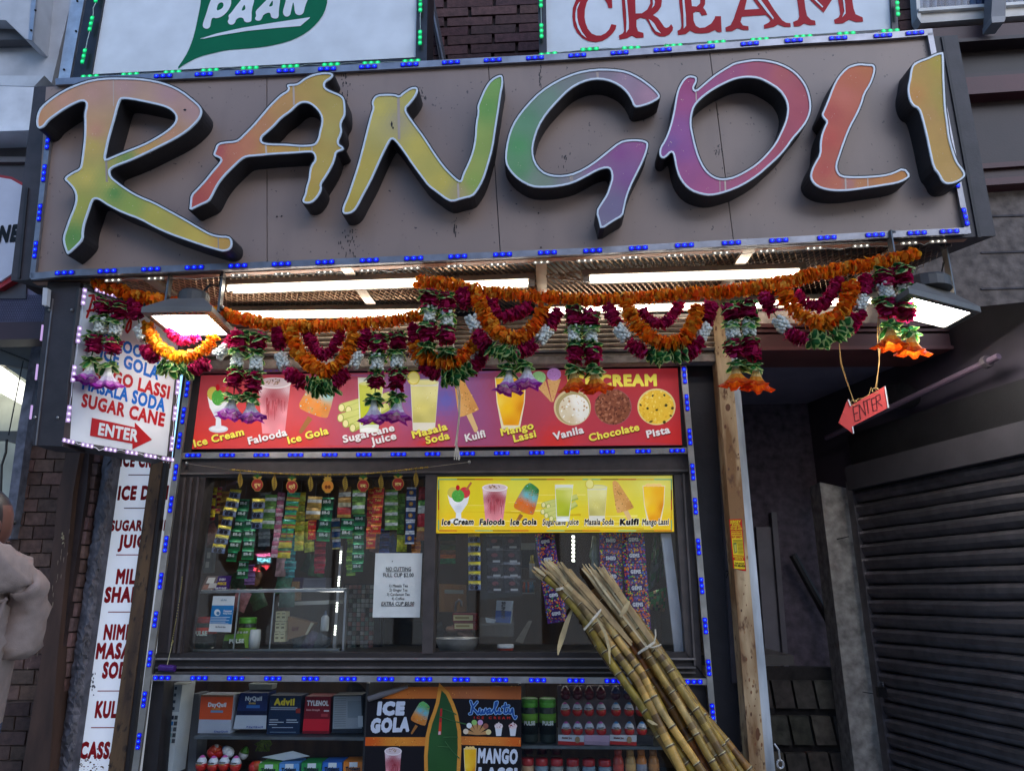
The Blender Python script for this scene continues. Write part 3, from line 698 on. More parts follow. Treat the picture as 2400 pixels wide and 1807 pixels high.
# ================================================================== lit signs above
def upper_sign(label, quad, letters_fn, frames):
    t = thing('light_box_sign', label, 'sign', U.at(quad[2][0], quad[2][1]), 'white panel signs above the long sign')
    mb = MB(); mb.hexa([U.at(x, y, 0) for x, y in quad] + [U.at(x, y, 0) - U.n * .16 for x, y in quad], C(232, 235, 240)); mb.build('panel', PRINT, t)
    for q in frames: mb = MB(); mb.slab(q, U, .012, .18, C(64, 64, 68)); mb.build('frame', METAL, t)
    letters_fn(t)
GREEN, RED = C(2, 108, 72), C(178, 28, 38)
def pp(pts): return zz(400, 0, 4.162, pts)
def paan(t):
    mb = MB(); mb.poly(chaikin(pp([(295,-150),(300,0),(265,180),(230,340),(190,460),(140,560),(50,690),(150,620),(280,555),(420,520),(540,492),(700,480),(880,465),(1050,435),(1200,390),(1330,320),(1430,230),(1500,130),(1535,0),(1500,-200),(1300,-330),(800,-420),(400,-330)])), U, .002, GREEN); mb.build('leaf_emblem', PRINT, t)
    WL = C(232, 235, 240)
    L4 = [([(395,0),(385,20),(370,60),(350,130),(325,200),(310,250),(320,275),(350,287),(380,275),(390,245),(395,200),(410,175),(450,185),(510,160),(560,110),(590,50),(590,0),(560,-90),(420,-90)],[(460,45),(490,25),(515,35),(515,70),(490,95),(445,110)]),
      ([(690,0),(640,60),(590,130),(562,155),(570,185),(555,210),(565,238),(595,248),(625,232),(640,190),(680,172),(712,185),(715,210),(745,225),(785,215),(790,190),(790,100),(820,0),(800,-90),(740,-90)],[(720,45),(730,80),(725,100),(690,112),(700,80)]),
      ([(940,0),(880,60),(830,110),(830,135),(835,160),(820,185),(835,205),(870,208),(890,185),(905,145),(960,125),(975,140),(980,175),(1020,188),(1055,175),(1055,100),(1070,0),(1060,-90),(990,-90)],[(995,5),(998,45),(990,65),(955,70),(975,35)]),
      ([(1125,0),(1110,60),(1095,110),(1100,150),(1130,170),(1165,155),(1175,110),(1185,60),(1195,20),(1205,60),(1210,120),(1225,145),(1260,155),(1295,135),(1305,90),(1320,40),(1340,0),(1345,-90),(1125,-90)],None)]
    for o_, h_ in L4:
        mb = MB(); mb.poly(chaikin(pp(o_)), U, .004, WL, [chaikin(pp(h_))] if h_ else []); mb.build('lettering', PRINT, t)
    mb = MB(); mb.poly(pp([(285,383),(450,330),(700,275),(1000,225),(1360,172),(1355,182),(1265,258),(1050,275),(750,305),(500,345),(330,380)]), U, .004, WL); mb.build('underline', PRINT, t)
upper_sign('white panel sign with a green leaf emblem and white hand brushed lettering', [(213, 175), (974, 135), (982, -260), (287, -260)], paan,
           [[(168, 190), (212, 180), (287, -260), (250, -260)], [(974, 140), (1000, 139), (1006, -260), (982, -260)], [(168, 192), (1000, 146), (1000, 136), (210, 177)]])
def c1(p): return zz(1300, 0, 5.53, p)
def c2(p): return zz(1660, 0, 5.53, p)
def cream(t):
    WL = C(232, 235, 240)
    D = [(c1([(735,318),(800,330),(790,380),(750,440),(690,495),(620,535),(540,552),(440,540),(360,500),(290,430),(245,340),(228,220),(235,110),(265,30),(310,-60),(380,-130),(470,-170),(560,-175),(640,-150),(690,-120),(735,-150),(748,110),(697,110),(680,50),(640,-10),(590,-60),(520,-75),(460,-40),(415,40),(392,130),(388,230),(400,300),(430,380),(480,440),(540,465),(600,465),(660,435),(705,390)]), None,
          [c1([(330,25),(290,130),(292,230),(310,320),(350,410),(415,500),(350,450),(300,370),(270,270),(268,180),(285,90),(310,45)])]),
         (c1([(862,-200),(1200,-200),(1300,-180),(1370,-110),(1390,20),(1380,90),(1340,150),(1275,200),(1340,240),(1390,310),(1420,355),(1445,368),(1480,355),(1510,318),(1535,360),(1530,400),(1490,450),(1430,478),(1360,478),(1300,450),(1260,400),(1220,310),(1180,250),(1110,235),(1060,265),(1060,350),(1080,410),(1150,432),(1155,492),(1060,498),(1000,465),(940,500),(840,518),(832,465),(880,440),(900,410),(893,300),(880,150),(870,0)]),
          c1([(1042,-60),(1050,180),(1130,178),(1200,130),(1240,50),(1235,-40),(1180,-100),(1060,-110)]),
          [c1([(905,-60),(925,150),(930,300),(925,432),(960,380),(962,300),(950,150),(935,-10)]), c1([(1220,255),(1260,340),(1310,410),(1378,437),(1330,380),(1290,310),(1250,270)]), c1([(1268,-10),(1290,-10),(1300,30),(1290,80),(1258,114),(1275,60)])]),
         (c1([(1605,-200),(1950,-200),(1950,60),(1925,105),(1960,150),(1978,198),(1905,205),(1880,160),(1830,155),(1795,175),(1800,270),(1830,340),(1880,368),(1950,360),(2030,310),(2070,250),(2082,215),(2155,215),(2165,420),(2115,424),(2080,395),(2000,430),(1900,440),(1820,435),(1755,402),(1700,445),(1600,462),(1592,405),(1630,385),(1645,340),(1635,200),(1615,50)]),
          c1([(1765,-60),(1780,85),(1840,90),(1885,50),(1890,-60)]), [c1([(1650,-60),(1670,200),(1672,378),(1705,340),(1700,200),(1675,-60)])]),
         (c2([(415,0),(440,-100),(560,-200),(680,-140),(770,0),(860,140),(960,270),(1010,300),(1065,305),(1070,355),(990,355),(905,322),(850,355),(725,380),(720,330),(780,300),(805,275),(790,240),(745,200),(435,222),(418,290),(450,335),(520,345),(525,395),(450,395),(380,370),(310,410),(228,415),(222,362),(290,330),(330,250),(370,130)]),
          c2([(470,132),(668,120),(580,0),(520,-60),(500,0)]), [c2([(635,0),(750,150),(842,260),(848,235),(760,110),(680,0)])]),
         (c2([(1120,-200),(1250,-200),(1520,-30),(1650,-200),(1830,-200),(1865,0),(1885,120),(1910,190),(2000,230),(2008,285),(1920,292),(1825,262),(1740,310),(1640,312),(1630,262),(1690,230),(1710,190),(1700,100),(1680,0),(1665,-60),(1605,0),(1495,172),(1315,0),(1235,-70),(1245,0),(1260,120),(1280,210),(1330,260),(1385,272),(1392,330),(1310,332),(1242,310),(1190,345),(1110,350),(1100,290),(1160,265),(1180,220),(1170,120)]), None,
          [c2([(1370,0),(1480,105),(1490,90),(1400,0)]), c2([(1735,-60),(1765,150),(1735,230),(1780,180),(1775,60),(1755,-60)])])]
    for o_, h_, hl in D:
        mb = MB(); mb.poly(o_, U, .002, RED, [h_] if h_ else []); mb.build('lettering', PRINT, t)
        mb = MB()
        for q in hl: mb.poly(q, U, .004, WL)
        mb.build('letter_highlight', PRINT, t)
upper_sign('white panel sign with large red serif lettering', [(1281, 125), (2091, 68), (2076, -260), (1274, -260)], cream,
           [[(1264, 132), (1282, 129), (1275, -260), (1255, -260)], [(2091, 75), (2106, 74), (2090, -260), (2076, -260)], [(1264, 135), (2106, 79), (2092, 68), (1281, 126)]])

# ================================================================== small LED modules
def ledset(name, house, ring, bulb, hs, rs, bs):
    return [emitmat(name + '_housing', house, hs, False, scl(house, .5)), emitmat(name + '_glow', ring, rs, False, scl(ring, .15)), emitmat(name + '_bulb', bulb, bs, False, scl(bulb, .2))]  # disc round each bulb glows to imitate its halo; housing glows faintly too
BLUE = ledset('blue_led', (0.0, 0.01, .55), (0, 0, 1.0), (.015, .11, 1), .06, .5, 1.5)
GRN = ledset('green_led', (0.0, .35, .10), (0, .9, .25), (.04, 1, .3), .15, .35, 1.1)
WHT = ledset('white_led', (.6, .55, .5), (1, .95, .85), (1, .93, .8), .05, .1, 2)
PNK = ledset('violet_led', (.42, .3, .55), (.75, .5, 1), (.85, .75, 1), .12, .3, 1.8)
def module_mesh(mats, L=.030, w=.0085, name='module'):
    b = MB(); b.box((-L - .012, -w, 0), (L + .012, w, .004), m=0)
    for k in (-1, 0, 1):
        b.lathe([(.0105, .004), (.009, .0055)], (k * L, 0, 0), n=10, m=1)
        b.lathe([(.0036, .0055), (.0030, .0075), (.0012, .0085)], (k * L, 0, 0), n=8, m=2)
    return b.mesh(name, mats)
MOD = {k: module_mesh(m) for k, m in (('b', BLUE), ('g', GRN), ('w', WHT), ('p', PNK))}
def led_strip(label, runs, plane, off, key, rails=(), group=None, width=13, wire=None, railcol=C(150, 150, 158)):
    """runs: list of module centres in pixels with the direction of the strip there"""
    x0, y0 = runs[0][0], runs[0][1]
    t = thing('led_strip', label, 'light strip', plane.at(x0, y0, off), group)
    for line, w in rails:
        for a, b in zip(line[:-1], line[1:]):
            n = V((-(b[1] - a[1]), b[0] - a[0])).normalized() * w / 2
            mb = MB(); mb.slab([(a[0] + n.x, a[1] + n.y), (b[0] + n.x, b[1] + n.y), (b[0] - n.x, b[1] - n.y), (a[0] - n.x, a[1] - n.y)], plane, off - .001, .014, railcol)
            mb.build('rail', METAL, t)
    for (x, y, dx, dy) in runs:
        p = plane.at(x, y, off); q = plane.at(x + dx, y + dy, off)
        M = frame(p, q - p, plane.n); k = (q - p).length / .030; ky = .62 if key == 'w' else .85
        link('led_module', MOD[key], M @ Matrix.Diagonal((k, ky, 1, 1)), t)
    if wire:
        mb = MB()
        for a, b in zip(runs[:-1], runs[1:]):
            A, B = plane.at(a[0] + a[2] * 1.4, a[1] + a[3] * 1.4, off + .002), plane.at(b[0] - b[2] * 1.4, b[1] - b[3] * 1.4, off + .002)
            if (A - B).length > .45: continue
            mid = (A + B) / 2 + plane.n * ru(.002, .012) - V((0, 0, ru(-.004, .014)))
            mb.tube([A, (A + mid) / 2 + V((0, 0, .003)), mid, (B + mid) / 2, B], .0014, 5, wire)
        mb.build('wire', PLASTIC, t, kind='stuff')
    return t
def runs_of(pts, sp):
    out = []
    for i, p in enumerate(pts):
        a = pts[max(i - 1, 0)]; b = pts[min(i + 1, len(pts) - 1)]; d = (V(b) - V(a)).normalized() * sp
        out.append((p[0], p[1], d.x, d.y))
    return out
def interp(line, x):
    for a, b in zip(line[:-1], line[1:]):
        if a[0] <= x <= b[0]: return a[1] + (b[1] - a[1]) * (x - a[0]) / (b[0] - a[0])
    return line[0][1] if x < line[0][0] else line[-1][1]
TOPL = [(130, 192), (369, 180), (763, 163), (1053, 147.5), (1252, 137), (1451, 125), (1654, 111), (1860, 96), (2070, 84.6), (2186, 75)]
led_strip('blue light strip on the pale rail along the top edge of the sign', runs_of([(x, interp(TOPL, x)) for x in (383, 478, 573, 670, 767, 863, 960, 1057, 1155, 1254, 1353, 1452, 1553, 1654, 1757, 1860, 1964, 2069, 2144)], 15.2), S, .03, 'b', [([(p[0], p[1]) for p in TOPL], 15)])
BOTL = [(72, 648), (152, 640), (354, 631.5), (557, 623.5), (763, 615), (970, 606), (1178, 597), (1388, 588), (1610, 575), (1824, 564), (2052, 551), (2266, 541)]
led_strip('blue light strip on the pale rail along the bottom edge of the sign', runs_of([(x, interp(BOTL, x)) for x in (152, 252, 354, 456, 558, 660, 762, 866, 970, 1073, 1178, 1283, 1389, 1496, 1604, 1714, 1825, 1938, 2051, 2149, 2225)], 16), S, .03, 'b', [([(p[0], p[1]) for p in BOTL], 15)])
led_strip('short blue light strip down the left end of the sign face', runs_of([(112.6, 331), (104, 406.7), (93.7, 499), (83.6, 586)], 14.5), S, .03, 'b', [([(122, 235), (75, 652)], 12)])
led_strip('short blue light strip down the right end of the sign face', runs_of([(2240, 420), (2262, 509)], 15.5), S, .03, 'b', [([(2180, 78), (2270, 548)], 13)])
GWIRE = C(190, 205, 195)
led_strip('green light string along the foot of the leaf emblem sign', runs_of([(211.6,180.8),(305.6,176),(405,170.7),(492.6,166.4),(586,161),(681,157.3),(776,153),(870.5,149.4),(964.6,144.7)], 15), U, .03, 'g', wire=GWIRE)
led_strip('green light string climbing the left frame of the leaf emblem sign', runs_of([(197,133),(214,57),(228,-10)], 13), U, .03, 'g', wire=GWIRE)
led_strip('green light string on the right frame of the leaf emblem sign beside bare brick', runs_of([(984.8,89.7),(985.5,12.7)], 12.5), U, .03, 'g', wire=GWIRE)
led_strip('green light string on the left frame of the red lettered sign', runs_of([(1269,74),(1267.6,2)], 12.5), U, .03, 'g', wire=GWIRE)
led_strip('green light string along the foot of the red lettered sign', runs_of([(1284.6,128.4),(1382,117),(1479,114),(1578,108.6),(1679,100.5),(1780,94),(1882,87),(1983,80),(2086,74)], 15.5), U, .03, 'g', wire=GWIRE)
led_strip('green light string on the right frame of the red lettered sign', runs_of([(2103,21.7),(2098,-50)], 13), U, .03, 'g', wire=GWIRE)
SOFW = [(266,658),(365,653.5),(562,646),(662,643),(762,639),(863,635),(965,630),(1066,625),(1167,621),(1269,616),(1371,612),(1476,605),(1582,600),(1689,594),(1797,589.5),(1907,583),(2017,577.6),(2130,571),(2198,567)]
led_strip('row of white light modules along the front edge of the soffit', runs_of(SOFW, 14), S, -.015, 'w', wire=C(220, 215, 200))
def lin_pts(line, xs): return [(x, interp(line, x)) for x in xs]
B1 = [(412, 1069), (453, 1067), (853, 1065.5), (1198, 1062), (1507, 1057.5), (1614, 1055.5)]
led_strip('blue light strip between the red menu sign and the service window', runs_of(lin_pts(B1, (453,533,613,693,773,853,934,1014,1095,1176,1258,1340,1423,1507,1587)), 13), K, .02, 'b', [(B1, 14)], railcol=C(190, 186, 180))
B2 = [(350, 1587.5), (640, 1589), (993, 1591), (1260, 1593), (1658, 1597)]
led_strip('blue light strip under the window sill', runs_of(lin_pts(B2, (380,467,553,640,728,816,904,993,1081,1171,1260,1350,1437,1534,1626)), 14.5), K, .03, 'b', [(B2, 15)], railcol=C(190, 188, 186))
B0 = [(440, 868), (636, 866), (872, 861), (1263, 855), (1494, 851), (1606, 849)]
led_strip('blue light strip over the top of the red menu sign', runs_of(lin_pts(B0, (480,556,636,714,792,872,951,1031,1109,1186,1263,1339,1415,1494,1570)), 13), K, .03, 'b', [(B0, 10)], railcol=C(150, 140, 140))
VL = [(439,912),(430,974),(421,1032.5),(412,1107),(401,1182),(389,1275),(377,1361),(364.5,1451),(351.5,1543),(338.5,1638.5),(325.5,1736),(313,1830)]
led_strip('blue light strip down the left post of the shop front', runs_of(VL, 14), K, .035, 'b', [([(444, 868), (401, 1182), (364.5, 1451), (311, 1840)], 15)], railcol=C(185, 178, 168))
VR = [(1604,880),(1610,943.6),(1616.6,1024),(1623.5,1106),(1629.6,1186),(1637,1281),(1644.5,1372),(1653,1466),(1661,1564),(1670,1667),(1679,1770)]
led_strip('blue light strip down the right post of the shop front', runs_of(VR, 14), K, .035, 'b', [([(1602, 856), (1623.5, 1106), (1653, 1466), (1684, 1830)], 14)], railcol=C(185, 182, 176))

# ================================================================== LED tubes in the soffit
TUBE = emitmat('tube_light', (1, .92, .80), 9.0)
def tube_light(label, a, b, h=.05, fix=(0.0, 0.03)):
    A, B = SOF.at(a[0], a[1], h), SOF.at(b[0], b[1], h)
    t = thing('tube_light', label, 'tube light', (A + B) / 2, 'tube lights in the soffit')
    d = (B - A).normalized(); up_ = -SOF.n if SOF.n.z < 0 else SOF.n; s_ = d.cross(up_).normalized()
    if s_.y < 0: s_ = -s_
    mb = MB(); mb.tube([A, B], .008, 10, m=0); mb.build('tube', TUBE, t)
    mb = MB(); o = s_ * .035
    A2, B2_ = A - d * .03, B + d * .03
    q = [A2 - s_ * .016 + up_ * .012, B2_ - s_ * .016 + up_ * .012, B2_ + s_ * .062 + up_ * .012, A2 + s_ * .062 + up_ * .012]
    mb.hexa(q + [p + up_ * .024 for p in q], C(160, 148, 128)); mb.build('fixture', PAINT, t)
    mb = MB(); mb.tube([A - d * .028, A - d * .002], .014, 8, C(200, 196, 186)); mb.build('end_cap', PLASTIC, t)
    mb = MB(); mb.tube([B + d * .002, B + d * .028], .014, 8, C(200, 196, 186)); mb.build('end_cap', PLASTIC, t)
    mb = MB(); mb.tube([A + s_ * .046 + up_ * .004, B + s_ * .046 + up_ * .004], .008, 6, C(235, 230, 215)); mb.build('spare_tube', PLASTIC, t)
tube_light('long tube light nearest the sign in the left half of the soffit', (536, 677.5), (984, 662))
tube_light('long tube light at the back left of the soffit, above the orange rope', (556, 738), (1010, 733))
tube_light('short tube light half hidden by the orange rope where the garlands meet', (1060, 670), (1237, 663))
tube_light('long tube light nearest the sign in the right half of the soffit', (1383, 654), (1872, 639))
tube_light('long tube light at the back right of the soffit, behind the orange rope', (1270, 729), (2040, 706))
mb = MB()
for x, y in ((1385, 700), (1393, 650), (702, 690), (1866, 632)):
    p = SOF.at(x, y, .06); mb.tube([SOF.at(x, y, 0.0), p + V((ru(-.01, .01), 0, -.02))], .003, 6, C(30, 28, 28))
o = mb.build('cable_tie', PLASTIC, kind='stuff'); o['label'] = 'black cable ties hanging from the soffit'
mb = MB()
for k in range(7):
    c0 = SOF.at(1300 + k * 9, 652 + ru(-5, 5), .03); r_ = ru(.02, .045)
    mb.tube([c0 + V((math.cos(a) * r_ * 1.5, ru(-.004, .004), math.sin(a) * r_ * .5)) for a in [i * PI / 8 for i in range(15)]], .0022, 5, C(150, 110, 70))
o = mb.build('wire_coil', PLASTIC); tag(o, 'loose coil of brown wire under the middle of the soffit', 'wire')

# ================================================================== floodlights
LENS = emitmat('flood_lens', (1, .98, .94), 19.0)
def floodlight(label, q, z, tilt_arms=True):
    P_ = ZP(z); a, b, c = P_.at(*q[0]), P_.at(*q[1]), P_.at(*q[2]); d = a + c - b
    ctr = (a + b + c + d) / 4; X = (b - a) / 2; Y = (d - a) / 2; Zu = V((0, 0, 1))
    t = thing('floodlight', label, 'floodlight', ctr, 'floodlights under the sign')
    def pt(u, v, w): return ctr + X * u + Y * v + Zu * w
    mb = MB(); mb.hexa([pt(-1, -1, 0), pt(1, -1, 0), pt(1, 1, 0), pt(-1, 1, 0), pt(-1, -1, .006), pt(1, -1, .006), pt(1, 1, .006), pt(-1, 1, .006)]); mb.build('lens', LENS, t)
    mb = MB(); f = 1.27; GR = C(112, 106, 100)
    def ringq(s0, w0, s1, w1):
        A_ = [pt(*(k * s0 for k in uv), w0) for uv in ((-1, -1), (1, -1), (1, 1), (-1, 1))]; B_ = [pt(*(k * s1 for k in uv), w1) for uv in ((-1, -1), (1, -1), (1, 1), (-1, 1))]
        mb.add(A_ + B_, [(i, (i + 1) % 4, 4 + (i + 1) % 4, 4 + i) for i in range(4)], GR)
    ringq(1.0, .002, 1.02, -.004); ringq(1.02, -.004, f, .0); ringq(f, 0, f, .022); ringq(f, .022, .62, .085); ringq(.62, .085, .55, .088)
    mb.quad(*[pt(*(k * .55 for k in uv), .088) for uv in ((-1, -1), (1, -1), (1, 1), (-1, 1))], GR); mb.build('housing', PAINT, t)
    mb = MB()
    for side in range(4):
        for k in range(-4, 5):
            s0 = k * .22; r0, r1 = 1.06, 1.2
            uv = [(s0 - .05, r0), (s0 + .05, r0), (s0 + .05, r1), (s0 - .05, r1)]
            R4 = [lambda u, v: (u, v), lambda u, v: (v, -u), lambda u, v: (-u, -v), lambda u, v: (-v, u)][side]
            mb.quad(*[pt(*R4(u, v), -.0048 + .004 * (v - 1.02) / .34) for u, v in uv], C(22, 20, 20))
    mb.build('vent_slot', RUBBER, t, kind='stuff')
    mb = MB(); r_ = X.length * .55
    mb.lathe([(r_, .086), (r_, .125), (r_ * .9, .135), (0.01, .136)], ctr, n=20, col=C(70, 66, 64)); mb.build('driver_box', RUBBER, t)
    hz = SOF.p.z - (SOF.n.x * (ctr.x - SOF.p.x) + SOF.n.y * (ctr.y - SOF.p.y)) / SOF.n.z - z - .012
    for sx in (-1, 1):
        mb = MB(); e = pt(sx * 1.02, .0, .05); xx = X.normalized() * .004; yy = Y.normalized() * .016
        mb.hexa([e - xx - yy, e + xx - yy, e + xx + yy, e - xx + yy] + [p + Zu * (hz - .05) for p in (e - xx - yy, e + xx - yy, e + xx + yy, e - xx + yy)], C(120, 118, 116)); mb.build('bracket_arm', METAL, t)
        mb = MB(); mb.ball(e + Zu * .02 + X.normalized() * sx * .008, .011, C(60, 58, 58)); mb.build('knob', PLASTIC, t)
    mb = MB(); yy = Y.normalized() * .016; e0, e1 = pt(-1.04, 0, hz), pt(1.04, 0, hz)
    mb.hexa([e0 - yy, e1 - yy, e1 + yy, e0 + yy] + [p + Zu * .006 for p in (e0 - yy, e1 - yy, e1 + yy, e0 + yy)], C(110, 106, 104)); mb.build('bracket_bar', METAL, t)
    mb = MB(); e = ctr + Zu * .14
    mb.tube([e + X * .3, e + X * .55 + Zu * .03, e + X * .8 + Zu * .04 + Y * .3, e + X * .9 + Zu * .10], .005, 6, C(26, 25, 26)); mb.build('cable', RUBBER, t)
    return t
floodlight('lit grey floodlight hanging over the slanted enter sign', [(356, 739), (485, 737), (532, 783)], 2.62)
floodlight('lit floodlight at the right end of the garlands against the concrete wall', [(2142, 698), (2274, 732), (2213, 766)], 2.62)

# ================================================================== projecting ENTER sign and its dark end
D_E = V((ray(2687, 1390).x, ray(2687, 1390).y, 0)).normalized()
PL_ = YP(-0.60).at(174, 850)
E_ = Plane(PL_, D_E.cross(V((0, 0, 1))))
def ez(p): return zz(140, 650, 3.785, p)
es = thing('enter_sign', 'slanted white sign listing drinks in red and blue over a red ENTER arrow', 'sign', E_.at(300, 1040))
EQ = [(152, 1030), (394, 1070), (427, 748), (195, 676)]
mb = MB(); mb.slab(EQ, E_, 0, .10, C(206, 208, 214)); mb.build('panel', PRINT, es)
for a, b in ((0, 1), (1, 2), (2, 3), (3, 0)):
    A, B = V(EQ[a]), V(EQ[b]); n = V((-(B - A).y, (B - A).x)).normalized() * 9
    mb = MB(); mb.slab([tuple(A), tuple(B), tuple(B + n), tuple(A + n)], E_, .012, .125, C(58, 52, 54)); mb.build('frame', RUBBER, es)
RD, BL2 = C(168, 20, 28), C(10, 92, 178)
for s, p0, p1, cap, c in (('FALOODA', (375, 592), (885, 772), 100, BL2), ('ICE GOLA', (355, 716), (872, 908), 108, BL2), ('MANGO LASSI', (198, 856), (968, 1076), 108, RD), ('MASALA SODA', (196, 985), (930, 1192), 112, BL2), ('SUGAR CANE', (188, 1140), (924, 1320), 112, RD)):
    mb = MB(); q = ez([p0, p1]); text(mb, s, q[0], q[1], cap / 3.785, E_, .0015, c, bold=.048); mb.build('lettering', PRINT, es)
mb = MB(); mb.poly(ez([(285,1245),(665,1330),(665,1285),(820,1440),(645,1525),(645,1475),(268,1405)]), E_, .0015, RD); mb.build('arrow', PRINT, es)
mb = MB(); q = ez([(338, 1392), (688, 1456)]); text(mb, 'ENTER', q[0], q[1], 27, E_, .003, C(206, 208, 214), bold=.04); mb.build('lettering', PRINT, es)
for st in ([[(240,355),(262,290),(300,160),(262,165)],[(300,160),(318,240),(300,300)],[(245,300),(318,285)]], [[(632,360),(600,420),(588,470),(600,490),(625,455),(634,400),(622,350)]]):
    v, f = strokes2d([ez(l) for l in st], 5.2); mb = MB(); mb.add([E_.at(x, y, .0015) for x, y in v], f, RD); mb.build('lettering', PRINT, es)
led_strip('violet white light string along the left side of the slanted sign', runs_of([(196,696),(184,785),(172,876),(160.6,970)], 14.5), E_, .022, 'p', wire=C(220, 215, 225))
led_strip('violet white light string under the slanted sign', runs_of([(160,1034),(204,1044),(258,1054),(308,1061),(352,1069),(393,1076)], 10.5), E_, .022, 'p', wire=C(220, 215, 225))
led_strip('violet white light string down the right side of the slanted sign', runs_of([(415.5,908),(409,969),(402,1040)], 12.5), E_, .022, 'p', wire=C(220, 215, 225))
led_strip('violet white lights at the top corner of the slanted sign', runs_of([(234,683),(262,692)], 9), E_, .022, 'p')
pil = thing('sign_post', 'dark metal clad post between the slanted sign and the lit neighbour', 'post', (-1.55, -.6, 0))
BP = YP(-0.615)
mb = MB(); mb.slab([(76, 1043), (146, 1046), (189, 662), (112, 660)], BP, 0, .14, C(52, 44, 46)); mb.build('cladding', RUBBER, pil)
mb = MB(); mb.slab([(82, 1043), (85, 1043), (125, 700), (122, 700)], BP, .004, .004, C(150, 140, 138)); mb.build('cladding_seam', METAL, pil)
for x, y in ((115, 727), (168, 727), (82, 978), (135, 979)):
    mb = MB(); mb.ball(BP.at(x, y, .003), .006, C(170, 165, 160), n=6, k=4); mb.build('screw', METAL, pil)
for x, y, k in ((98, 780, 18), (86, 872, 18), (73, 966, 16)):
    mb = MB(); mb.tube([BP.at(x + 2, y - k, -.01), BP.at(x - 2, y + k, -.01)], .004, 6); mb.build('side_light', PNK[1], pil)
mb = MB(); mb.slab([(98, 714), (109, 716), (112, 676), (101, 674)], BP, .03, .02, C(205, 200, 200)); o = mb.build('power_adapter', PLASTIC); tag(o, 'small white power adapter hanging at the lower left corner of the sign', 'adapter')

# ================================================================== tall drinks sign beside the shop front
TP = YP(0.06)
ts = thing('menu_board', 'tall white sign with red drink names partly hidden by a brown post', 'sign', TP.at(240, 1800))
mb = MB(); mb.slab([(160, 1850), (318, 1850), (412, 1080), (273, 1072)], TP, 0, .05, C(222, 230, 244)); mb.build('panel', EMITP, ts)  # the panel's emission is added to brighten it
mb = MB(); mb.slab([(268, 1066), (404, 1074), (403, 1082), (272, 1075)], TP, .012, .06, C(120, 116, 116)); mb.build('frame', METAL, ts)
mb = MB(); mb.slab([(156, 1850), (163, 1850), (276, 1072), (270, 1072)], TP, .012, .06, C(26, 24, 26)); mb.build('frame', RUBBER, ts)
def t7(x, y): return (x / 2.765, 1207 + y / 2.765)
def t4(x, y): return (x / 2.765, 600 + y / 2.765)
for s, p0, p1, cap in (('ICE CREAM', t4(775, 1358), t4(1105, 1370), 30), ('ICE DISH', t4(760, 1576), t4(1085, 1572), 31), ('SUGARCANE', t7(710, 99), t7(1088, 96), 23.5), ('JUICE', t7(763, 207), t7(985, 206), 29), ('MILK', t7(748, 440), t7(930, 440), 33), ('SHAKES', t7(672, 560), t7(992, 557), 34), ('NIMBU', t7(668, 801), t7(905, 801), 34), ('MASALA', t7(618, 925), t7(945, 922), 35), ('SODA', t7(658, 1050), t7(880, 1050), 36), ('KULFI', t7(612, 1306), t7(810, 1306), 37), ('CASSATA', t7(510, 1570), t7(872, 1570), 37)):
    mb = MB(); text(mb, s, p0, p1, cap, TP, .0015, C(165, 30, 40), bold=.06); mb.build('lettering', PRINT, ts)
for (x0, x1, y) in ((752, 980, 257), (700, 940, 627), (632, 880, 1138), (590, 840, 1375)):
    mb = MB(); mb.slab([t7(x0, y + 3), t7(x1, y + 3), t7(x1, y - 3), t7(x0, y - 3)], TP, .002, .001, C(150, 40, 50)); mb.build('rule', PRINT, ts)
for (x0, x1, y) in ((832, 1000, 1418), (803, 980, 1633)):
    mb = MB(); mb.slab([t4(x0, y + 3), t4(x1, y + 3), t4(x1, y - 3), t4(x0, y - 3)], TP, .002, .001, C(90, 60, 70)); mb.build('rule', PRINT, ts)
mb = MB()
for i in range(90):
    x, y = random.gauss(545, 75), random.gauss(1625, 40); r_ = ru(.6, 2.6)
    if x < 490 or y > 1700: continue
    q = t7(x, y); mb.poly(ell(q[0], q[1], r_, r_ * ru(.4, 1), 6), TP, .0022, C(70, 44, 34))
for i in range(14):
    q = t7(random.gauss(600, 10), random.gauss(1080, 35)); mb.poly(ell(q[0], q[1], ru(1, 3), ru(1, 4), 6), TP, .0022, C(110, 115, 130))
mb.build('rust_speck', PRINT, ts, kind='stuff')
bp_ = YP(0.015)
mb = MB(); mb.slab([(247, 1850), (284, 1850), (381, 1084), (354, 1084)], bp_, 0, .03, C(112, 80, 52)); o = mb.build('wooden_post', POSTM); tag(o, 'weathered brown wooden post in front of the tall white sign', 'post')
mb = MB(); mb.slab([(285, 1850), (295, 1850), (391, 1084), (382, 1084)], bp_, -.004, .03, C(38, 30, 30)); o = mb.build('steel_post', RUBBER); tag(o, 'thin dark steel post beside the weathered brown wooden post', 'post')
# ================================================================== left neighbour
LNP = YP(-0.30)
LG, LW = C(170, 174, 180), C(178, 180, 188)
nb = thing('neighbour_facade', 'pale grey sheet metal panels and ducts of the neighbouring shop at the top left corner', 'facade', LNP.at(0, 150))
def lp(name, q, off, thick, col, mat=PAINT, parent=None, plane=LNP):
    mb = MB(); mb.poly(q, plane, off, col, thick=thick); return mb.build(name, mat, parent)
lp('wall_panel', [(-200, -120), (190, -120), (168, 0), (120, 200), (-200, 205)], 0, .1, C(196, 196, 200), parent=nb)
lp('panel_flange', [(190, -120), (222, -120), (197, 0), (163, 186), (136, 188), (166, 0)], .02, .05, C(206, 208, 212), METAL, nb)
for x, y in ((181, 3), (178, 74), (150, 164), (83, 25), (73, 72)):
    mb = MB(); mb.ball(LNP.at(x, y, .13 if x < 100 else .022), .006, C(40, 40, 45), n=6, k=4); mb.build('rivet', METAL, nb)
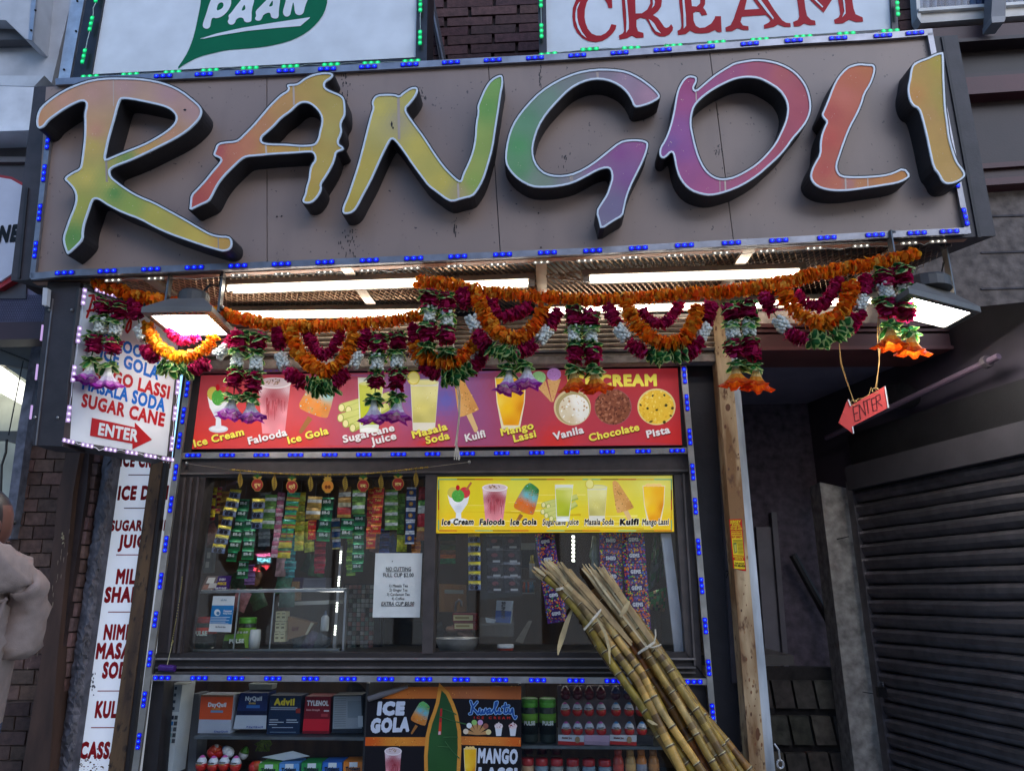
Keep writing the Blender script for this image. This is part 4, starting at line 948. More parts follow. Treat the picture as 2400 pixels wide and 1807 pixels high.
lp('duct_box', [(-200, -120), (96, -120), (74, 94), (60, 92), (14, 48), (-200, 40)], .12, .12, C(200, 200, 204), parent=nb)
lp('duct_underside', [(-200, 42), (14, 49), (60, 93), (-200, 98)], .06, .05, C(92, 90, 92), parent=nb)  # underside's shade is put into its darker grey
lp('duct_edge', [(82, -120), (96, -120), (75, 96), (66, 93)], .128, .01, C(170, 172, 178), METAL, nb)
lp('lamp_box_top', [(-200, 178), (104, 178), (80, 203), (-200, 196)], .10, .2, C(206, 208, 212), parent=nb)
lp('lamp_box', [(-200, 197), (80, 205), (69, 306), (-200, 314)], .15, .2, C(232, 232, 236), parent=nb)
lp('fascia', [(-200, 310), (82, 306), (70, 420), (60, 700), (-200, 700)], .02, .2, C(84, 78, 82), parent=nb)
lp('fascia_ledge', [(-200, 366), (64, 368), (62, 380), (-200, 380)], .04, .02, C(120, 114, 116), parent=nb)
ns = thing('oval_sign', 'white rounded sign with black serif letters and red edge behind the sign box', 'sign', LNP.at(10, 540))
lp('sign_edge', [(-200, 404), (-20, 407), (28, 415), (66, 436), (62, 600), (40, 652), (0, 676), (-200, 684)], .05, .04, C(170, 40, 44), parent=ns)
lp('sign_face', [(-200, 411), (-20, 413), (26, 421), (60, 440), (56, 590), (30, 640), (0, 660), (-200, 668)], .06, .02, C(214, 214, 226), PRINT, ns)
mb = MB(); text(mb, 'NE', (-6, 567), (40, 563), 38, LNP, .063, C(24, 24, 26), bold=.07); mb.build('lettering', PRINT, ns)
la = thing('neighbour_canopy', 'lilac mesh underside and dark red beam of the neighbouring canopy', 'canopy', LNP.at(40, 720))
lp('canopy_soffit', [(-200, 660), (52, 668), (106, 702), (102, 757), (-200, 760)], .01, .05, C(136, 126, 148), parent=la)
mb = MB()
for i in range(50):
    x = -90 + i * 4.2
    for dx in (-22, 22): mb.slab([(x, 690), (x + 1, 690), (x + 1 + dx, 754), (x + dx, 754)], LNP, .016 + (.002 if dx > 0 else 0), .001, C(100, 92, 110))
mb.build('soffit_mesh', METAL, la, kind='stuff')
lp('canopy_beam', [(-200, 759), (106, 754), (98, 794), (-200, 800)], .03, .1, C(70, 42, 48), parent=la)
NP2 = YP(0.25)
nr = thing('neighbour_interior', 'brightly lit pale interior of the neighbouring shop', 'interior', NP2.at(30, 1000))
lp('inner_wall', [(-300, 780), (140, 780), (140, 1330), (-300, 1330)], -.25, .05, C(198, 202, 190), parent=nr, plane=NP2)
lp('bulkhead', [(-300, 790), (110, 790), (92, 868), (-300, 812)], 0, .1, C(92, 84, 78), parent=nr, plane=NP2)
GLOWP = emitmat('light_panel', (1, .99, .86), 1.3)
lp('light_panel', [(-300, 846), (0, 858), (78, 914), (72, 960), (0, 920), (-300, 905)], -.02, .02, C(240), GLOWP, nr, NP2)
lp('soffit_step', [(-300, 826), (0, 832), (86, 876), (82, 905), (0, 850), (-300, 838)], -.01, .02, C(150, 146, 138), parent=nr, plane=NP2)
lp('inner_wall', [(-300, 1010), (40, 1010), (66, 1024), (62, 1048), (0, 1030), (-300, 1040)], 0, .04, C(120, 112, 104), parent=nr, plane=NP2)
mb = MB(); mb.tube([NP2.at(54, 846, .02), NP2.at(20, 1020, .02)], .003, 5, C(40, 36, 34)); mb.tube([NP2.at(0, 820, .02), NP2.at(80, 852, .02)], .004, 5, C(30, 28, 28)); mb.build('cable', RUBBER, nr)
mb = MB(); mb.tube([NP2.at(16, 1030, .03), NP2.at(14, 1060, .03), NP2.at(4, 1090, .03), NP2.at(1, 1180, .03)], .006, 6, C(70, 66, 60)); mb.build('cable', RUBBER, nr)

# brick pier left of the tall sign
WP = YP(0.02)
pr = thing('brick_pier', 'worn brown brick pier between the lit neighbour and a brown pilaster', 'wall', WP.at(80, 1700))
lp('mortar', [(62, 1030), (260, 1030), (150, 1850), (-160, 1850), (-120, 1660)], -.008, .2, C(112, 92, 84), STONE, pr, WP)
brick_rows(pr, WP, [(66, 1046), (172, 1046), (92, 1640), (-46, 1640)], 18, 2.3, C(112, 84, 72), gap=.10, proud=.004)
brick_rows(pr, WP, [(-50, 1645), (92, 1645), (66, 1850), (-90, 1850)], 6, 2.3, C(84, 64, 56), gap=.10, proud=.004)
lp('stone_edge', [(78, 790), (100, 790), (64, 1000), (38, 1190), (24, 1262), (4, 1262), (17, 1190), (42, 1000)], .05, .2, C(128, 128, 140), STONE, pr, WP)
p2_ = thing('pilaster', 'rust brown painted steel pilaster on the brick pier', 'pilaster', WP.at(100, 1800))
lp('pilaster_face', [(158, 1050), (190, 1050), (172, 1150), (134, 1545), (112, 1850), (44, 1850), (96, 1545), (137, 1150)], .09, .12, C(84, 58, 46), WOODM, p2_, WP)
lp('pilaster_return', [(190, 1050), (210, 1050), (203, 1150), (143, 1545), (120, 1850), (106, 1850), (132, 1545), (172, 1150)], .06, .1, C(58, 44, 42), RUBBER, p2_, WP)
mb = MB()
for i in range(26):
    t = rnd(); x = 160 - 95 * t + ru(-9, 9); y = 1250 + 330 * t + ru(-20, 20); mb.slab([(x, y), (x + ru(.6, 2), y), (x + ru(0, 1) - 1, y + ru(4, 16)), (x - 1, y + 6)], WP, .091, .001, C(140, 116, 96))
for i in range(9):
    x, y = random.gauss(146, 2.5), random.gauss(1256, 9); mb.slab([(x, y), (x + ru(1, 4), y - 1), (x + ru(0, 3), y + ru(2, 7)), (x - 1, y + 4)], WP, .0915, .001, C(190, 170, 130))
mb.build('worn_paint', PAINT, p2_, kind='stuff')
pc = thing('brick_column', 'narrow column of single reddish bricks beside crumbling grey stone', 'wall', WP.at(120, 1800))
brick_rows(pc, WP, [(208, 1056), (246, 1056), (128, 1850), (88, 1850)], 23, 1, C(132, 100, 92), gap=.11, proud=.035, stagger=False, thick=.08)
st = thing('stone_strip', 'crumbling grey stone strip against the left edge of the tall white sign', 'stone strip', WP.at(150, 1800))
mb = MB(); NR, NC = 90, 6; vs_, fs = [], []
for i in range(NR + 1):
    t = i / NR; y = 1060 + (1850 - 1060) * t; xl, xr = 245 - 118 * t, 275 - 113 * t
    for j in range(NC + 1):
        u = j / NC; e = .02 + .03 * math.sin(PI * u) + ru(-.006, .008) + .01 * math.sin(i * .7 + j) * math.sin(i * .23)
        vs_.append(WP.at(xl + (xr - xl) * u + (ru(-2.5, 2.5) if 0 < j else ru(-2, 2)), y, e))
for i in range(NR):
    for j in range(NC):
        a = i * (NC + 1) + j; fs.append((a, a + NC + 1, a + NC + 2, a + 1))
mb.add(vs_, fs, C(106, 101, 106)); mb.build('stone_face', STONE, st)
lp('stone_core', [(250, 1064), (270, 1064), (160, 1850), (132, 1850)], .015, .06, C(90, 88, 96), STONE, st, WP)

# ================================================================== right side: post, passage, roller shutter
bm = thing('lintel', 'maroon moulded lintel over the dark passage on the right', 'lintel', K.at(2000, 800))
for (ya, yb, off, c) in ((758, 766, .06, (100, 52, 50)), (766, 772, .035, (70, 40, 40)), (772, 778, .055, (98, 52, 50)), (778, 784, .035, (66, 38, 38)), (784, 812, .05, (104, 58, 56)), (812, 820, .062, (120, 68, 64))):
    lp('moulding', [(1690, ya + 1), (2520, ya - 4), (2520, yb - 4), (1690, yb + 1)], off, off + .2, C(*c), parent=bm, plane=K)
po = thing('door_post', 'door post with a rust stained tan face and a galvanised grey side', 'post', (K.at(1790, 1800).x, 0, 0))
RP = YP(-0.10)
mb = MB(); mb.slab([(1668, 690), (1702, 690), (1800, 1860), (1763, 1860)], RP, 0, .10, C(184, 146, 98)); mb.build('tan_face', TANM, po)
mb = MB(); mb.slab([(1702, 690), (1715, 690), (1822, 1860), (1800, 1860)], RP, -.012, .088, C(190, 196, 202)); mb.build('galvanised_face', WOODM, po)
mb = MB()
for i in range(60):
    t = rnd() ** .7; y = 800 + 1000 * t; x = 1702 + (y - 690) * .0838 - ru(2, 30); s_ = ru(.7, 2.4); mb.poly(ell(x, y, s_, s_ * ru(1, 3), 6), RP, .0008, C(*random.choice([(120, 72, 40), (96, 60, 38), (150, 110, 70)])))
for x, y, a, b in ((1706, 955, 6, 9), (1678, 770, 3, 6), (1776, 1720, 5, 16), (1700, 1000, 3, 5)): mb.poly(ell(x, y, a, b, 9), RP, .001, C(104, 62, 34))
mb.build('rust_patch', PAINT, po, kind='stuff')
mb = MB(); c0 = YP(-.11).at(1818, 1776); mb.tube([c0 + V((0, 0, .05)), c0 + V((.012, -.01, .03)), c0 + V((.012, -.012, -.005))], .004, 6, C(190, 190, 192)); mb.tube([c0 + V((.012 + .012 * math.cos(a), -.012, -.018 + .014 * math.sin(a))) for a in [i * PI / 6 for i in range(13)]], .004, 6, C(200, 200, 202)); mb.build('hasp', METAL, po)
sk = thing('door_sticker', 'red and yellow sticker with door company phone numbers on the tan post', 'sticker', RP.at(1728, 1335))
SQ_ = [(1708.5, 1217), (1738, 1216), (1749, 1338), (1719, 1336)]
def sq(u, v): a = (SQ_[0][0] + (SQ_[1][0] - SQ_[0][0]) * u, SQ_[0][1] + (SQ_[1][1] - SQ_[0][1]) * u); b = (SQ_[3][0] + (SQ_[2][0] - SQ_[3][0]) * u, SQ_[3][1] + (SQ_[2][1] - SQ_[3][1]) * u); return (a[0] + (b[0] - a[0]) * v, a[1] + (b[1] - a[1]) * v)
YE, RS = C(232, 200, 40), C(190, 28, 24)
mb = MB(); mb.poly([sq(0, 0), sq(1, 0), sq(1, 1), sq(.7, .995), sq(.5, .985), sq(.2, .965), sq(0, .955)], RP, .0015, RS, thick=.001); mb.build('backing', PRINT, sk)
mb = MB()
for a, b in ((.23, .70), (.80, .965)): mb.poly([sq(.09, a), sq(.93, a), sq(.93, b), sq(.09, b)], RP, .0022, YE)
mb.build('yellow_field', PRINT, sk)
mb = MB()
for s, u0, u1, v, cap, c in (('JERSEY', .06, .92, .075, 6.5, YE), ('STEEL', .2, .85, .118, 3.6, YE), ('DOORS INC.', .1, .92, .158, 3.8, YE), ('973 482-4020', .06, .96, .208, 4.6, YE), ('MANUFACTURERS', .12, .9, .265, 3.2, RS), ('and INSTALLERS', .14, .9, .305, 3.2, RS), ('BUY DIRECT', .12, .9, .365, 5, RS), ('EMERGENCY', .08, .94, .745, 3.8, YE), ('SERVICE', .18, .84, .785, 3.8, YE), ('"Fully Insured"', .16, .9, .87, 3.6, C(40, 30, 20)), ('973 482-4020', .12, .94, .925, 5, C(40, 30, 20))):
    text(mb, s, sq(u0, v), sq(u1, v), cap, RP, .003, c, bold=.05)
for i in range(11):
    v = .40 + i * .026; mb.poly([sq(.5 - .04 * (i < 3) * 8, v), sq(.92, v), sq(.92, v + .009), sq(.5 - .04 * (i < 3) * 8, v + .009)], RP, .003, C(90, 70, 30))
mb.poly([sq(.16, .47), sq(.42, .45), sq(.44, .64), sq(.2, .67)], RP, .003, C(120, 130, 60)); mb.poly([sq(.22, .5), sq(.38, .49), sq(.4, .62), sq(.25, .64)], RP, .0036, C(190, 180, 80))
mb.build('lettering', PRINT, sk)
# passage
DK = C(58, 48, 50)
ps = thing('passage', 'dark entrance passage between the door post and the roller shutter', 'passage', (1.5, .9, 0))
PB = YP(1.0)
T_D = V((ray(835, 1388).x, ray(835, 1388).y, 0)).normalized()
T0 = YP(.60).at(2030, 1300)
T = Plane(T0, T_D.cross(V((0, 0, 1))))
zc = K.at(1950, 818).z
lp('back_wall', [(1598, 700), (2160, 700), (2200, 1860), (1598, 1860)], 0, .1, C(96, 84, 94), STONE, ps, PB)
mb = MB(); mb.box((K.at(1690, 1300).x, .02, zc), (T0.x + .3, 1.0, zc + .06), C(140, 130, 146)); mb.build('passage_ceiling', PAINT, ps)
mb = MB(); mb.slab([(1700, 780), (2480, 700), (2480, 1020), (2003, 1150), (1700, 1240)], T, -.05, .1, C(70, 62, 72)); mb.build('passage_wall', PAINT, ps)
lp('door_panel', [(1772, 1235), (1818, 1235), (1846, 1566), (1796, 1560)], .03, .03, C(120, 114, 120), PAINT, ps, PB)
lp('door_trim', [(1808, 1200), (1820, 1200), (1850, 1572), (1838, 1572)], .06, .06, C(104, 98, 104), PAINT, ps, PB)
mb = MB(); mb.tube([PB.at(1858, 1300, .1), PB.at(1970, 1504, .1)], .022, 8, C(26, 22, 24)); mb.build('handrail', RUBBER, ps)
brick_rows(ps, YP(.92), [(1700, 1582), (1960, 1586), (2020, 1840), (1745, 1840)], 3, 5.2, C(92, 84, 76), gap=.22, proud=.02, jitter=.1, name='block', stagger=True, mats=STONE)
lp('mortar', [(1690, 1560), (1990, 1564), (2040, 1860), (1720, 1860)], -.01, .05, C(52, 46, 44), STONE, ps, YP(.92))
pipe = MB(); A_, B_ = T.at(2060, 968, .05), T.at(2341, 835, .05); pipe.tube([A_ + (A_ - B_) * .6, A_, B_], .013, 8, C(110, 90, 106)); pipe.tube([B_ - (B_ - A_) * .1, B_ - (B_ - A_) * .07], .026, 8, C(90, 80, 84))
o = pipe.build('conduit_pipe', PAINT); tag(o, 'mauve conduit pipe running up the wall above the roller shutter', 'pipe')
mb = MB(); mb.poly(chaikin(ell(2112, 928, 48, 30, 12, .2)), T, .002, C(34, 30, 34)); mb.build('soot_patch', STONE, ps)
gp = thing('grey_post', 'plain grey concrete post at the left edge of the roller shutter', 'post', T.at(2050, 1800, .05))
pq = T.at(2012, 1400).y
lp('post_face', [(1921, 1130), (2004, 1148), (2100, 1860), (2010, 1860)], 0, .16, C(172, 164, 156), STONE, gp, YP(pq))
lp('post_chip', [(1961, 1262), (1990, 1256), (1990, 1258), (1962, 1265)], .002, .002, C(60, 54, 54), STONE, gp, YP(pq))
lp('post_chip', [(2022, 1620), (2060, 1626), (2060, 1628), (2022, 1622)], .002, .002, C(60, 54, 54), STONE, gp, YP(pq))
# shutter slats, one object each, level and evenly spaced on the side wall plane
sh = thing('roller_shutter', 'dark grey roller shutter with wide horizontal slats on the right', 'shutter', T.at(2200, 1800))
zt = [T.at(2030 + (y - 1150) * .12, y).z for y in (1272, 1306.5, 1337, 1371.5, 1406, 1440, 1474.6, 1509, 1541.5, 1576, 1610, 1644.6, 1680.8, 1717, 1755)]
dz = (zt[0] - zt[-1]) / 14; z0 = zt[0] + 4 * dz
e0 = T.at(2016, 1300).dot(T_D); e1 = T.at(2560, 1300).dot(T_D)
def tp(e, z, off): b = T0 + T_D * (e - T0.dot(T_D)); return V((b.x, b.y, z)) + T.n * off
prof = [(0.02, 0), (.10, .014), (.30, .022), (.60, .020), (.88, .008), (.98, -.002)]
for i in range(38):
    zz_ = z0 - i * dz
    if zz_ - dz < 0: break
    mb = MB(); es_ = [e0 + (e1 - e0) * k / 8 for k in range(9)]; jt = [(ru(-.0016, .0016), ru(-.003, .003)) for _ in es_]
    for (a, oa), (b_, ob) in zip(prof[:-1], prof[1:]):
        for k in range(8):
            (za0, oa0), (za1, oa1) = jt[k], jt[k + 1]
            mb.quad(tp(es_[k], zz_ - dz * a + za0, oa + oa0), tp(es_[k + 1], zz_ - dz * a + za1, oa + oa1), tp(es_[k + 1], zz_ - dz * b_ + za1, ob + oa1), tp(es_[k], zz_ - dz * b_ + za0, ob + oa0), scl(C(126, 120, 124), ru(.86, 1.1)))
    mb.build('slat', METAL, sh)
mb = MB(); mb.hexa([tp(e0, 0, -.02), tp(e1, 0, -.02), tp(e1, z0 + .3, -.02), tp(e0, z0 + .3, -.02)] + [tp(e0, 0, -.05), tp(e1, 0, -.05), tp(e1, z0 + .3, -.05), tp(e0, z0 + .3, -.05)], C(30, 28, 30)); mb.build('shutter_back', RUBBER, sh)
mb = MB(); mb.hexa([tp(e0 - .0, 0, .03), tp(e0 - .045, 0, .03), tp(e0 - .045, z0 + .05, .03), tp(e0, z0 + .05, .03)] + [tp(e0, 0, -.02), tp(e0 - .045, 0, -.02), tp(e0 - .045, z0 + .05, -.02), tp(e0, z0 + .05, -.02)], C(130, 126, 130)); mb.build('guide_rail', METAL, sh)
mb = MB(); mb.hexa([tp(e0 - .05, z0, .06), tp(e1, z0, .06), tp(e1, z0 + .12, .06), tp(e0 - .05, z0 + .12, .06)] + [tp(e0 - .05, z0, -.04), tp(e1, z0, -.04), tp(e1, z0 + .12, -.04), tp(e0 - .05, z0 + .12, -.04)], C(70, 66, 70)); mb.build('shutter_hood', PAINT, sh)
mb = MB(); q = T.at(2066, 1622, .06); mb.box((-.02, -.012, -.02), (.02, .012, .025), C(40, 38, 40), M=Matrix.Translation(q)); mb.tube([q + V((-.012, 0, .02)), q + V((-.012, 0, .045)), q + V((.012, 0, .045)), q + V((.012, 0, .02))], .004, 6, C(120, 120, 124)); mb.build('padlock', METAL, sh)

# ================================================================== flower garlands
ORG = [C(255, 128, 10), C(255, 150, 20), C(255, 108, 10), C(255, 180, 46), C(255, 118, 14), C(250, 92, 14), C(255, 166, 34), C(255, 200, 80)]
YLO = [C(244, 170, 30), C(240, 140, 22), C(250, 190, 44), C(236, 120, 20)]
MAR = [C(190, 16, 84), C(208, 28, 98), C(156, 10, 70), C(222, 50, 120), C(172, 10, 56)]
def ruffle(mb, path, R, ds, cols, npet=9, jag=.5):
    """thread of ruffled cloth flowers: rings of petals along a path"""
    seg = [(V(b) - V(a)).length for a, b in zip(path[:-1], path[1:])]; L = sum(seg); s = 0.0; flip = 1
    while s <= L:
        r_, i = s, 0
        while i < len(seg) - 1 and r_ > seg[i]: r_ -= seg[i]; i += 1
        a, b = V(path[i]), V(path[i + 1]); p = a + (b - a) * min(1, r_ / max(seg[i], 1e-6)); t = (b - a).normalized()
        x = t.cross(V((.3, .8, .5))).normalized(); y = t.cross(x); base = rnd() * 6.28; cc = random.choice(cols)
        for j in range(npet):
            g = base + 2 * PI * j / npet + ru(-.2, .2); d = x * math.cos(g) + y * math.sin(g); w = t.cross(d)
            Rr = R * ru(.70, 1.25); tl = R * ru(-1, 1) * jag * 1.5 + flip * R * .15; hw = Rr * ru(.28, .5)
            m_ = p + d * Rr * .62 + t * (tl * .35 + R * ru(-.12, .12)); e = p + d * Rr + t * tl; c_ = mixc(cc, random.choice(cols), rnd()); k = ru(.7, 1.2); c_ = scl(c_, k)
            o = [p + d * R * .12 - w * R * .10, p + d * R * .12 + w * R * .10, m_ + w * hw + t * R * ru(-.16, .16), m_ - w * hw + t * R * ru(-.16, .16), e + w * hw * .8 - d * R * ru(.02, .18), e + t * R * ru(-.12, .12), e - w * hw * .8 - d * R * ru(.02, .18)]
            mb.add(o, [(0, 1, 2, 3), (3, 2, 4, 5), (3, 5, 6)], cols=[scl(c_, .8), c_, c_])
        s += ds * ru(.8, 1.2); flip = -flip
def whorl_mesh(sd_, n=6, L=.042, up=.0):
    random.seed(sd_); mb = MB()
    for lay in range(2):
        for j in range(n):
            g = 2 * PI * (j + lay * .37) / n + ru(-.2, .2); d = V((math.cos(g), math.sin(g), 0)); w = V((-d.y, d.x, 0)); l = L * ru(.8, 1.15); hw = l * ru(.40, .52)
            k = ru(-.3, .3) + (lay - .5) * .7
            def P(r, s_, f=0): return d * l * r + w * hw * s_ + V((0, 0, l * (k * r + f - abs(s_) * .18 - .35 * r * r)))
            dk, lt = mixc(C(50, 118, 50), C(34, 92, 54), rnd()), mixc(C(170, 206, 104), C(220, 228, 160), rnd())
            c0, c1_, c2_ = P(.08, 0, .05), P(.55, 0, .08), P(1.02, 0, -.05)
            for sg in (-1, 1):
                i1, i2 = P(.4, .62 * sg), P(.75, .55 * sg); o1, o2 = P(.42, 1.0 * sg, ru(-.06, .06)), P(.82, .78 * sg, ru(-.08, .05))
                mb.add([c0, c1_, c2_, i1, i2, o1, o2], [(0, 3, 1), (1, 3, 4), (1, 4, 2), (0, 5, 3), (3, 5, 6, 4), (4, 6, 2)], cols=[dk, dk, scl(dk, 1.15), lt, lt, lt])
    return mb.mesh('leaf_whorl', PETAL)
def carn_mesh(sd_, L=.052, R=.0315):
    random.seed(sd_); mb = MB(); ruffle(mb, [V((0, 0, L / 2)), V((0, 0, -L / 2))], R, .0065, MAR, 11, .35); return mb.mesh('flower', PETAL)
def bud_mesh(sd_, L=.060, R=.019):
    random.seed(sd_); mb = MB()
    for i in range(50):
        g = i * 2.4 + ru(-.2, .2); z = L / 2 - L * (i + .5) / 50; r_ = R * ru(.8, 1.15); k = ru(.85, 1.05); mb.ball((math.cos(g) * r_, math.sin(g) * r_, z), ru(.0066, .0086), (.70 * k, .70 * k, .62 * k), n=7, k=4)
    return mb.mesh('bud_cluster', PLASTIC, True)
def trumpet_mesh(sd_, pal, wide):
    random.seed(sd_); mb = MB(); n = 24; rows = [(.007, .036), (.010, .014), (.015, -.006), (.023, -.024), (.032, -.038), (.040, -.046)]
    vs_, fs, cs = [], [], []; ph = rnd() * 6
    for i, (r_, z) in enumerate(rows):
        for j in range(n):
            a = 2 * PI * j / n; rf = 1 + (.26 * math.sin(5 * a + ph) + .16 * math.sin(11 * a + ph * 2)) * (i / 5) ** 1.5; zz2 = z + (.007 * math.sin(7 * a + ph) * (i / 5) ** 2)
            vs_.append(V((math.cos(a) * r_ * rf * wide, math.sin(a) * r_ * rf * wide, zz2)))
    for i in range(len(rows) - 1):
        for j in range(n):
            fs.append((i * n + j, i * n + (j + 1) % n, (i + 1) * n + (j + 1) % n, (i + 1) * n + j)); cs.append(scl(pal[i], ru(.88, 1.1)))
    mb.add(vs_, fs, cols=cs); return mb.mesh('trumpet_flower', PETAL)
WHm = [whorl_mesh(100 + i) for i in range(3)]; CAm = [carn_mesh(200 + i) for i in range(3)]; BUm = [bud_mesh(300 + i) for i in range(3)]
PUR = [C(240, 240, 230), C(242, 240, 238), C(236, 226, 238), C(206, 130, 200), C(160, 40, 158)]
ORT = [C(232, 228, 200), C(240, 210, 140), C(244, 160, 50), C(240, 104, 20), C(226, 70, 14)]
TPm = [trumpet_mesh(400 + i, PUR, 1.25) for i in range(3)]; TOm = [trumpet_mesh(450 + i, ORT, 1.35) for i in range(3)]
random.seed(77)
ELE = {'l': ('leaf_whorl', WHm), 'm': ('flower', CAm), 'w': ('bud_cluster', BUm), 'p': ('trumpet_flower', TPm), 'o': ('trumpet_flower', TOm)}
def element(kind, plane, px, py, parent, axis=None, off=0.0, k=1.0):
    nm, ms = ELE[kind]; p = plane.at(px, py, off); ax = axis or V((ru(-.15, .15), ru(-.15, .15), 1))
    return link(nm, random.choice(ms), frame(p, V((math.cos(rnd() * 6.3), math.sin(rnd() * 6.3), .05)), ax) @ Matrix.Diagonal((k, k, k, 1)), parent)
def tassel(parent, plane, seq, off=0.0):
    pts = [plane.at(x, y, off) for _, x, y in seq]
    mb = MB(); mb.tube([pts[0] + V((0, 0, .02))] + pts, .002, 5, C(60, 90, 50)); s = mb.build('hanging_tassel', PETAL, parent)
    for k, x, y in seq: element(k, plane, x, y, s, off=off)
def swag_path(plane, pts, off):
    p = [plane.at(x, y, off) for x, y in pts]; out = []
    for i in range(len(p) - 1):
        a, b, c, d = p[max(i - 1, 0)], p[i], p[i + 1], p[min(i + 2, len(p) - 1)]
        for k in range(4):
            t = k / 4; out.append(b * (2 * t**3 - 3 * t**2 + 1) + (c - a) * .5 * (t**3 - 2 * t**2 + t) + c * (-2 * t**3 + 3 * t**2) + (d - b) * .5 * (t**3 - t**2))
    return out + [p[-1]]
def rope_part(name, parent, plane, pts, R, cols, off=0.0, ds=.0062, npet=8):
    mb = MB(); ruffle(mb, swag_path(plane, pts, off), R, ds, cols, npet); o = mb.build(name, PETAL, parent, kind='stuff'); return o
def flower_swag(parent, plane, seq, off):
    pts = [plane.at(x, y, off) for _, x, y in seq]; mb = MB(); mb.tube(pts, .002, 5, C(60, 90, 50)); s = mb.build('flower_swag', PETAL, parent)
    for i, (k, x, y) in enumerate(seq):
        a = pts[max(i - 1, 0)]; b = pts[min(i + 1, len(pts) - 1)]; ax = (a - b).normalized()
        if k == 'l':
            for e in (-.014, .014): 
                o = element('l', plane, x, y, s, ax + V((ru(-.3, .3), ru(-.5, .2), ru(-.3, .3))), off); o.matrix_basis = Matrix.Translation(ax * e) @ o.matrix_basis
        elif k == 'm':
            for e in (-.012, .012):
                o = element('m', plane, x, y, s, ax, off, .86); o.matrix_basis = Matrix.Translation(ax * e) @ o.matrix_basis
        else: element(k, plane, x, y, s, ax, off)
ga = thing('flower_garland', 'left door garland of orange rope, whose first swag glows under the floodlight', 'garland', G1.at(560, 745), 'cloth flower garlands under the sign')
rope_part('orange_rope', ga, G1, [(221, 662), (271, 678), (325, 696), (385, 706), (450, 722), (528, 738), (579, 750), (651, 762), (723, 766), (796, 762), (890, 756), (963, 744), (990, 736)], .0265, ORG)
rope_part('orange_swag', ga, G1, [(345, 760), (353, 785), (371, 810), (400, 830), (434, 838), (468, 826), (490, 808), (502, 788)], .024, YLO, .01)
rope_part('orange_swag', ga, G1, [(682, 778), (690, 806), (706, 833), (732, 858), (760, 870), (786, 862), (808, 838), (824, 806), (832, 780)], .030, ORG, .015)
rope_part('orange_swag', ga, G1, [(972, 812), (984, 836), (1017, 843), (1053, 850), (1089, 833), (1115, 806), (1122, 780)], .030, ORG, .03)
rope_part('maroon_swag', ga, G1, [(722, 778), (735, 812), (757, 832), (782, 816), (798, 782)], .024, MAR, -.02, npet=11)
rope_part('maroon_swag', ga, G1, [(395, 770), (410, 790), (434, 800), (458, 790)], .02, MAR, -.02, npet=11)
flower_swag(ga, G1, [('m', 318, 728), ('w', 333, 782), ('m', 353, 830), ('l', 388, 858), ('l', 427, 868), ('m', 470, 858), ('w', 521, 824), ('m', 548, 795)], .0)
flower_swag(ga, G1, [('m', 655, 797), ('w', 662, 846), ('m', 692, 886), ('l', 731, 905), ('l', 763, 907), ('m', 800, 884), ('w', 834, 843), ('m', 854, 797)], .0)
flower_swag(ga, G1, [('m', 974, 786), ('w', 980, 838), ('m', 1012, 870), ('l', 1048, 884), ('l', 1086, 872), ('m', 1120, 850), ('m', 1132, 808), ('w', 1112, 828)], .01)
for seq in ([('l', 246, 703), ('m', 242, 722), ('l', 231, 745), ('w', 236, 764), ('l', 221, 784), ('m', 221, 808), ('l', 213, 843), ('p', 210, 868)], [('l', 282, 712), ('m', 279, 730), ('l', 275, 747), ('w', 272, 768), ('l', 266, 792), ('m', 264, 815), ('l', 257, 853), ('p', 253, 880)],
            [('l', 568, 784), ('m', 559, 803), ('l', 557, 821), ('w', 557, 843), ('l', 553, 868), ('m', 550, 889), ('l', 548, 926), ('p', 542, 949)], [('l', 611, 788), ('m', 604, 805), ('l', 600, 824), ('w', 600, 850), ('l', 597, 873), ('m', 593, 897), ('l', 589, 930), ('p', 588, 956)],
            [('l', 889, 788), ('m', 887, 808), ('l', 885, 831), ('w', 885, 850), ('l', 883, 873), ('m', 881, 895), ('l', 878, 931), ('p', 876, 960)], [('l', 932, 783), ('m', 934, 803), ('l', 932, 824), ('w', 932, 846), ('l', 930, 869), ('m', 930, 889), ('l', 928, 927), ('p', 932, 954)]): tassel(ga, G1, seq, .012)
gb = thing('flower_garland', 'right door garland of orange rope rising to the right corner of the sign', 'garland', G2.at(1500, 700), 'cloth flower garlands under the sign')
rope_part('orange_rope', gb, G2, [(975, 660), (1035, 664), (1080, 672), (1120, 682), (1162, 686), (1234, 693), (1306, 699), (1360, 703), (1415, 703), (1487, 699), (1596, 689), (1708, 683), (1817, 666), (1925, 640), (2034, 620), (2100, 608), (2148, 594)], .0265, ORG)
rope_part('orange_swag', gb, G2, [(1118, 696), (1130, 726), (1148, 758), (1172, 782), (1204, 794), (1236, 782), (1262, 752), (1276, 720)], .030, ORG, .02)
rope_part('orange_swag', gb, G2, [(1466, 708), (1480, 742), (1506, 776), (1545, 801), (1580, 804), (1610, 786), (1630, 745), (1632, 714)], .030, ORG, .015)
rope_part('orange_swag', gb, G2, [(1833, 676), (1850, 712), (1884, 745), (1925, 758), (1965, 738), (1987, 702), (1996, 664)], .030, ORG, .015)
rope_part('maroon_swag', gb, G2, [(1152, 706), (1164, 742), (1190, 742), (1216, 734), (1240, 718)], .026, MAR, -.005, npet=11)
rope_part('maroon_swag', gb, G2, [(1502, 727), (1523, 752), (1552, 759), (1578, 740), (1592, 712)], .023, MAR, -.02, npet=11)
rope_part('maroon_swag', gb, G2, [(1868, 692), (1897, 714), (1925, 716), (1947, 690), (1962, 658)], .024, MAR, -.02, npet=11)
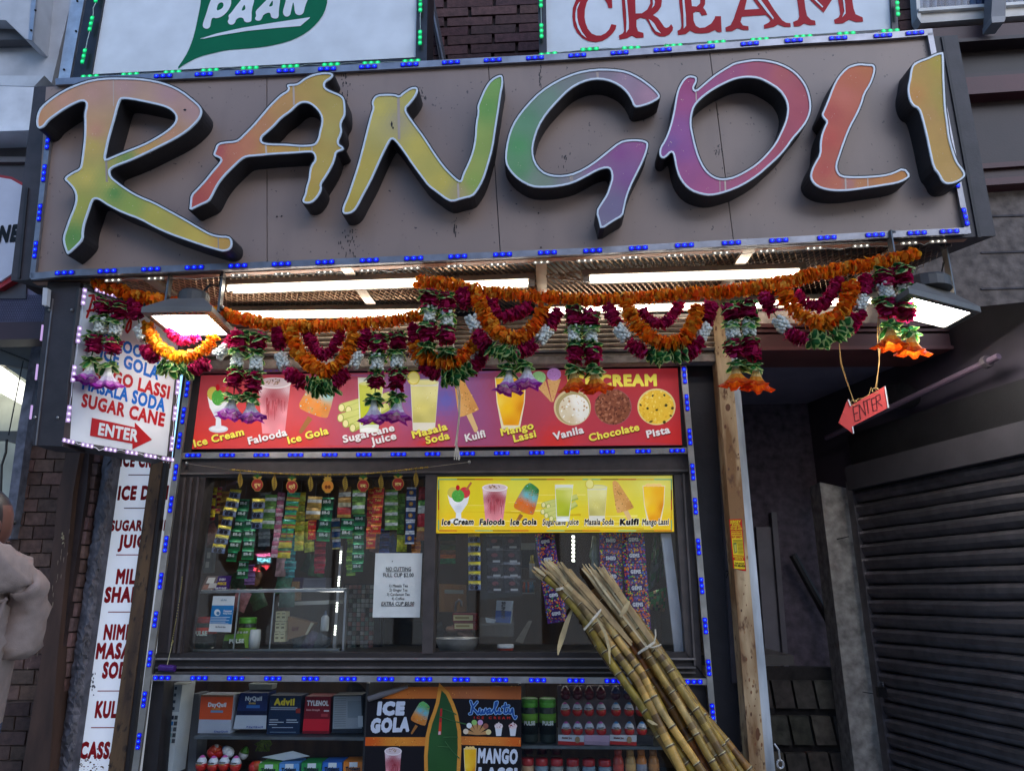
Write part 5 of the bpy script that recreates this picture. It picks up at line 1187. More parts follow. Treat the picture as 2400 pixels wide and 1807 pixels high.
flower_swag(gb, G2, [('m', 1089, 703), ('w', 1110, 758), ('m', 1130, 800), ('l', 1160, 818), ('l', 1190, 828), ('m', 1234, 818), ('w', 1274, 786), ('m', 1299, 744)], .01)
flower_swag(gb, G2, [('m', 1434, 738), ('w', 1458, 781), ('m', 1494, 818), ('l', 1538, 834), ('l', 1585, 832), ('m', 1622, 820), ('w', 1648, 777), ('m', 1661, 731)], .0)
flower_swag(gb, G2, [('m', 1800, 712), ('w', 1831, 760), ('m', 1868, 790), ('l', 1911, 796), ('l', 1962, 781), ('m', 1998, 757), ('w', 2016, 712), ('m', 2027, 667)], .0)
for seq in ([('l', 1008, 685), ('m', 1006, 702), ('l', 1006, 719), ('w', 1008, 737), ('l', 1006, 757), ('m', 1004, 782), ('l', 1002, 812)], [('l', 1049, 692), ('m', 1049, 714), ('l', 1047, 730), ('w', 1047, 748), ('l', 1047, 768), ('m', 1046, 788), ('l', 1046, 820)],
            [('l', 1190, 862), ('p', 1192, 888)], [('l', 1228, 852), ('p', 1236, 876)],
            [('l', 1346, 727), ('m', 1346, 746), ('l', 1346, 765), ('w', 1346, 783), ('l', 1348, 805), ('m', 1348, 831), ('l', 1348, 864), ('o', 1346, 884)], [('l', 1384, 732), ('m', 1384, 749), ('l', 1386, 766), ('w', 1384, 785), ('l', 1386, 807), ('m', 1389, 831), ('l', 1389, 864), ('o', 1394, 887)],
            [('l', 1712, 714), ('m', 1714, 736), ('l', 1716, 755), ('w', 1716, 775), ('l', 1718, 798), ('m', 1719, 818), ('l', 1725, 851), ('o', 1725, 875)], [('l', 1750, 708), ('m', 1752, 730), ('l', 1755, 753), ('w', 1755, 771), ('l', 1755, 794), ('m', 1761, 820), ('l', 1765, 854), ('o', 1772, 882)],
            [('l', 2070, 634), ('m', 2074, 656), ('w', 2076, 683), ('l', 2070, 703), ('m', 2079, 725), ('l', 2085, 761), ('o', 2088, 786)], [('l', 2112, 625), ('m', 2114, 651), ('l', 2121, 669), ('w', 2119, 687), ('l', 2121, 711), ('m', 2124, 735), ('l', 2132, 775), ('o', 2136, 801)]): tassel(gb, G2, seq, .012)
# white cord that hangs from the garlands
KC = YP(-0.30)
mb = MB(); cp = [(1061, 798), (1066, 830), (1072, 880), (1078, 930), (1077, 975), (1072, 1020), (1070, 1045)]
mb.tube([KC.at(x, y) for x, y in cp], .0028, 6, C(225, 215, 200)); mb.tube([KC.at(x - 3 + 2 * math.sin(y / 30), y, .006) for x, y in cp[2:]], .0024, 6, C(225, 215, 200))
for k in range(6): mb.tube([KC.at(1070 + ru(-1, 1), 1042), KC.at(1066 + k * 2, 1060), KC.at(1066 + k * 2.4 + ru(-2, 2), 1080 + ru(-6, 2))], .0022, 5, C(225, 215, 200))
o = mb.build('dangling_cord', FABRIC); tag(o, 'knotted white cord dangling in front of the red menu sign', 'cord')

# ================================================================== red hanging ENTER arrow
AP = YP(-0.45)
ar = thing('arrow_sign', 'red cardboard arrow with handwritten ENTER hanging on twine', 'sign', AP.at(2030, 960))
mb = MB(); mb.poly([(1966, 990.6), (1987, 936), (1992.5, 951), (2073, 905.6), (2081, 956), (1997, 999.6), (1999.6, 1016)], AP, 0, C(206, 62, 58), thick=.006); mb.build('card', PAPER, ar)
mb = MB(); mb.slab([(1987, 936), (1990, 936), (1995, 951), (1992.5, 952)], AP, .002, .006, C(225)); mb.slab([(2073, 905.6), (2075.5, 905), (2083.5, 955), (2081, 956)], AP, .002, .006, C(225)); mb.slab([(1997, 999.6), (1999.5, 999), (2002, 1015), (1999.6, 1016)], AP, .002, .006, C(225)); mb.build('card_edge', PAPER, ar)
v, f = [], []
def a3(x, y): return (1700 + x / 3.1414, 760 + y / 3.1414)
for i, lt in enumerate([[[(940,610),(955,715),(985,705)],[(940,610),(978,595)],[(948,660),(975,650)]], [[(995,700),(985,590),(1035,670),(1018,565)]], [[(1020,570),(1065,548)],[(1042,560),(1055,655)]], [[(1075,550),(1090,640),(1118,630)],[(1075,550),(1102,538)],[(1082,595),(1105,585)]], [[(1118,620),(1108,530),(1138,515),(1142,555),(1115,570),(1155,600)]]]):
    a, b = strokes2d([[a3(*p) for p in l] for l in lt], 2.0, 6); mb = MB(); mb.add([AP.at(x, y, .001) for x, y in a], b, C(70, 20, 24)); mb.build('lettering', PRINT, ar)
TW = C(190, 150, 90)
for pts in ([(1967, 806), (1972, 850), (1984, 890), (2001, 942)], [(1967, 806), (1970, 852), (1988, 905), (2003, 944)], [(2059, 734), (2056, 790), (2061, 850), (2052, 905), (2052, 915)], [(2060, 734), (2063, 800), (2058, 870), (2053, 914)], [(2003, 944), (2010, 935), (2022, 934), (2036, 926), (2042, 908)]):
    mb = MB(); mb.tube([AP.at(x, y, -.002) for x, y in pts], .0016, 5, TW); mb.build('twine', FABRIC, ar)
for x, y in ((2001, 944), (2052, 915)):
    mb = MB(); c0 = AP.at(x, y); mb.tube([c0 + V((.012 * math.cos(a), ru(-.002, .002), .010 * math.sin(a))) for a in [i * PI / 6 for i in range(12)]], .0014, 5, C(200, 170, 110)); mb.build('ring', METAL, ar)
# ================================================================== printed pictures of drinks, drawn on their sign
def BX(x0, y0, x1, y1, lean=0.0):
    return lambda u, v: (x0 + (x1 - x0) * u + lean * (1 - v), y0 + (y1 - y0) * v)
def mp(f, pts): return [f(*p) for p in pts]
class Pic:
    """layers of ink on one plane, each a hair above the last"""
    def __init__(s, plane, off): s.mb, s.pl, s.o, s.k = MB(), plane, off, 0
    def lay(s): s.k += 1; return s.o + s.k * .00012
    def p(s, pts, col): s.mb.poly(pts, s.pl, s.lay(), col)
    def g(s, pts, ctrl, step): grad_poly(s.mb, pts, s.pl, s.lay(), ctrl, step)
    def specks(s, pts, n, r, cols):
        xs = [p[0] for p in pts]; ys = [p[1] for p in pts]; o = s.lay(); done = 0
        for _ in range(n * 4):
            if done >= n: break
            x, y = ru(min(xs), max(xs)), ru(min(ys), max(ys))
            if inside(x, y, pts):
                k = ru(.4, 1) * r; s.mb.poly(ell(x, y, k, k * ru(.4, 1), 5, ru(0, 3)), s.pl, o + ru(0, .00008), random.choice(cols)); done += 1
    def done(s, parent, name='picture', mat=None): return s.mb.build(name, mat or PRINT, parent)
def falooda(P, f, st=5):
    body = mp(f, [(.03, .10), (.97, .10), (.90, .45), (.80, 1), (.15, 1), (.08, .5)])
    P.g(body, [(*f(.1, .2), C(226, 200, 206)), (*f(.9, .2), C(220, 190, 198)), (*f(.3, .38), C(176, 92, 104)), (*f(.6, .42), C(148, 50, 62)), (*f(.45, .34), C(158, 66, 78)), (*f(.75, .4), C(180, 90, 100)), (*f(.1, .6), C(232, 160, 168)), (*f(.4, .62), C(190, 84, 96)), (*f(.85, .65), C(228, 150, 160)), (*f(.2, .92), C(236, 150, 158)), (*f(.7, .92), C(232, 140, 150))], st)
    o = P.lay()
    for i in range(16):
        u = ru(.22, .8); v0 = ru(.35, .55); v1 = v0 + ru(.08, .3)
        P.mb.poly(mp(f, [(u, v0), (u + .035, v0), (u + .02, v1), (u + .01, v1)]), P.pl, o + ru(0, .0001), C(*random.choice([(150, 48, 60), (168, 70, 80), (190, 90, 100)])))
    P.p(mp(f, ell(.5, .10, .49, .10, 22)), C(236, 226, 228)); P.p(mp(f, ell(.5, .095, .43, .08, 22)), C(216, 196, 200))
    P.specks(mp(f, ell(.48, .075, .24, .05, 14)), 34, abs(f(.03, 0)[0] - f(0, 0)[0]), [C(140, 96, 40), C(176, 130, 60), C(110, 70, 30)])
def popsicle(P, f, cols, st=5, stick=C(160, 104, 54)):
    P.p(mp(f, [(.26, .70), (.38, .75), (.10, .99), (.05, .99), (.03, .95)]), stick)
    body = chaikin(mp(f, [(.55, .02), (.66, 0), (.93, .12), (.98, .20), (.80, .68), (.70, .75), (.08, .60), (.02, .52), (.10, .42), (.42, .08)]))
    P.g(body, [(*f(.75, .10), cols[0]), (*f(.55, .12), cols[0]), (*f(.9, .2), scl(cols[0], .7)), (*f(.50, .28), cols[1]), (*f(.75, .36), cols[1]), (*f(.30, .45), cols[2]), (*f(.5, .52), cols[2]), (*f(.7, .58), scl(cols[2], .8)), (*f(.15, .52), cols[3]), (*f(.5, .66), cols[3])], st)
    P.specks(body, 60, abs(f(.025, 0)[0] - f(0, 0)[0]), [scl(c, k) for c in cols for k in (.75, 1.2)])
def soda(P, f, st=5):
    P.p(mp(f, [(.10, .16), (.98, .16), (.86, 1), (.18, 1)]), C(226, 222, 206))
    P.g(mp(f, [(.12, .24), (.96, .24), (.87, .86), (.185, .86)]), [(*f(.3, .3), C(232, 226, 150)), (*f(.8, .3), C(236, 230, 160)), (*f(.5, .6), C(222, 212, 120)), (*f(.85, .7), C(204, 194, 112)), (*f(.3, .82), C(190, 180, 100))], st)
    P.p(mp(f, ell(.54, .17, .43, .055, 20)), C(206, 206, 160)); P.p(mp(f, ell(.54, .178, .39, .04, 20)), C(232, 226, 156))
    P.p(mp(f, ell(.20, .10, .20, .12, 16)), C(214, 200, 70)); P.p(mp(f, ell(.20, .10, .165, .10, 16)), C(238, 230, 140))
    P.specks(mp(f, [(.2, .3), (.9, .3), (.82, .8), (.22, .8)]), 26, abs(f(.02, 0)[0] - f(0, 0)[0]), [C(240, 236, 190), C(196, 186, 110)])
def juice(P, f, st=5):
    for a, b in (((.02, .56), (.62, .40)), ((.16, .60), (.98, .34)), ((0, .74), (.5, .62)), ((.10, .84), (.55, .70)), ((.24, .92), (.95, .52))):
        A, B = V(f(*a)), V(f(*b)); n = V((-(B - A).y, (B - A).x)).normalized() * abs(f(.0, .075)[1] - f(0, 0)[1])
        P.p([tuple(A + n), tuple(B + n), tuple(B - n), tuple(A - n)], C(176, 186, 84)); P.p([tuple(A + n * .4), tuple(B + n * .4), tuple(B - n * .9), tuple(A - n * .9)], C(206, 208, 120))
        P.p(ell(A.x, A.y, n.length * .8, n.length * 1.02, 14), C(150, 160, 70)); P.p(ell(A.x, A.y, n.length * .62, n.length * .85, 14), C(232, 224, 160))
    P.p(mp(f, [(.34, .02), (.86, .02), (.74, 1), (.38, 1)]), C(224, 228, 214))
    P.g(mp(f, [(.36, .14), (.84, .14), (.735, .86), (.40, .86)]), [(*f(.45, .2), C(206, 210, 84)), (*f(.8, .25), C(220, 222, 120)), (*f(.5, .6), C(186, 196, 48)), (*f(.7, .8), C(170, 182, 40))], st)
    P.p(mp(f, ell(.6, .13, .24, .035, 16)), C(222, 224, 140)); P.p(mp(f, ell(.56, .955, .17, .04, 16)), C(244, 246, 240))
def kulfi(P, f, st=5):
    P.p(mp(f, [(.50, .70), (.70, .66), (.96, .94), (.90, 1.0), (.82, .99)]), C(222, 186, 130))
    body = chaikin(mp(f, [(.02, .06), (.10, 0), (.24, .02), (.36, .10), (.98, .60), (.98, .64), (.28, .76), (.22, .72)]))
    P.g(body, [(*f(.15, .1), C(222, 166, 96)), (*f(.4, .3), C(214, 156, 86)), (*f(.3, .6), C(226, 172, 104)), (*f(.8, .6), C(204, 144, 76))], st)
    P.specks(body, 46, abs(f(.035, 0)[0] - f(0, 0)[0]), [C(176, 116, 56), C(236, 196, 136), C(160, 120, 60)])
def mango(P, f, st=5, ice=True):
    P.p(mp(f, [(0, .03), (1, .03), (.96, .5), (.80, 1), (.22, 1), (.06, .5)]), C(236, 226, 190))
    P.g(mp(f, [(.03, .05), (.97, .05), (.93, .5), (.76, .93), (.28, .93), (.09, .5)]), [(*f(.2, .2), C(250, 204, 50)), (*f(.7, .2), C(244, 180, 36)), (*f(.4, .6), C(252, 196, 30)), (*f(.9, .6), C(226, 140, 20)), (*f(.5, .9), C(238, 160, 24)), (*f(.1, .5), C(255, 216, 80))], st)
    if ice:
        for u in (.25, .5, .72): P.p(mp(f, ell(u, .02, .14, .045, 8)), C(248, 208, 130))
def sundae(P, f, st=5):
    P.p(mp(f, ell(.5, .93, .40, .075, 20)), C(206, 212, 220)); P.p(mp(f, ell(.5, .92, .33, .05, 20)), C(232, 234, 238))
    P.p(mp(f, [(.40, .70), (.60, .70), (.62, .92), (.38, .92)]), C(224, 228, 234))
    P.g(mp(f, [(.05, .28), (.95, .28), (.88, .48), (.62, .72), (.38, .72), (.14, .50)]), [(*f(.2, .35), C(240, 238, 240)), (*f(.8, .35), C(226, 226, 230)), (*f(.5, .6), C(208, 212, 220)), (*f(.4, .45), C(248, 248, 250))], st)
    P.p(mp(f, ell(.28, .22, .24, .14, 16)), C(206, 190, 84)); P.p(mp(f, ell(.75, .22, .23, .14, 16)), C(206, 60, 66))
    b = mp(f, ell(.48, .30, .26, .16, 18)); P.p(b, C(86, 168, 70)); P.specks(b, 30, abs(f(.03, 0)[0] - f(0, 0)[0]), [C(60, 140, 54), C(120, 190, 96)])
    P.p(mp(f, ell(.47, .10, .08, .07, 12)), C(190, 24, 40)); P.p(mp(f, [(.78, .14), (.86, .17), (1.06, -.02), (1.0, -.05)]), C(180, 110, 70))

# ------------------------------------------------------------------ red menu sign
def za(x, y): return (440 + x / 3.687, 840 + y / 3.687)
def zb(x, y): return (1020 + x / 3.687, 840 + y / 3.687)
rm = thing('menu_sign', 'wide red menu sign picturing drinks and ice cream above the service window', 'sign', K.at(1024, 1050))
RQ = [(448, 1052), (1601, 1043), (1588, 863), (468, 880)]
mb = MB(); mb.slab(RQ, K, -.004, .02, C(190, 50, 46)); mb.build('panel', PLASTIC, rm)
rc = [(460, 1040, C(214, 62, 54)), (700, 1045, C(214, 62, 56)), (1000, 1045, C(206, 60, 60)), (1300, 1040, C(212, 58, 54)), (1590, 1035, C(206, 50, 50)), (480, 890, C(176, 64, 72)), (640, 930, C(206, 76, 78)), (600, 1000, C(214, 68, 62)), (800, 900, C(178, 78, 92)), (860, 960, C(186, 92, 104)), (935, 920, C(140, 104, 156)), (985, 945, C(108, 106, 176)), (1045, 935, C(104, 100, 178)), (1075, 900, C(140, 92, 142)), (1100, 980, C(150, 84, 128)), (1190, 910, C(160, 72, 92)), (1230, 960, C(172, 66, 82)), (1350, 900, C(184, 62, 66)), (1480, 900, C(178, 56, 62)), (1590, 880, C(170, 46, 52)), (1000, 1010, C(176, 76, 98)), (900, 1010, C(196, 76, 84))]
mb = MB(); grad_poly(mb, RQ, K, -.0035, rc, 13); mb.build('print_ground', EMITP, rm)
LY, LWH = C(240, 226, 90), C(232, 226, 226)
def pic(fn, f, parent, plane, off, mat=None, **k):
    mat = mat or EMITP
    P = Pic(plane, off); fn(P, f, **k); P.done(parent, mat=mat)
o_ = -.0032
pic(sundae, BX(*za(160, 210), *za(370, 640)), rm, K, o_)
pic(falooda, BX(*za(600, 165), *za(898, 650)), rm, K, o_)
IG = [C(96, 170, 90), C(150, 206, 206), C(230, 140, 50), C(222, 130, 40)]
pic(popsicle, BX(*za(950, 130), *za(1290, 655)), rm, K, o_, cols=IG)
pic(juice, BX(*za(1320, 155), *za(1760, 640)), rm, K, o_)
pic(soda, BX(*za(1895, 120), *za(2175, 625)), rm, K, o_)
pic(kulfi, BX(*zb(150, 110), *zb(380, 640)), rm, K, o_)
pic(mango, BX(*zb(515, 150), *zb(785, 610)), rm, K, o_, ice=False)
for (cx_, cy_, col, base) in ((895, 165, C(158, 208, 140), [(848, 215), (955, 195), (1008, 378), (1000, 375)]), (1026, 138, C(196, 140, 206), [(968, 182), (1086, 178), (1022, 376), (1010, 376)])):
    P = Pic(K, o_); q = [zb(*p) for p in base]; P.p(q, C(216, 166, 106)); P.specks(q, 40, 1.6, [C(186, 130, 70), C(232, 190, 130)])
    e = ell(*zb(cx_, cy_), 62 / 3.687, 54 / 3.687, 20); P.p(e, col); P.specks(e, 30, 2.4, [scl(col, .8), scl(col, 1.12)]); P.done(rm, mat=EMITP)
P = Pic(K, o_); e0_ = ell(*zb(1185, 423), 160 / 3.687, 155 / 3.687, 36); P.p(e0_, C(212, 196, 150)); P.p(ell(*zb(1190, 428), 148 / 3.687, 142 / 3.687, 36), C(176, 158, 108))
e1_ = ell(*zb(1200, 440), 132 / 3.687, 128 / 3.687, 30); P.g(e1_, [(*zb(1240, 380), C(246, 244, 236)), (*zb(1120, 440), C(222, 208, 176)), (*zb(1250, 480), C(240, 238, 230)), (*zb(1170, 530), C(216, 198, 160))], 4); P.specks(e1_, 46, 3.2, [C(206, 188, 150), C(250, 248, 242), C(190, 150, 100), C(226, 214, 186)]); P.done(rm, mat=EMITP)
P = Pic(K, o_); P.p(ell(*zb(1537, 420), 161 / 3.687, 155 / 3.687, 36), C(150, 90, 90)); e1_ = ell(*zb(1535, 420), 154 / 3.687, 149 / 3.687, 32); P.p(e1_, C(132, 76, 54)); P.specks(e1_, 150, 5.0, [C(104, 56, 40), C(158, 98, 72), C(120, 66, 48), C(92, 46, 34), C(170, 112, 86)]); P.done(rm, mat=EMITP)
P = Pic(K, o_); P.p(ell(*zb(1912, 418), 165 / 3.687, 158 / 3.687, 36), C(226, 206, 140)); e1_ = ell(*zb(1912, 420), 152 / 3.687, 146 / 3.687, 32); P.p(e1_, C(234, 190, 60)); P.specks(e1_, 120, 3.4, [C(240, 206, 84), C(222, 170, 44), C(246, 216, 110)])
for x, y in ((1880, 322), (1980, 318), (1775, 402), (1835, 432), (1915, 445), (1995, 405), (2050, 430), (2035, 495), (1865, 545), (1980, 550)): P.p(ell(*zb(x, y), ru(3, 5), ru(2, 4), 7, ru(0, 3)), C(76, 66, 30))
P.done(rm, mat=EMITP)
def caption(s, a, b, col, cap=16.5):
    mb = MB(); sh_ = 1.4
    text(mb, s, (a[0] - .5, a[1] + sh_ + .6), (b[0] + 1.2, b[1] + sh_ + .6), cap + 1.4, K, -.0022, C(112, 34, 28), bold=.07, up='perp')
    text(mb, s, a, b, cap, K, -.0016, col, bold=.04, up='perp'); mb.build('lettering', EMITP, rm)
for s, a, b, c in (('Ice Cream', za(58, 765), za(490, 658), LY), ('Falooda', za(528, 743), za(862, 662), LWH), ('Ice Gola', za(870, 738), za(1220, 648), LY), ('Sugarcane', za(1345, 728), za(1790, 622), LWH), ('Juice', za(1588, 748), za(1806, 692), LWH), ('Masala', za(1945, 690), zb(110, 612), LY), ('Soda', za(2060, 738), zb(128, 690), LY), ('Kulfi', zb(265, 718), zb(438, 675), LWH), ('Mango', zb(572, 668), zb(855, 604), LY), ('Lassi', zb(682, 722), zb(876, 674), LY), ('Vanila', zb(1026, 703), zb(1288, 640), LWH), ('Chocolate', zb(1333, 716), zb(1768, 618), LY), ('Pista', zb(1832, 685), zb(2033, 640), LWH)): caption(s, a, b, c)
mb = MB(); text(mb, 'ICE CREAM', zb(1145, 241), zb(1917, 233), 26, K, -.002, LY, bold=.06); mb.build('lettering', EMITP, rm)

# ------------------------------------------------------------------ yellow menu board in the right window
def zy(x, y): return (1000 + x / 3.784, 1090 + y / 3.784)
ym = thing('menu_sign', 'yellow menu board with seven named treats across the top of the right window', 'sign', K.at(1300, 1246))
YQ = [zy(82, 603), zy(2195, 590), zy(2178, 92), zy(95, 104)]
mb = MB(); mb.slab(YQ, K, -.012, .012, C(226, 196, 40)); mb.build('panel', PLASTIC, ym)
mb = MB(); grad_poly(mb, YQ, K, -.0116, [(*zy(150, 200), C(232, 216, 60)), (*zy(800, 150), C(226, 220, 76)), (*zy(1400, 180), C(226, 220, 90)), (*zy(2000, 180), C(226, 222, 110)), (*zy(300, 560), C(236, 190, 24)), (*zy(900, 560), C(238, 190, 22)), (*zy(1500, 560), C(238, 200, 30)), (*zy(2100, 560), C(238, 196, 30)), (*zy(450, 300), C(226, 206, 40)), (*zy(1250, 400), C(232, 212, 40)), (*zy(1900, 400), C(230, 216, 60))], 10); mb.build('print_ground', EMITP, ym)
mb = MB()
for i in range(14):
    y = ru(250, 560); x = ru(100, 1500); l = ru(300, 700)
    mb.poly([zy(x, y), zy(x + l, y + ru(-20, 30)), zy(x + l, y + 3), zy(x, y + 3)], K, -.0113, C(*random.choice([(214, 178, 30), (240, 228, 120), (224, 190, 40)])))
mb.build('print_streak', EMITP, ym, kind='stuff')
mb = MB(); BC = [C(96, 160, 130), C(100, 40, 34), C(180, 50, 40), C(206, 160, 30)]
for i in range(26):
    x0 = 110 + i * 79.5
    for yy, k in ((122, 0), (576, 2)):
        mb.poly([zy(x0, yy), zy(x0 + 79, yy), zy(x0 + 79, yy + 9), zy(x0, yy + 9)], K, -.0112, BC[(i // 2 + k) % 4])
for i in range(5):
    for xx in (102, 2166): mb.poly([zy(xx, 130 + i * 89), zy(xx + 9, 130 + i * 89), zy(xx + 9, 219 + i * 89), zy(xx, 219 + i * 89)], K, -.0111, BC[i % 4])
mb.build('print_border', EMITP, ym)
o_ = -.0108
pic(sundae, BX(*zy(175, 165), *zy(390, 520)), ym, K, o_); pic(falooda, BX(*zy(488, 165), *zy(722, 510)), ym, K, o_)
IG2 = [C(60, 140, 70), C(110, 186, 196), C(226, 108, 30), C(220, 120, 30)]
pic(popsicle, BX(*zy(765, 155), *zy(1005, 545)), ym, K, o_, cols=IG2); pic(juice, BX(*zy(1030, 165), *zy(1345, 500)), ym, K, o_); pic(soda, BX(*zy(1405, 130), *zy(1605, 500)), ym, K, o_)
pic(kulfi, BX(*zy(1640, 135), *zy(1840, 520)), ym, K, o_); pic(mango, BX(*zy(1915, 170), *zy(2115, 520)), ym, K, o_)
for s, x0, x1, bd in (('Ice Cream', 133, 415, .05), ('Falooda', 468, 692, .05), ('Ice Gola', 742, 975, .05), ('Sugarcane Juice', 1027, 1346, .03), ('Masala Soda', 1400, 1658, .03), ('Kulfi', 1712, 1880, .07), ('Mango Lassi', 1912, 2146, .03)):
    mb = MB(); a, b = zy(x0, 528), zy(x1, 524)
    text(mb, s, (a[0] - 1, a[1] + .9), (b[0] + 1, b[1] + .9), 15.2, K, -.0092, C(236, 232, 214), bold=bd + .07, shear=.12); text(mb, s, a, b, 13.4, K, -.0086, C(24, 22, 20), bold=bd, shear=.12); mb.build('lettering', EMITP, ym)

# ------------------------------------------------------------------ ice gola poster on the lower glass
def zp(x, y): return (840 + x / 5.53, 1590 + y / 5.53)
PQ = K; po_ = thing('poster', 'black and orange treats poster with a green surfboard shape on the lower glass', 'poster', K.at(1040, 1800))
mb = MB(); mb.poly([zp(60, 1420), zp(2108, 1420), zp(2112, 92), zp(640, 100), zp(118, 255)], K, -.031, C(26, 24, 30), thick=.002); mb.build('sheet', PRINT, po_)
P = Pic(K, -.0305)
for q in ([(300, 258), (640, 105), (2110, 95), (2108, 268), (1200, 255)], [(92, 755), (870, 757), (862, 870), (86, 868)], [(1330, 745), (2106, 762), (2106, 876), (1338, 855)]):
    q = [zp(*p) for p in q]; P.g(q, [(*zp(100, 800), C(214, 90, 30)), (*zp(500, 800), C(222, 140, 52)), (*zp(1000, 200), C(190, 104, 48)), (*zp(1400, 180), C(176, 104, 66)), (*zp(2000, 180), C(170, 96, 56)), (*zp(1700, 820), C(220, 130, 54)), (*zp(2100, 820), C(214, 100, 36))], 5); P.specks(q, 40, 1.6, [C(160, 84, 30), C(236, 170, 84)])
P.done(po_, 'orange_band')
leaf = [(1078, 150), (1135, 205), (1195, 330), (1245, 470), (1284, 680), (1288, 900), (1262, 1420), (905, 1420), (898, 1000), (918, 750), (958, 580), (1010, 440), (1048, 320)]
P = Pic(K, -.0295); lf = [zp(*p) for p in leaf]; ob = offset(lf, 8.5); P.p(ob, C(216, 146, 60)); P.specks(ob, 60, 1.5, [C(180, 110, 40), C(236, 180, 96)]); P.g(lf, [(*zp(1080, 300), C(42, 80, 46)), (*zp(1000, 800), C(48, 92, 50)), (*zp(1200, 800), C(40, 78, 42)), (*zp(1080, 1200), C(44, 86, 44))], 6)
P.p([zp(1062, 385), zp(1088, 385), zp(1072, 725), zp(1034, 725)], C(180, 40, 44)); P.p([zp(1050, 560), zp(1078, 560), zp(1070, 690), zp(1040, 690)], C(214, 70, 40)); P.p([zp(1040, 680), zp(1068, 682), zp(1066, 722), zp(1034, 722)], C(222, 180, 190))
P.done(po_, 'surfboard_shape')
mb = MB()
for l in ([(1090, 390), (1210, 430), (1270, 465)], [(1050, 490), (1200, 540), (1400, 590)], [(1100, 760), (1290, 755)], [(1030, 880), (1180, 885)], [(1120, 810), (1200, 920), (1310, 1030)]): mb.tube([K.at(*zp(*p), -.0285) for p in l], .0022, 5, C(60, 100, 60))
mb.build('crease', PRINT, po_)
PWH = C(206, 212, 226)
for s, p0, p1, cap, bd in (('ICE', (238, 458), (595, 456), 29, .09), ('GOLA', (150, 688), (660, 668), 31, .08), ('MANGO', (1545, 1078), (2062, 1092), 32, .06), ('LASSI', (1545, 1330), (2052, 1340), 33, .06)):
    mb = MB(); text(mb, s, zp(*p0), zp(*p1), cap, K, -.029, PWH, bold=bd, shear=.06); mb.build('lettering', PRINT, po_)
kw = [[(1455,290),(1480,360),(1465,450),(1440,455)],[(1540,300),(1500,350),(1475,375),(1520,420),(1550,455),(1575,420)],[(1575,390),(1570,440),(1590,455),(1610,410),(1612,450),(1635,445),(1650,390)],[(1700,395),(1665,420),(1670,452),(1700,430),(1705,395),(1705,445),(1730,440)],[(1730,440),(1790,340),(1800,300),(1775,310),(1765,400),(1780,452),(1805,430)],[(1830,390),(1822,445),(1850,440)],[(1905,320),(1890,440),(1915,450),(1935,430)],[(1870,365),(1950,350)],[(1950,390),(1945,440),(1975,445),(1995,390)],[(1998,390),(2005,470),(2030,515),(2045,490)]]
for w, off, col in ((7.2, -.0292, C(150, 186, 226)), (4.2, -.0287, C(30, 80, 150))):
    v, f = strokes2d([[zp(*p) for p in l] for l in kw], w); mb = MB(); mb.add([K.at(x, y, off) for x, y in v], f, col); mb.build('lettering', PRINT, po_)
mb = MB(); text(mb, 'ICE CREAM', zp(1496, 518), zp(1968, 522), 5.6, K, -.029, C(170, 44, 40), bold=.05, track=.35); mb.build('lettering', PRINT, po_)
pic(popsicle, BX(*zp(672, 290), *zp(932, 722)), po_, K, -.0295, mat=PRINT, cols=[C(96, 176, 96), C(110, 180, 196), C(226, 140, 50), C(206, 116, 40)])
pic(falooda, BX(*zp(335, 885), *zp(565, 1430)), po_, K, -.0295, mat=PRINT); pic(mango, BX(*zp(1365, 885), *zp(1532, 1400)), po_, K, -.0295, mat=PRINT)
P = Pic(K, -.0295)
for x, y, c in ((1392, 682, (226, 206, 180)), (1436, 606, (226, 230, 232)), (1502, 566, (150, 196, 110)), (1580, 566, (206, 160, 200)), (1650, 612, (150, 90, 76)), (1686, 690, (220, 206, 150))):
    a, b = V(zp(x, y)), V(zp(1540, 722)); n = V((-(b - a).y, (b - a).x)).normalized() * 5.5; P.p([tuple(a + n), tuple(a - n), tuple(b - n * .2), tuple(b + n * .2)], C(190, 140, 90)); P.p(ell(a.x, a.y, 6.4, 6.4, 14), C(*c))
P.done(po_, 'picture')
P = Pic(K, -.0295)
for x in (1818, 2002):
    P.p([zp(x - 48, 620), zp(x + 48, 620), zp(x + 32, 740), zp(x - 32, 740)], C(214, 216, 222)); P.p(ell(*zp(x, 612), 10, 7, 14), C(226, 206, 206)); P.specks(ell(*zp(x, 606), 9, 6, 12), 10, 2.2, [C(150, 50, 60), C(240, 230, 230)]); P.p([zp(x - 5, 560), zp(x + 8, 560), zp(x + 10, 600), zp(x - 8, 600)], C(226, 206, 206))
P.done(po_)
mb = MB(); mb.tube([K.at(*zp(130, 262), -.02), K.at(*zp(300, 205), -.018), K.at(*zp(480, 150), -.02), K.at(*zp(640, 100), -.024)], [.011, .012, .010, .006], 10, C(110, 106, 108)); mb.build('curled_corner', PLASTIC, po_)

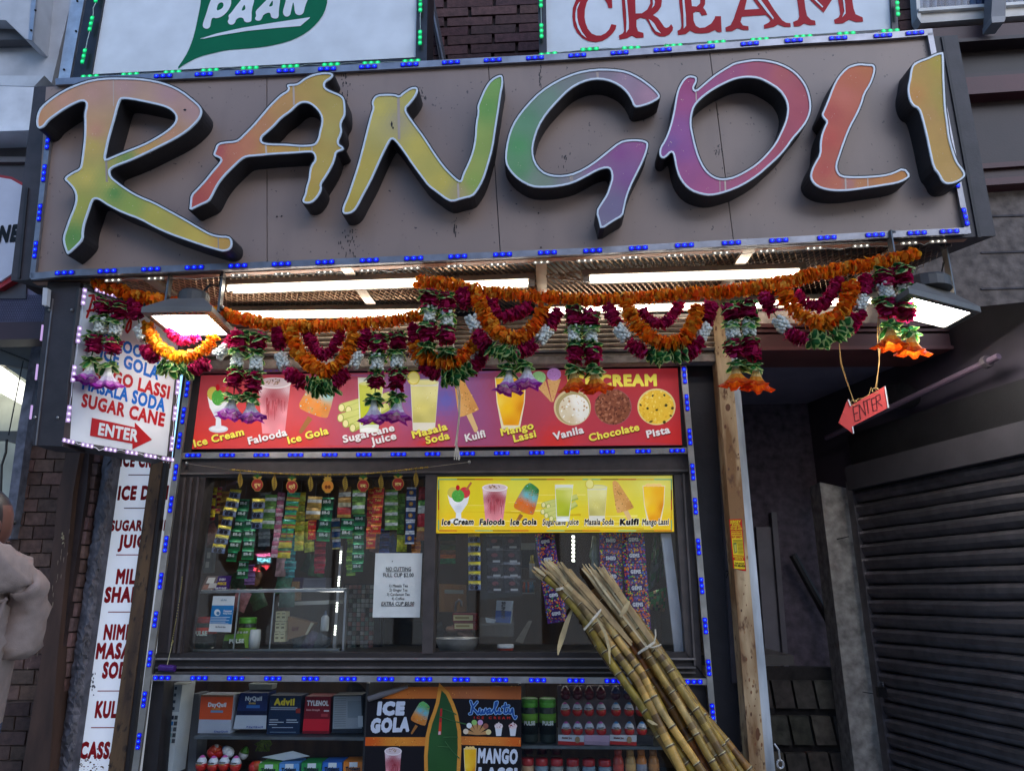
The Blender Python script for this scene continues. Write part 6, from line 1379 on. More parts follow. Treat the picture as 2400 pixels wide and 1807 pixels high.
# ------------------------------------------------------------------ paper price list
def zl(x, y): return (440 + x / 3.784, 1090 + y / 3.784)
pl = thing('price_list', 'white paper notice with tea prices taped inside the left window', 'notice', K.at(928, 1446, -.03))
PA = [(873, 1446), (984, 1447), (990, 1296), (880, 1296)]
mb = MB(); n = 10; vs_, fs = [], []
for i in range(n + 1):
    for j in range(n + 1):
        u, v = i / n, j / n; a = (880 + 110 * u, 1296); b = (873 + 111 * u, 1446.5); vs_.append(K.at(a[0] + (b[0] - a[0]) * v, a[1] + (b[1] - a[1]) * v, -.0285 + .0016 * math.sin(u * 9 + v * 4) * v))
for i in range(n):
    for j in range(n): a = i * (n + 1) + j; fs.append((a, a + 1, a + n + 2, a + n + 1))
mb.add(vs_, fs, C(222, 224, 220)); mb.build('sheet', PAPER, pl)
for s, x0, x1, y, cap, bd in (('NO CUTTING', 1758, 1980, 936, 8.6, .012), ('FULL CUP $2.00', 1732, 2003, 990, 8.8, .012), ('1) Masala Tea', 1788, 1952, 1080, 6.2, .008), ('2) Ginger Tea', 1788, 1948, 1118, 6.2, .008), ('3) Cardamon Tea', 1766, 1968, 1156, 6.2, .008), ('4) Coffee', 1808, 1920, 1194, 6.2, .008), ('EXTRA CUP $0.50', 1715, 2005, 1242, 8.2, .014)):
    mb = MB(); text(mb, s, zl(x0, y), zl(x1, y), cap, K, -.0262, C(36, 36, 38), bold=bd, shear=.15 if s[0] == 'E' else 0)
    if s[:2] in ('NO', 'EX'): mb.slab([zl(x0, y + 8), zl(x1, y + 8), zl(x1, y + 4), zl(x0, y + 4)], K, -.0262, .0003, C(36, 36, 38))
    mb.build('lettering', PRINT, pl)
mb = MB(); mb.poly(ell(*zl(1815, 852), 1.2, 1.6, 6), K, -.0262, C(30)); mb.build('ink_dot', PRINT, pl)

# ------------------------------------------------------------------ brass bead string with kalash pendants
bs = thing('bead_garland', 'brass bead string with gold leaves and red pot pendants across the left window', 'garland', K.at(757, 1112, .03))
path = [(437.6, 1086), (456, 1089), (500, 1095), (540, 1100.6), (595, 1105.5), (651, 1110), (705, 1112), (757, 1112.5), (810, 1112), (863, 1110), (935, 1103), (1003, 1095), (1050, 1089), (1100, 1083)]
BO = .030
mb = MB(); mb.tube([K.at(x, y, BO) for x, y in path], .0014, 5, C(196, 180, 150)); mb.build('string', METAL, bs)
GOLD = C(196, 160, 70)
mb = MB(); x = 540.0; i = 0
while x < 1004:
    p = K.at(x, interp(path, x), BO)
    mb.ball(p, .0046 if i % 3 else .0032, scl(GOLD, ru(.7, 1.1)), n=7, k=4); x += 4.2; i += 1
mb.build('bead', METAL, bs, True, kind='stuff')
for x, y in ((438, 1086), (1100, 1083)):
    mb = MB(); mb.ball(K.at(x, y, .02), .008, C(170, 166, 160), n=8, k=5); mb.build('screw', METAL, bs, True)
for x, y in ((563, 1126), (643, 1132), (728, 1134), (809, 1134), (893, 1131), (975, 1124)):
    h = 19; L_ = [(0, -h), (4, -h * .6), (6, -h * .2), (5.5, h * .25), (3, h * .7), (-1.5, h), (-3, h * .7), (-5.5, h * .3), (-6, -h * .2), (-4, -h * .6)]
    q = chaikin([(x + a + .8 * math.sin(b * .2), y + b) for a, b in L_]); mb = MB(); mb.poly(q, K, BO, GOLD, thick=.0015); lf = mb.build('leaf_pendant', METAL, bs)
    mb = MB(); mb.slab([(x - .7, y - h), (x + .7, y - h), (x - .3, y + h * .9), (x - 1.3, y + h * .9)], K, BO + .0012, .001, C(110, 84, 34))
    for k in range(-3, 4): mb.slab([(x - 5, y + k * 4.4 - 3), (x, y + k * 4.4), (x, y + k * 4.4 + 1), (x - 5, y + k * 4.4 - 2)], K, BO + .0010, .0008, C(110, 84, 34)); mb.slab([(x, y + k * 4.4), (x + 5, y + k * 4.4 - 3), (x + 5, y + k * 4.4 - 2), (x, y + k * 4.4 + 1)], K, BO + .0011, .0008, C(110, 84, 34))
    mb.build('leaf_vein', METAL, lf)
    mb = MB(); mb.tube([K.at(x, interp(path, x), BO), K.at(x, y - h, BO)], .001, 4, GOLD); mb.build('hook', METAL, bs)
for x, y, s in ((603, 1130, 'शुभ'), (684, 1134, 'श्री'), (768, 1134, None), (851, 1132, 'नमः'), (933, 1128, 'लाभ')):
    pot = chaikin([(x - 7, y - 7), (x + 7, y - 7), (x + 12, y + 1), (x + 13, y + 7), (x + 10, y + 14), (x + 5, y + 17), (x + 6, y + 20), (x - 6, y + 20), (x - 5, y + 17), (x - 10, y + 14), (x - 13, y + 7), (x - 12, y + 1)])
    mb = MB(); mb.poly(offset(pot, 1.2), K, BO, GOLD, thick=.0018); kt = mb.build('kalash_pendant', METAL, bs)
    mb = MB(); mb.poly(pot, K, BO + .0012, C(150, 34, 30) if s else C(206, 130, 40), thick=.001); mb.build('enamel', PLASTIC, kt)
    mb = MB()
    for a in (-62, -35, 0, 35, 62):
        d = V((math.sin(math.radians(a)), -math.cos(math.radians(a)))); n_ = V((-d.y, d.x)); b = V((x, y - 7)); l = 15 - abs(a) * .03
        mb.poly([tuple(b), tuple(b + d * l * .5 + n_ * 3), tuple(b + d * l), tuple(b + d * l * .5 - n_ * 3)], K, BO + .0008 + abs(a) * .00001, C(60, 110, 50) if s and a in (0, -35, 35) else GOLD, thick=.001)
    mb.build('leaf_crown', METAL, kt)
    mb = MB()
    if s: fit_text(mb, s, x, y + 6.5, 8, 15, K, BO + .0032, C(236, 214, 130), bold=.02)
    else: mb.poly(ell(x - 3.5, y + 7, 3.6, 4.6, 10), K, BO + .0032, C(120, 60, 20)); mb.poly(ell(x + 3.5, y + 7, 3.6, 4.6, 10), K, BO + .0032, C(120, 60, 20))
    mb.build('lettering', PRINT, kt)
    mb = MB(); mb.tube([K.at(x, interp(path, x), BO), K.at(x, y - 20, BO)], .001, 4, GOLD); mb.build('hook', METAL, kt)
# bead strand hanging at the left jamb, purple tape on the sill
mb = MB(); pts = [(427, 1352), (424, 1380), (420, 1410), (413, 1450), (408, 1478), (402, 1510), (406, 1500)]
for a, b in zip(pts[:-1], pts[1:]):
    for k in range(6): t = k / 6; mb.ball(K.at(a[0] + (b[0] - a[0]) * t, a[1] + (b[1] - a[1]) * t, .02), .003, C(200, 176, 110), n=6, k=4)
mb.tube([K.at(404, 1505, .02), K.at(396, 1540, .025), K.at(390, 1566, .03)], .0016, 5, C(200, 180, 140)); o = mb.build('bead_strand', METAL); tag(o, 'short strand of pale beads hanging at the left jamb of the window', 'beads')
mb = MB(); A_ = K.at(374, 1564, .04); B_ = K.at(410, 1566, .04); mb.tube([A_, B_], .013, 12, C(70, 34, 110)); o = mb.build('tape_roll', PLASTIC); tag(o, 'purple tape roll lying on the left end of the window sill', 'tape')
# ================================================================== goods behind the upper windows
random.seed(5)
ORD = ('first', 'second', 'third', 'fourth', 'fifth', 'sixth', 'seventh')
def pouch(w, h, bands, b=.10, nx=5, ny=7):
    """pillow shaped sachet in its own frame (x across, y up), crimped ends, colour bands from the top"""
    mb = MB(); vs_, fs, cs = [], [], []
    for i in range(ny + 1):
        for j in range(nx + 1):
            u, v = j / nx, i / ny; z = w * b * (math.sin(PI * u) * math.sin(PI * v)) ** .6 + ru(-.0012, .0012) * (0 < i < ny); vs_.append(V(((u - .5) * w * (1 - .03 * math.sin(PI * v)), (.5 - v) * h, z)))
    for i in range(ny):
        v = (i + .5) / ny; c = bands[-1][1]; acc = 0
        for fr, cc in bands:
            acc += fr
            if v <= acc + 1e-6: c = cc; break
        for j in range(nx): a = i * (nx + 1) + j; fs.append((a, a + nx + 1, a + nx + 2, a + 1)); cs.append(tuple(min(.95, x) for x in scl(c, ru(.8, 1.45))))
    mb.add(vs_, fs, cols=cs); return mb
def strip(label, top, bot, wpx, n, bands, y=.12, txt=None, group='strips of sachets hanging in the shop window', twist=.25, name='sachet_strip', part='sachet', blob=None, b=.10, alt=None):
    Y = YP(y); A, B = Y.at(*top), Y.at(*bot); d = (B - A) / n; w = Y.mpp(*top) * wpx
    t = thing(name, label, 'sachet strip', A, group)
    mb = MB(); mb.tube([A + V((0, 0, .06)), A], .0015, 4, C(60, 60, 60)); mb.build('hanger', PLASTIC, t)
    for i in range(n):
        c = A + d * (i + .5); yaw = ru(-twist, twist); bd = alt[i % len(alt)] if alt else bands
        x = Matrix.Rotation(yaw, 3, 'Z') @ V((1, 0, 0)); yy = -d.normalized(); zn = x.cross(yy).normalized(); 
        if zn.y > 0: zn = -zn
        M = frame(c, x, zn)
        pm = pouch(w, d.length * .97, bd, b); M2 = Matrix(((x.x, yy.x, zn.x, c.x), (x.y, yy.y, zn.y, c.y), (x.z, yy.z, zn.z, c.z), (0, 0, 0, 1)))
        o = link(part, pm.mesh(part, FOIL, True), M2, t)
        extra = MB()
        if txt:
            s, col, rel, cap = txt; v, f, _ = layout(s, .05); ww = w * rel
            extra.add([M2 @ V(((q[0] - .5) * ww, q[1] * cap * w - .04 * d.length, w * b + .003)) for q in v], f, col)
        if blob:
            for bx, by, br, bc in blob: extra.add([M2 @ V((bx * w + math.cos(a) * br * w, by * d.length + math.sin(a) * br * w, w * b + .0025)) for a in [k * PI / 5 for k in range(10)]], [tuple(range(10))], bc)
        if extra.v: extra.build('lettering', PRINT, o)
YL_, DG_, LG_, WH_ = C(222, 196, 40), C(26, 84, 48), C(118, 158, 70), C(206, 206, 200)
PASS = [(.30, YL_), (.12, C(200, 190, 120)), (.58, C(120, 130, 160))]
SIRG = [(.10, C(60, 170, 110)), (.35, C(24, 60, 40)), (.40, DG_), (.15, C(40, 150, 80))]
LGW = [(.34, LG_), (.22, WH_), (.30, C(90, 132, 60)), (.14, LG_)]
CH = [(-.18, -.22, .16, C(40, 34, 50)), (.16, -.24, .15, C(34, 30, 44))]
TS = ('SIR-G', C(214, 220, 214), .62, .2)
TP_ = ('Passion', C(40, 40, 60), .75, .18)
strip('yellow and maroon sachet strip at the far left of the left window', zl(215, 195), zl(192, 488), 25, 3, [(.2, C(206, 170, 30)), (.55, C(226, 196, 40)), (.25, C(120, 30, 34))], .14, ('Bandar', C(70, 40, 20), .7, .2))
strip('narrow red and gold sachet strip edge on beside the yellow and maroon strip', zl(286, 195), zl(262, 430), 11, 5, [(.5, C(176, 34, 40)), (.5, C(206, 160, 50))], .15, twist=.6)
strip('long slanting strip of yellow and blue grey sachets at the left', zl(432, 215), zl(262, 780), 29, 7, PASS, .09, TP_, blob=CH)
strip('slanting strip of dark green sachets next to the long yellow one', zl(512, 300), zl(382, 855), 27, 6, SIRG, .13, TS)
strip('upright strip of dark green sachets behind the short yellow strip', zl(560, 480), zl(528, 840), 27, 4, SIRG, .12, TS)
strip('two low dark green sachets hanging beneath the red neon reflection', zl(500, 850), zl(478, 1005), 29, 2, SIRG, .15, TS)
strip('short strip of three yellow and blue grey sachets under the first pot pendant', zl(632, 295), zl(610, 565), 29, 3, PASS, .08, TP_, blob=CH)
strip('light green and white sachet strip right of the short yellow strip', zl(742, 260), zl(708, 565), 28, 3, LGW, .11)
strip('narrow pink and white sachet strip hanging low in the left window', zl(834, 240), zl(770, 820), 17, 8, [(.5, C(176, 96, 120)), (.5, C(206, 176, 180))], .12, twist=.4)
strip('glossy teal and red sachet strip under the red pot pendant', zl(945, 240), zl(878, 640), 30, 5, [(.25, C(40, 130, 110)), (.3, C(60, 150, 80)), (.2, C(170, 50, 50)), (.25, C(190, 170, 60))], .09)
strip('two shiny green and gold sachets below the teal and red strip', zl(872, 645), zl(850, 825), 33, 2, [(.3, C(46, 96, 50)), (.15, C(160, 50, 40)), (.55, C(200, 180, 50))], .08)
strip('yellow sachet strip left of the gold and white sachets', zl(1005, 240), zl(985, 760), 22, 6, [(.4, C(206, 180, 50)), (.6, C(190, 196, 70))], .14, twist=.4)
strip('two large gold and white sachets under the orange pot pendant', zl(1132, 275), zl(1106, 480), 33, 2, [(.34, C(190, 150, 70)), (.26, C(220, 214, 200)), (.4, C(180, 140, 60))], .08)
strip('two red and orange sachets below the gold and white pair', zl(1105, 485), zl(1098, 660), 20, 2, [(.2, C(220, 120, 40)), (.8, C(196, 44, 34))], .11, ('Tulsi', C(230, 190, 90), .6, .2))
strip('lime yellow sachets hanging behind the red and orange pair', zl(1040, 500), zl(1085, 770), 24, 3, [(.5, C(196, 196, 60)), (.5, C(170, 180, 70))], .16)
strip('dark green sachet strip in the middle of the left window', zl(1248, 285), zl(1196, 675), 30, 4, SIRG, .1, TS)
strip('brown and white sachet strip with a red lattice bottom sachet', zl(1396, 190), zl(1386, 465), 31, 3, None, .09, alt=[[(.5, C(150, 104, 50)), (.5, C(206, 196, 180))], [(.5, C(176, 130, 60)), (.5, C(206, 190, 150))], [(.25, C(150, 34, 34)), (.4, C(196, 60, 50)), (.35, C(200, 160, 70))]])
strip('small white and blue sachets low behind the dark green middle strip', zl(1310, 470), zl(1322, 745), 20, 3, [(.3, C(214, 214, 214)), (.5, C(40, 76, 130)), (.2, C(214, 200, 120))], .17)
strip('light green and white sachets under the leaf left of the red writing pendant', zl(1522, 215), zl(1512, 435), 31, 2, LGW, .08)
strip('two slanting dark green sachets left of the long green strip', zl(1424, 475), zl(1402, 650), 30, 2, SIRG, .11, TS)
strip('long green sachet strip beside the white paper notice', zl(1522, 440), zl(1505, 945), 27, 6, SIRG, .12, TS)
strip('long red and orange sachet strip above the white paper notice', zl(1640, 205), zl(1622, 742), 23, 6, [(.18, C(226, 140, 40)), (.64, C(190, 36, 32)), (.18, C(226, 120, 40))], .11, ('Tulsi', C(226, 190, 90), .55, .2))
strip('shorter red and orange sachet strip in front of the long one', zl(1698, 195), zl(1664, 610), 25, 5, [(.18, C(226, 140, 40)), (.64, C(196, 40, 34)), (.18, C(226, 120, 40))], .08, ('Tulsi', C(226, 190, 90), .55, .2))
strip('green and white sachet strip under the last pot pendant', zl(1806, 215), zl(1804, 575), 31, 4, LGW, .09)
strip('narrow green sachet strip behind the blue and white squares', zl(1900, 250), zl(1885, 610), 17, 4, [(.5, C(110, 150, 60)), (.5, C(90, 130, 60))], .13)
strip('single lime yellow pouch above the right corner of the paper notice', zl(1902, 615), zl(1896, 770), 24, 1, [(.25, C(176, 190, 70)), (.5, C(206, 206, 60)), (.25, C(160, 170, 50))], .14)
strip('strip of white framed dark blue square sachets beside the window mullion', zl(1986, 195), zl(1966, 700), 22, 5, [(.16, C(220, 220, 222)), (.68, C(36, 60, 110)), (.16, C(220, 220, 222))], .07, blob=[(0, 0, .22, C(206, 150, 50)), (0, 0, .10, C(230, 220, 190))], b=.03)
strip('red sachet strip half hidden by the window mullion', zl(2096, 190), zl(2072, 670), 24, 4, None, .08, alt=[[(1, C(150, 40, 40))], [(.4, C(90, 140, 60)), (.6, C(200, 200, 190))], [(1, C(176, 34, 40))], [(.3, C(200, 160, 80)), (.7, C(130, 70, 40))]])
strip('mottled green and orange packs at the left edge of the right window', zy(190, 620), zy(188, 875), 36, 3, None, .3, alt=[[(.5, C(50, 70, 40)), (.5, C(90, 76, 40))], [(.5, C(70, 80, 40)), (.5, C(140, 90, 40))], [(.4, C(206, 110, 34)), (.6, C(40, 130, 70))]], group='strips of sachets hanging in the shop window')
strip('straight yellow and blue grey sachet strip in the right window', zy(420, 605), zy(426, 1108), 29, 6, PASS, .1, TP_, blob=CH)
GEMS = [(1, C(92, 44, 120))]
def gems(label, top, bot, w, n, y, flip=False):
    Y = YP(y); A, B = Y.at(*top), Y.at(*bot); d = (B - A) / n; ww = Y.mpp(*top) * w; t = thing('sweet_packet_strip', label, 'sachet strip', A, 'strips of purple sweet packets in the right window')
    for i in range(n):
        c = A + d * (i + .5); x = Matrix.Rotation(ru(-.08, .08), 3, 'Z') @ V((1, 0, 0)); yy = -d.normalized(); zn = V((0, -1, 0)); x = (x - yy * x.dot(yy)).normalized(); zn = x.cross(yy); zn = -zn if zn.y > 0 else zn
        M2 = Matrix(((x.x, yy.x, zn.x, c.x), (x.y, yy.y, zn.y, c.y), (x.z, yy.z, zn.z, c.z), (0, 0, 0, 1)))
        pm = pouch(ww, d.length * .98, GEMS, .05); o = link('packet', pm.mesh('packet', FOIL, True), M2, t)
        e = MB()
        for k in range(150):
            px, py = ru(-.47, .47), ru(-.46, .46)
            if abs(px) < .26 and abs(py) < .16: continue
            r_ = ru(.02, .044) * ww; e.add([M2 @ V((px * ww + math.cos(a) * r_, py * d.length + math.sin(a) * r_, ww * .05 + .002 + k * .00003)) for a in [q * PI / 3 for q in range(6)]], [tuple(range(6))], C(*random.choice([(226, 66, 40), (240, 140, 30), (60, 120, 210), (60, 170, 80), (240, 206, 60), (226, 90, 50), (120, 70, 190), (240, 120, 40)])))
        e.build('sweet_print', PRINT, o, kind='stuff'); e = MB()
        e.add([M2 @ V((math.cos(a) * .30 * ww, math.sin(a) * .26 * d.length, ww * .05 + .0055)) for a in [q * PI / 8 for q in range(16)]], [tuple(range(16))], C(58, 28, 96))
        v, f, _ = layout('GEMS', .07); sgn = -1 if flip else 1
        e.add([M2 @ V((sgn * (q[0] - .5) * ww * .44, sgn * (q[1] - .5) * ww * .15, ww * .05 + .0065)) for q in v], f, C(224, 220, 226)); e.build('lettering', PRINT, o)
for x, n, y0, y1, w, c0_, c1_, nm in ((330, 6, 230, 700, 24, (196, 150, 60), (140, 90, 40), 'gold'), (690, 5, 240, 720, 26, (170, 176, 180), (110, 116, 124), 'silver'), (920, 5, 620, 1000, 26, (60, 150, 150), (30, 90, 100), 'turquoise'), (1180, 5, 640, 960, 26, (170, 40, 60), (120, 24, 40), 'crimson'), (1460, 5, 600, 980, 24, (150, 190, 70), (80, 120, 40), 'pale lime'), (1750, 5, 560, 900, 24, (60, 80, 150), (30, 44, 90), 'royal blue'), (2030, 5, 640, 940, 22, (230, 140, 50), (160, 80, 30), 'amber'), (560, 4, 880, 1060, 24, (150, 110, 170), (90, 60, 110), 'violet')):
    strip('rear strip of %s sachets hanging deeper behind the front strips' % nm, zl(x, y0), zl(x - 14, y1), w, n, [(.3, C(*c0_)), (.4, C(*c1_)), (.3, C(*c0_))], .22, twist=.35)
gems('purple sweet packet strip hanging left of the sugarcane tops', zy(1040, 600), zy(1162, 1395), 46, 5, .09)
gems('purple sweet packet strip with upside down lettering', zy(1628, 590), zy(1640, 1230), 53, 4, .11, True)
gems('long purple sweet packet strip beside the green bags', zy(1825, 590), zy(1888, 1455), 54, 6, .09)
# black pouch card
Y = YP(.14); bc = thing('pouch_card', 'hanging rack of black zip pouches in the right window', 'pouches', Y.at(*zy(670, 650)))
for r in range(4):
    for k in range(2):
        c = Y.at(*zy(598 + k * 150 + r * 4, 680 + r * 125), ru(0, .02)); w = Y.mpp(1170, 1330) * 39
        pm = pouch(w, w * (.92 if r < 3 else 1.0), [(.14, C(120, 120, 124)), (.06, C(20, 20, 22)), (.6, C(40, 38, 42)), (.2, C(66, 64, 68))], .07); M2 = Matrix(((1, 0, 0, c.x), (0, 0, -1, c.y), (0, 1, 0, c.z), (0, 0, 0, 1))); o = link('pouch', pm.mesh('pouch', FOIL, True), M2, bc)
        e = MB(); e.add([M2 @ V(q) for q in ((-.1 * w, -.25 * w, .08 * w), (.34 * w, -.25 * w, .08 * w), (.34 * w, -.37 * w, .08 * w), (-.1 * w, -.37 * w, .08 * w))], [(0, 1, 2, 3)], C(170, 170, 170))
        e.add([M2 @ V((math.cos(a) * .2 * w, math.sin(a) * .12 * w + .05 * w, .08 * w)) for a in [q * PI / 6 for q in range(12)]], [tuple(range(12))], C(110, 60, 66)); e.build('lettering', PRINT, o)
mb = MB(); mb.slab([zy(500, 600), zy(834, 600), zy(846, 1160), zy(476, 1195)], YP(.17), 0, .01, C(46, 44, 48)); mb.build('backing', PLASTIC, bc)
# green crisp bags at the right
for lab, q, c1_, c2_ in (('tall green and grey bag against the white panel at the right', [(2010, 640), (2095, 610), (2100, 980), (1960, 1130)], C(90, 100, 90), C(40, 96, 50)), ('bright green bag with a brown corner at the right of the window', [(1965, 1130), (2125, 1080), (2110, 1300), (1960, 1270)], C(60, 150, 60), C(190, 150, 90))):
    Yb = YP(.2); P4 = [Yb.at(*zy(*p)) for p in q]; mb = MB(); n = 7; vs_, fs, cs = [], [], []
    for i in range(n + 1):
        for j in range(n + 1):
            u, v = j / n, i / n; p = (P4[0] * (1 - u) + P4[1] * u) * (1 - v) + (P4[3] * (1 - u) + P4[2] * u) * v; vs_.append(p + V((0, -.035 * math.sin(PI * u) * math.sin(PI * v) + ru(-.006, .006), 0)))
    for i in range(n):
        for j in range(n): a = i * (n + 1) + j; fs.append((a, a + 1, a + n + 2, a + n + 1)); cs.append(scl(random.choice([c1_, c2_, c1_, C(30, 60, 40)]), ru(.7, 1.3)))
    mb.add(vs_, fs, cols=cs); o = mb.build('snack_bag', FOIL, None, True); tag(o, lab, 'bag', 'green snack bags')
mb = MB(); Yb = YP(.16)
for i in range(9): mb.tube([Yb.at(*zy(1490 + ru(-8, 8), 630)), Yb.at(*zy(1485 + ru(-28, 28), 800)), Yb.at(*zy(1490 + ru(-26, 26), 950))], ru(.006, .012), 6, mixc(C(110, 130, 110), C(150, 160, 150), rnd()))
o = mb.build('herb_bunch', FOIL, None, True); tag(o, 'pale green wrapped bunch hanging between the purple packet strips', 'bunch')

def boxp(name, label, cat, q, y, depth, col, bands=(), texts=(), mat=PRINT, group=None, label_part='print'):
    """a carton: pixel quad (tl, tr, br, bl) for its front, at depth y, going depth back"""
    Y = YP(y); tl, tr, br, bl = q
    def at(u, v): a = (tl[0] + (tr[0] - tl[0]) * u, tl[1] + (tr[1] - tl[1]) * u); b = (bl[0] + (br[0] - bl[0]) * u, bl[1] + (br[1] - bl[1]) * u); return (a[0] + (b[0] - a[0]) * v, a[1] + (b[1] - a[1]) * v)
    t = thing(name, label, cat, Y.at(*at(.5, 1)), group)
    mb = MB(); mb.hexa([Y.at(*at(u, v)) for u, v in ((0, 1), (1, 1), (1, 0), (0, 0))] + [Y.at(*at(u, v)) + V((0, depth, 0)) for u, v in ((0, 1), (1, 1), (1, 0), (0, 0))], col); mb.build('carton', mat, t)
    if bands:
        mb = MB()
        for k, (u0, v0, u1, v1, c) in enumerate(bands): mb.poly([at(u0, v0), at(u1, v0), at(u1, v1), at(u0, v1)], Y, .0008 + k * .0003, c)
        mb.build(label_part, PRINT, t)
    for s, u0, u1, v, cap, c, bd in texts:
        mb = MB(); text(mb, s, at(u0, v), at(u1, v), cap, Y, .004, c, bold=bd); mb.build('lettering', PRINT, t)
    return t
# left window: showcase and what stands on and in it
SCY = YP(.13)
cs_ = thing('glass_showcase', 'low glass counter showcase behind the left window', 'showcase', SCY.at(*zl(700, 1640)))
def sb(name, q, off, th, c, mat=METAL): mb = MB(); mb.slab([zl(*p) for p in q], SCY, off, th, c); mb.build(name, mat, cs_)
sb('top_rail', [(28, 1136), (1412, 1118), (1410, 1090), (40, 1108)], 0, .03, C(176, 182, 186)); sb('bottom_rail', [(0, 1660), (1340, 1650), (1344, 1626), (0, 1634)], 0, .03, C(150, 156, 158))
sb('end_post', [(1366, 1645), (1384, 1645), (1412, 1100), (1394, 1100)], 0, .03, C(170, 176, 180)); sb('door_edge', [(398, 1630), (408, 1630), (464, 1130), (453, 1130)], .004, .006, C(190, 196, 198)); sb('door_edge', [(718, 1630), (728, 1630), (774, 1130), (763, 1130)], .004, .006, C(190, 196, 198))
mb = MB(); mb.slab([zl(10, 1630), zl(1370, 1630), zl(1400, 1120), zl(40, 1130)], SCY, -.006, .003); mb.build('glass_front', CLEAR, cs_)
CASEFILL = emitmat('case_fill', (1, .97, .9), 9.0)
mb = MB(); mb.tube([YP(.155).at(*zl(70, 1122)), YP(.155).at(*zl(1380, 1110))], .005, 6); mb.build('case_fill', CASEFILL, cs_)  # strip lamp added to brighten the goods inside the showcase
mb = MB(); a = SCY.at(*zl(30, 1108)); b_ = SCY.at(*zl(1410, 1094)); mb.hexa([a, b_, b_ + V((0, .40, 0)), a + V((0, .40, 0))] + [p + V((0, 0, .008)) for p in (a, b_, b_ + V((0, .40, 0)), a + V((0, .40, 0)))]); mb.build('glass_top', CLEAR, cs_)
mb = MB(); mb.slab([zl(800, 1246), zl(1250, 1232), zl(1256, 1196), zl(800, 1216)], YP(.3), 0, .25, C(190, 186, 176)); mb.build('shelf', PAINT, cs_)
mb = MB(); mb.slab([zl(1352, 715), zl(1372, 715), zl(1310, 1640), zl(1282, 1640)], YP(.28), 0, .02, C(176, 178, 180)); o = mb.build('channel', METAL); tag(o, 'slanting aluminium channel with white lights in the left window', 'light strip')
mb = MB()
for y0 in (760, 985, 1215, 1420):
    for k in range(4 if y0 != 760 else 5):
        y = y0 + k * 24; x = 1362 - (y - 715) * .0745; mb.slab([zl(x - 7, y), zl(x + 7, y), zl(x + 6, y + 13), zl(x - 8, y + 13)], YP(.28), .003, .003)
ledm = emitmat('case_light', (.95, 1, .85), 3.0); c = mb.build('light_chip', ledm, o, kind='stuff')
boxp('wall_outlet', 'metal outlet plate on the wall at the left edge of the window', 'outlet', [zl(120, 735), zl(232, 730), zl(212, 950), zl(100, 955)], .2, .03, C(120, 122, 120), [(.5, .18, .78, .42, C(170, 168, 160)), (.46, .56, .74, .8, C(170, 168, 160))], mat=METAL)
boxp('counter_card', 'purple card with jigsaw pieces standing on the glass showcase', 'card', [zl(170, 985), zl(374, 980), zl(350, 1108), zl(110, 1108)], .16, .02, C(66, 36, 110), [(.0, .0, .5, 1, C(120, 96, 90)), (.1, .1, .4, .5, C(226, 220, 210)), (.25, .5, .55, .85, C(206, 196, 190)), (.05, .62, .25, .95, C(176, 120, 100))], [('EVERY', .6, .86, .32, 5, C(226, 220, 230), .05), ('PIECE', .58, .92, .62, 6, C(226, 190, 60), .07), ('HAS ITS PLACE', .55, .95, .92, 4.5, C(226, 220, 230), .05)])
boxp('notice_card', 'blue and white customer notice hung on the showcase glass', 'notice', [zl(226, 1160), zl(418, 1160), zl(382, 1480), zl(184, 1474)], .118, .003, C(224, 228, 230), [(0, .26, 1, .78, C(36, 126, 190))], [('uLite', .38, .64, .13, 5, C(110, 150, 170), .03), ('Customer', .56, .95, .44, 5, C(226, 234, 240), .06), ('Facing Notice', .56, .95, .5, 3.4, C(226, 234, 240), .04), ('this Pack & Here', .28, .74, .88, 3.4, C(40, 60, 80), .05)])
n0 = [o for o in bpy.data.objects if o.name.startswith('notice_card')][0]
mb = MB(); Yn = YP(.118)
for i in range(5): mb.slab([zl(205 - i * 3, 1345 + i * 14), zl(375 - i * 4 - (i % 2) * 30, 1345 + i * 14), zl(375 - i * 4 - (i % 2) * 30, 1350 + i * 14), zl(205 - i * 3, 1350 + i * 14)], Yn, .002, .001, C(206, 220, 232))
mb.poly(ell(*zl(262, 1306), 7.5, 8, 14), Yn, .002, C(220, 230, 236)); mb.poly(ell(*zl(268, 1312), 4, 4, 10), Yn, .0025, C(80, 130, 170)); mb.build('print', PRINT, n0)
def jar(label, cx_, y0, y1, wpx, yy, lid, band, txt, group=None):
    Y = YP(yy); a, b = Y.at(cx_, y1), Y.at(cx_, y0); r = Y.mpp(cx_, y1) * wpx / 2; h = b.z - a.z; t = thing('sweet_jar', label, 'jar', a, group)
    mb = MB(); mb.lathe([(r * .9, 0), (r, h * .05), (r, h * .76), (r * .93, h * .82)], a + V((0, r, 0)), n=20, col=C(40, 48, 40)); mb.build('jar_body', PLASTIC, t, True)
    mb = MB(); mb.lathe([(r * .98, h * .80), (r, h * .82), (r, h * .9), (r * .96, h * .91), (r, h * .92), (r, h * .99), (r * .9, h)], a + V((0, r, 0)), n=20, col=lid); mb.build('lid', PLASTIC, t, True)
    mb = MB(); mb.lathe([(r * 1.006, h * .2), (r * 1.006, h * .62)], a + V((0, r, 0)), n=20, col=C(24, 28, 24)); mb.lathe([(r * 1.012, h * .45), (r * 1.012, h * .66)], a + V((0, r, 0)), n=20, col=band); mb.build('label_band', PRINT, t, True)
    mb = MB(); pz = Y.at(cx_, y1 + (y0 - y1) * .42); s_ = txt; v, f, _ = layout(s_, .06)
    mb.add([pz + V(((q[0] - .5) * r * 1.3, -.004 + (abs(q[0] - .5) * 1.3) ** 2 * r * .5, q[1] * r * .42)) for q in v], f, C(226, 232, 222)); mb.build('lettering', PRINT, t)
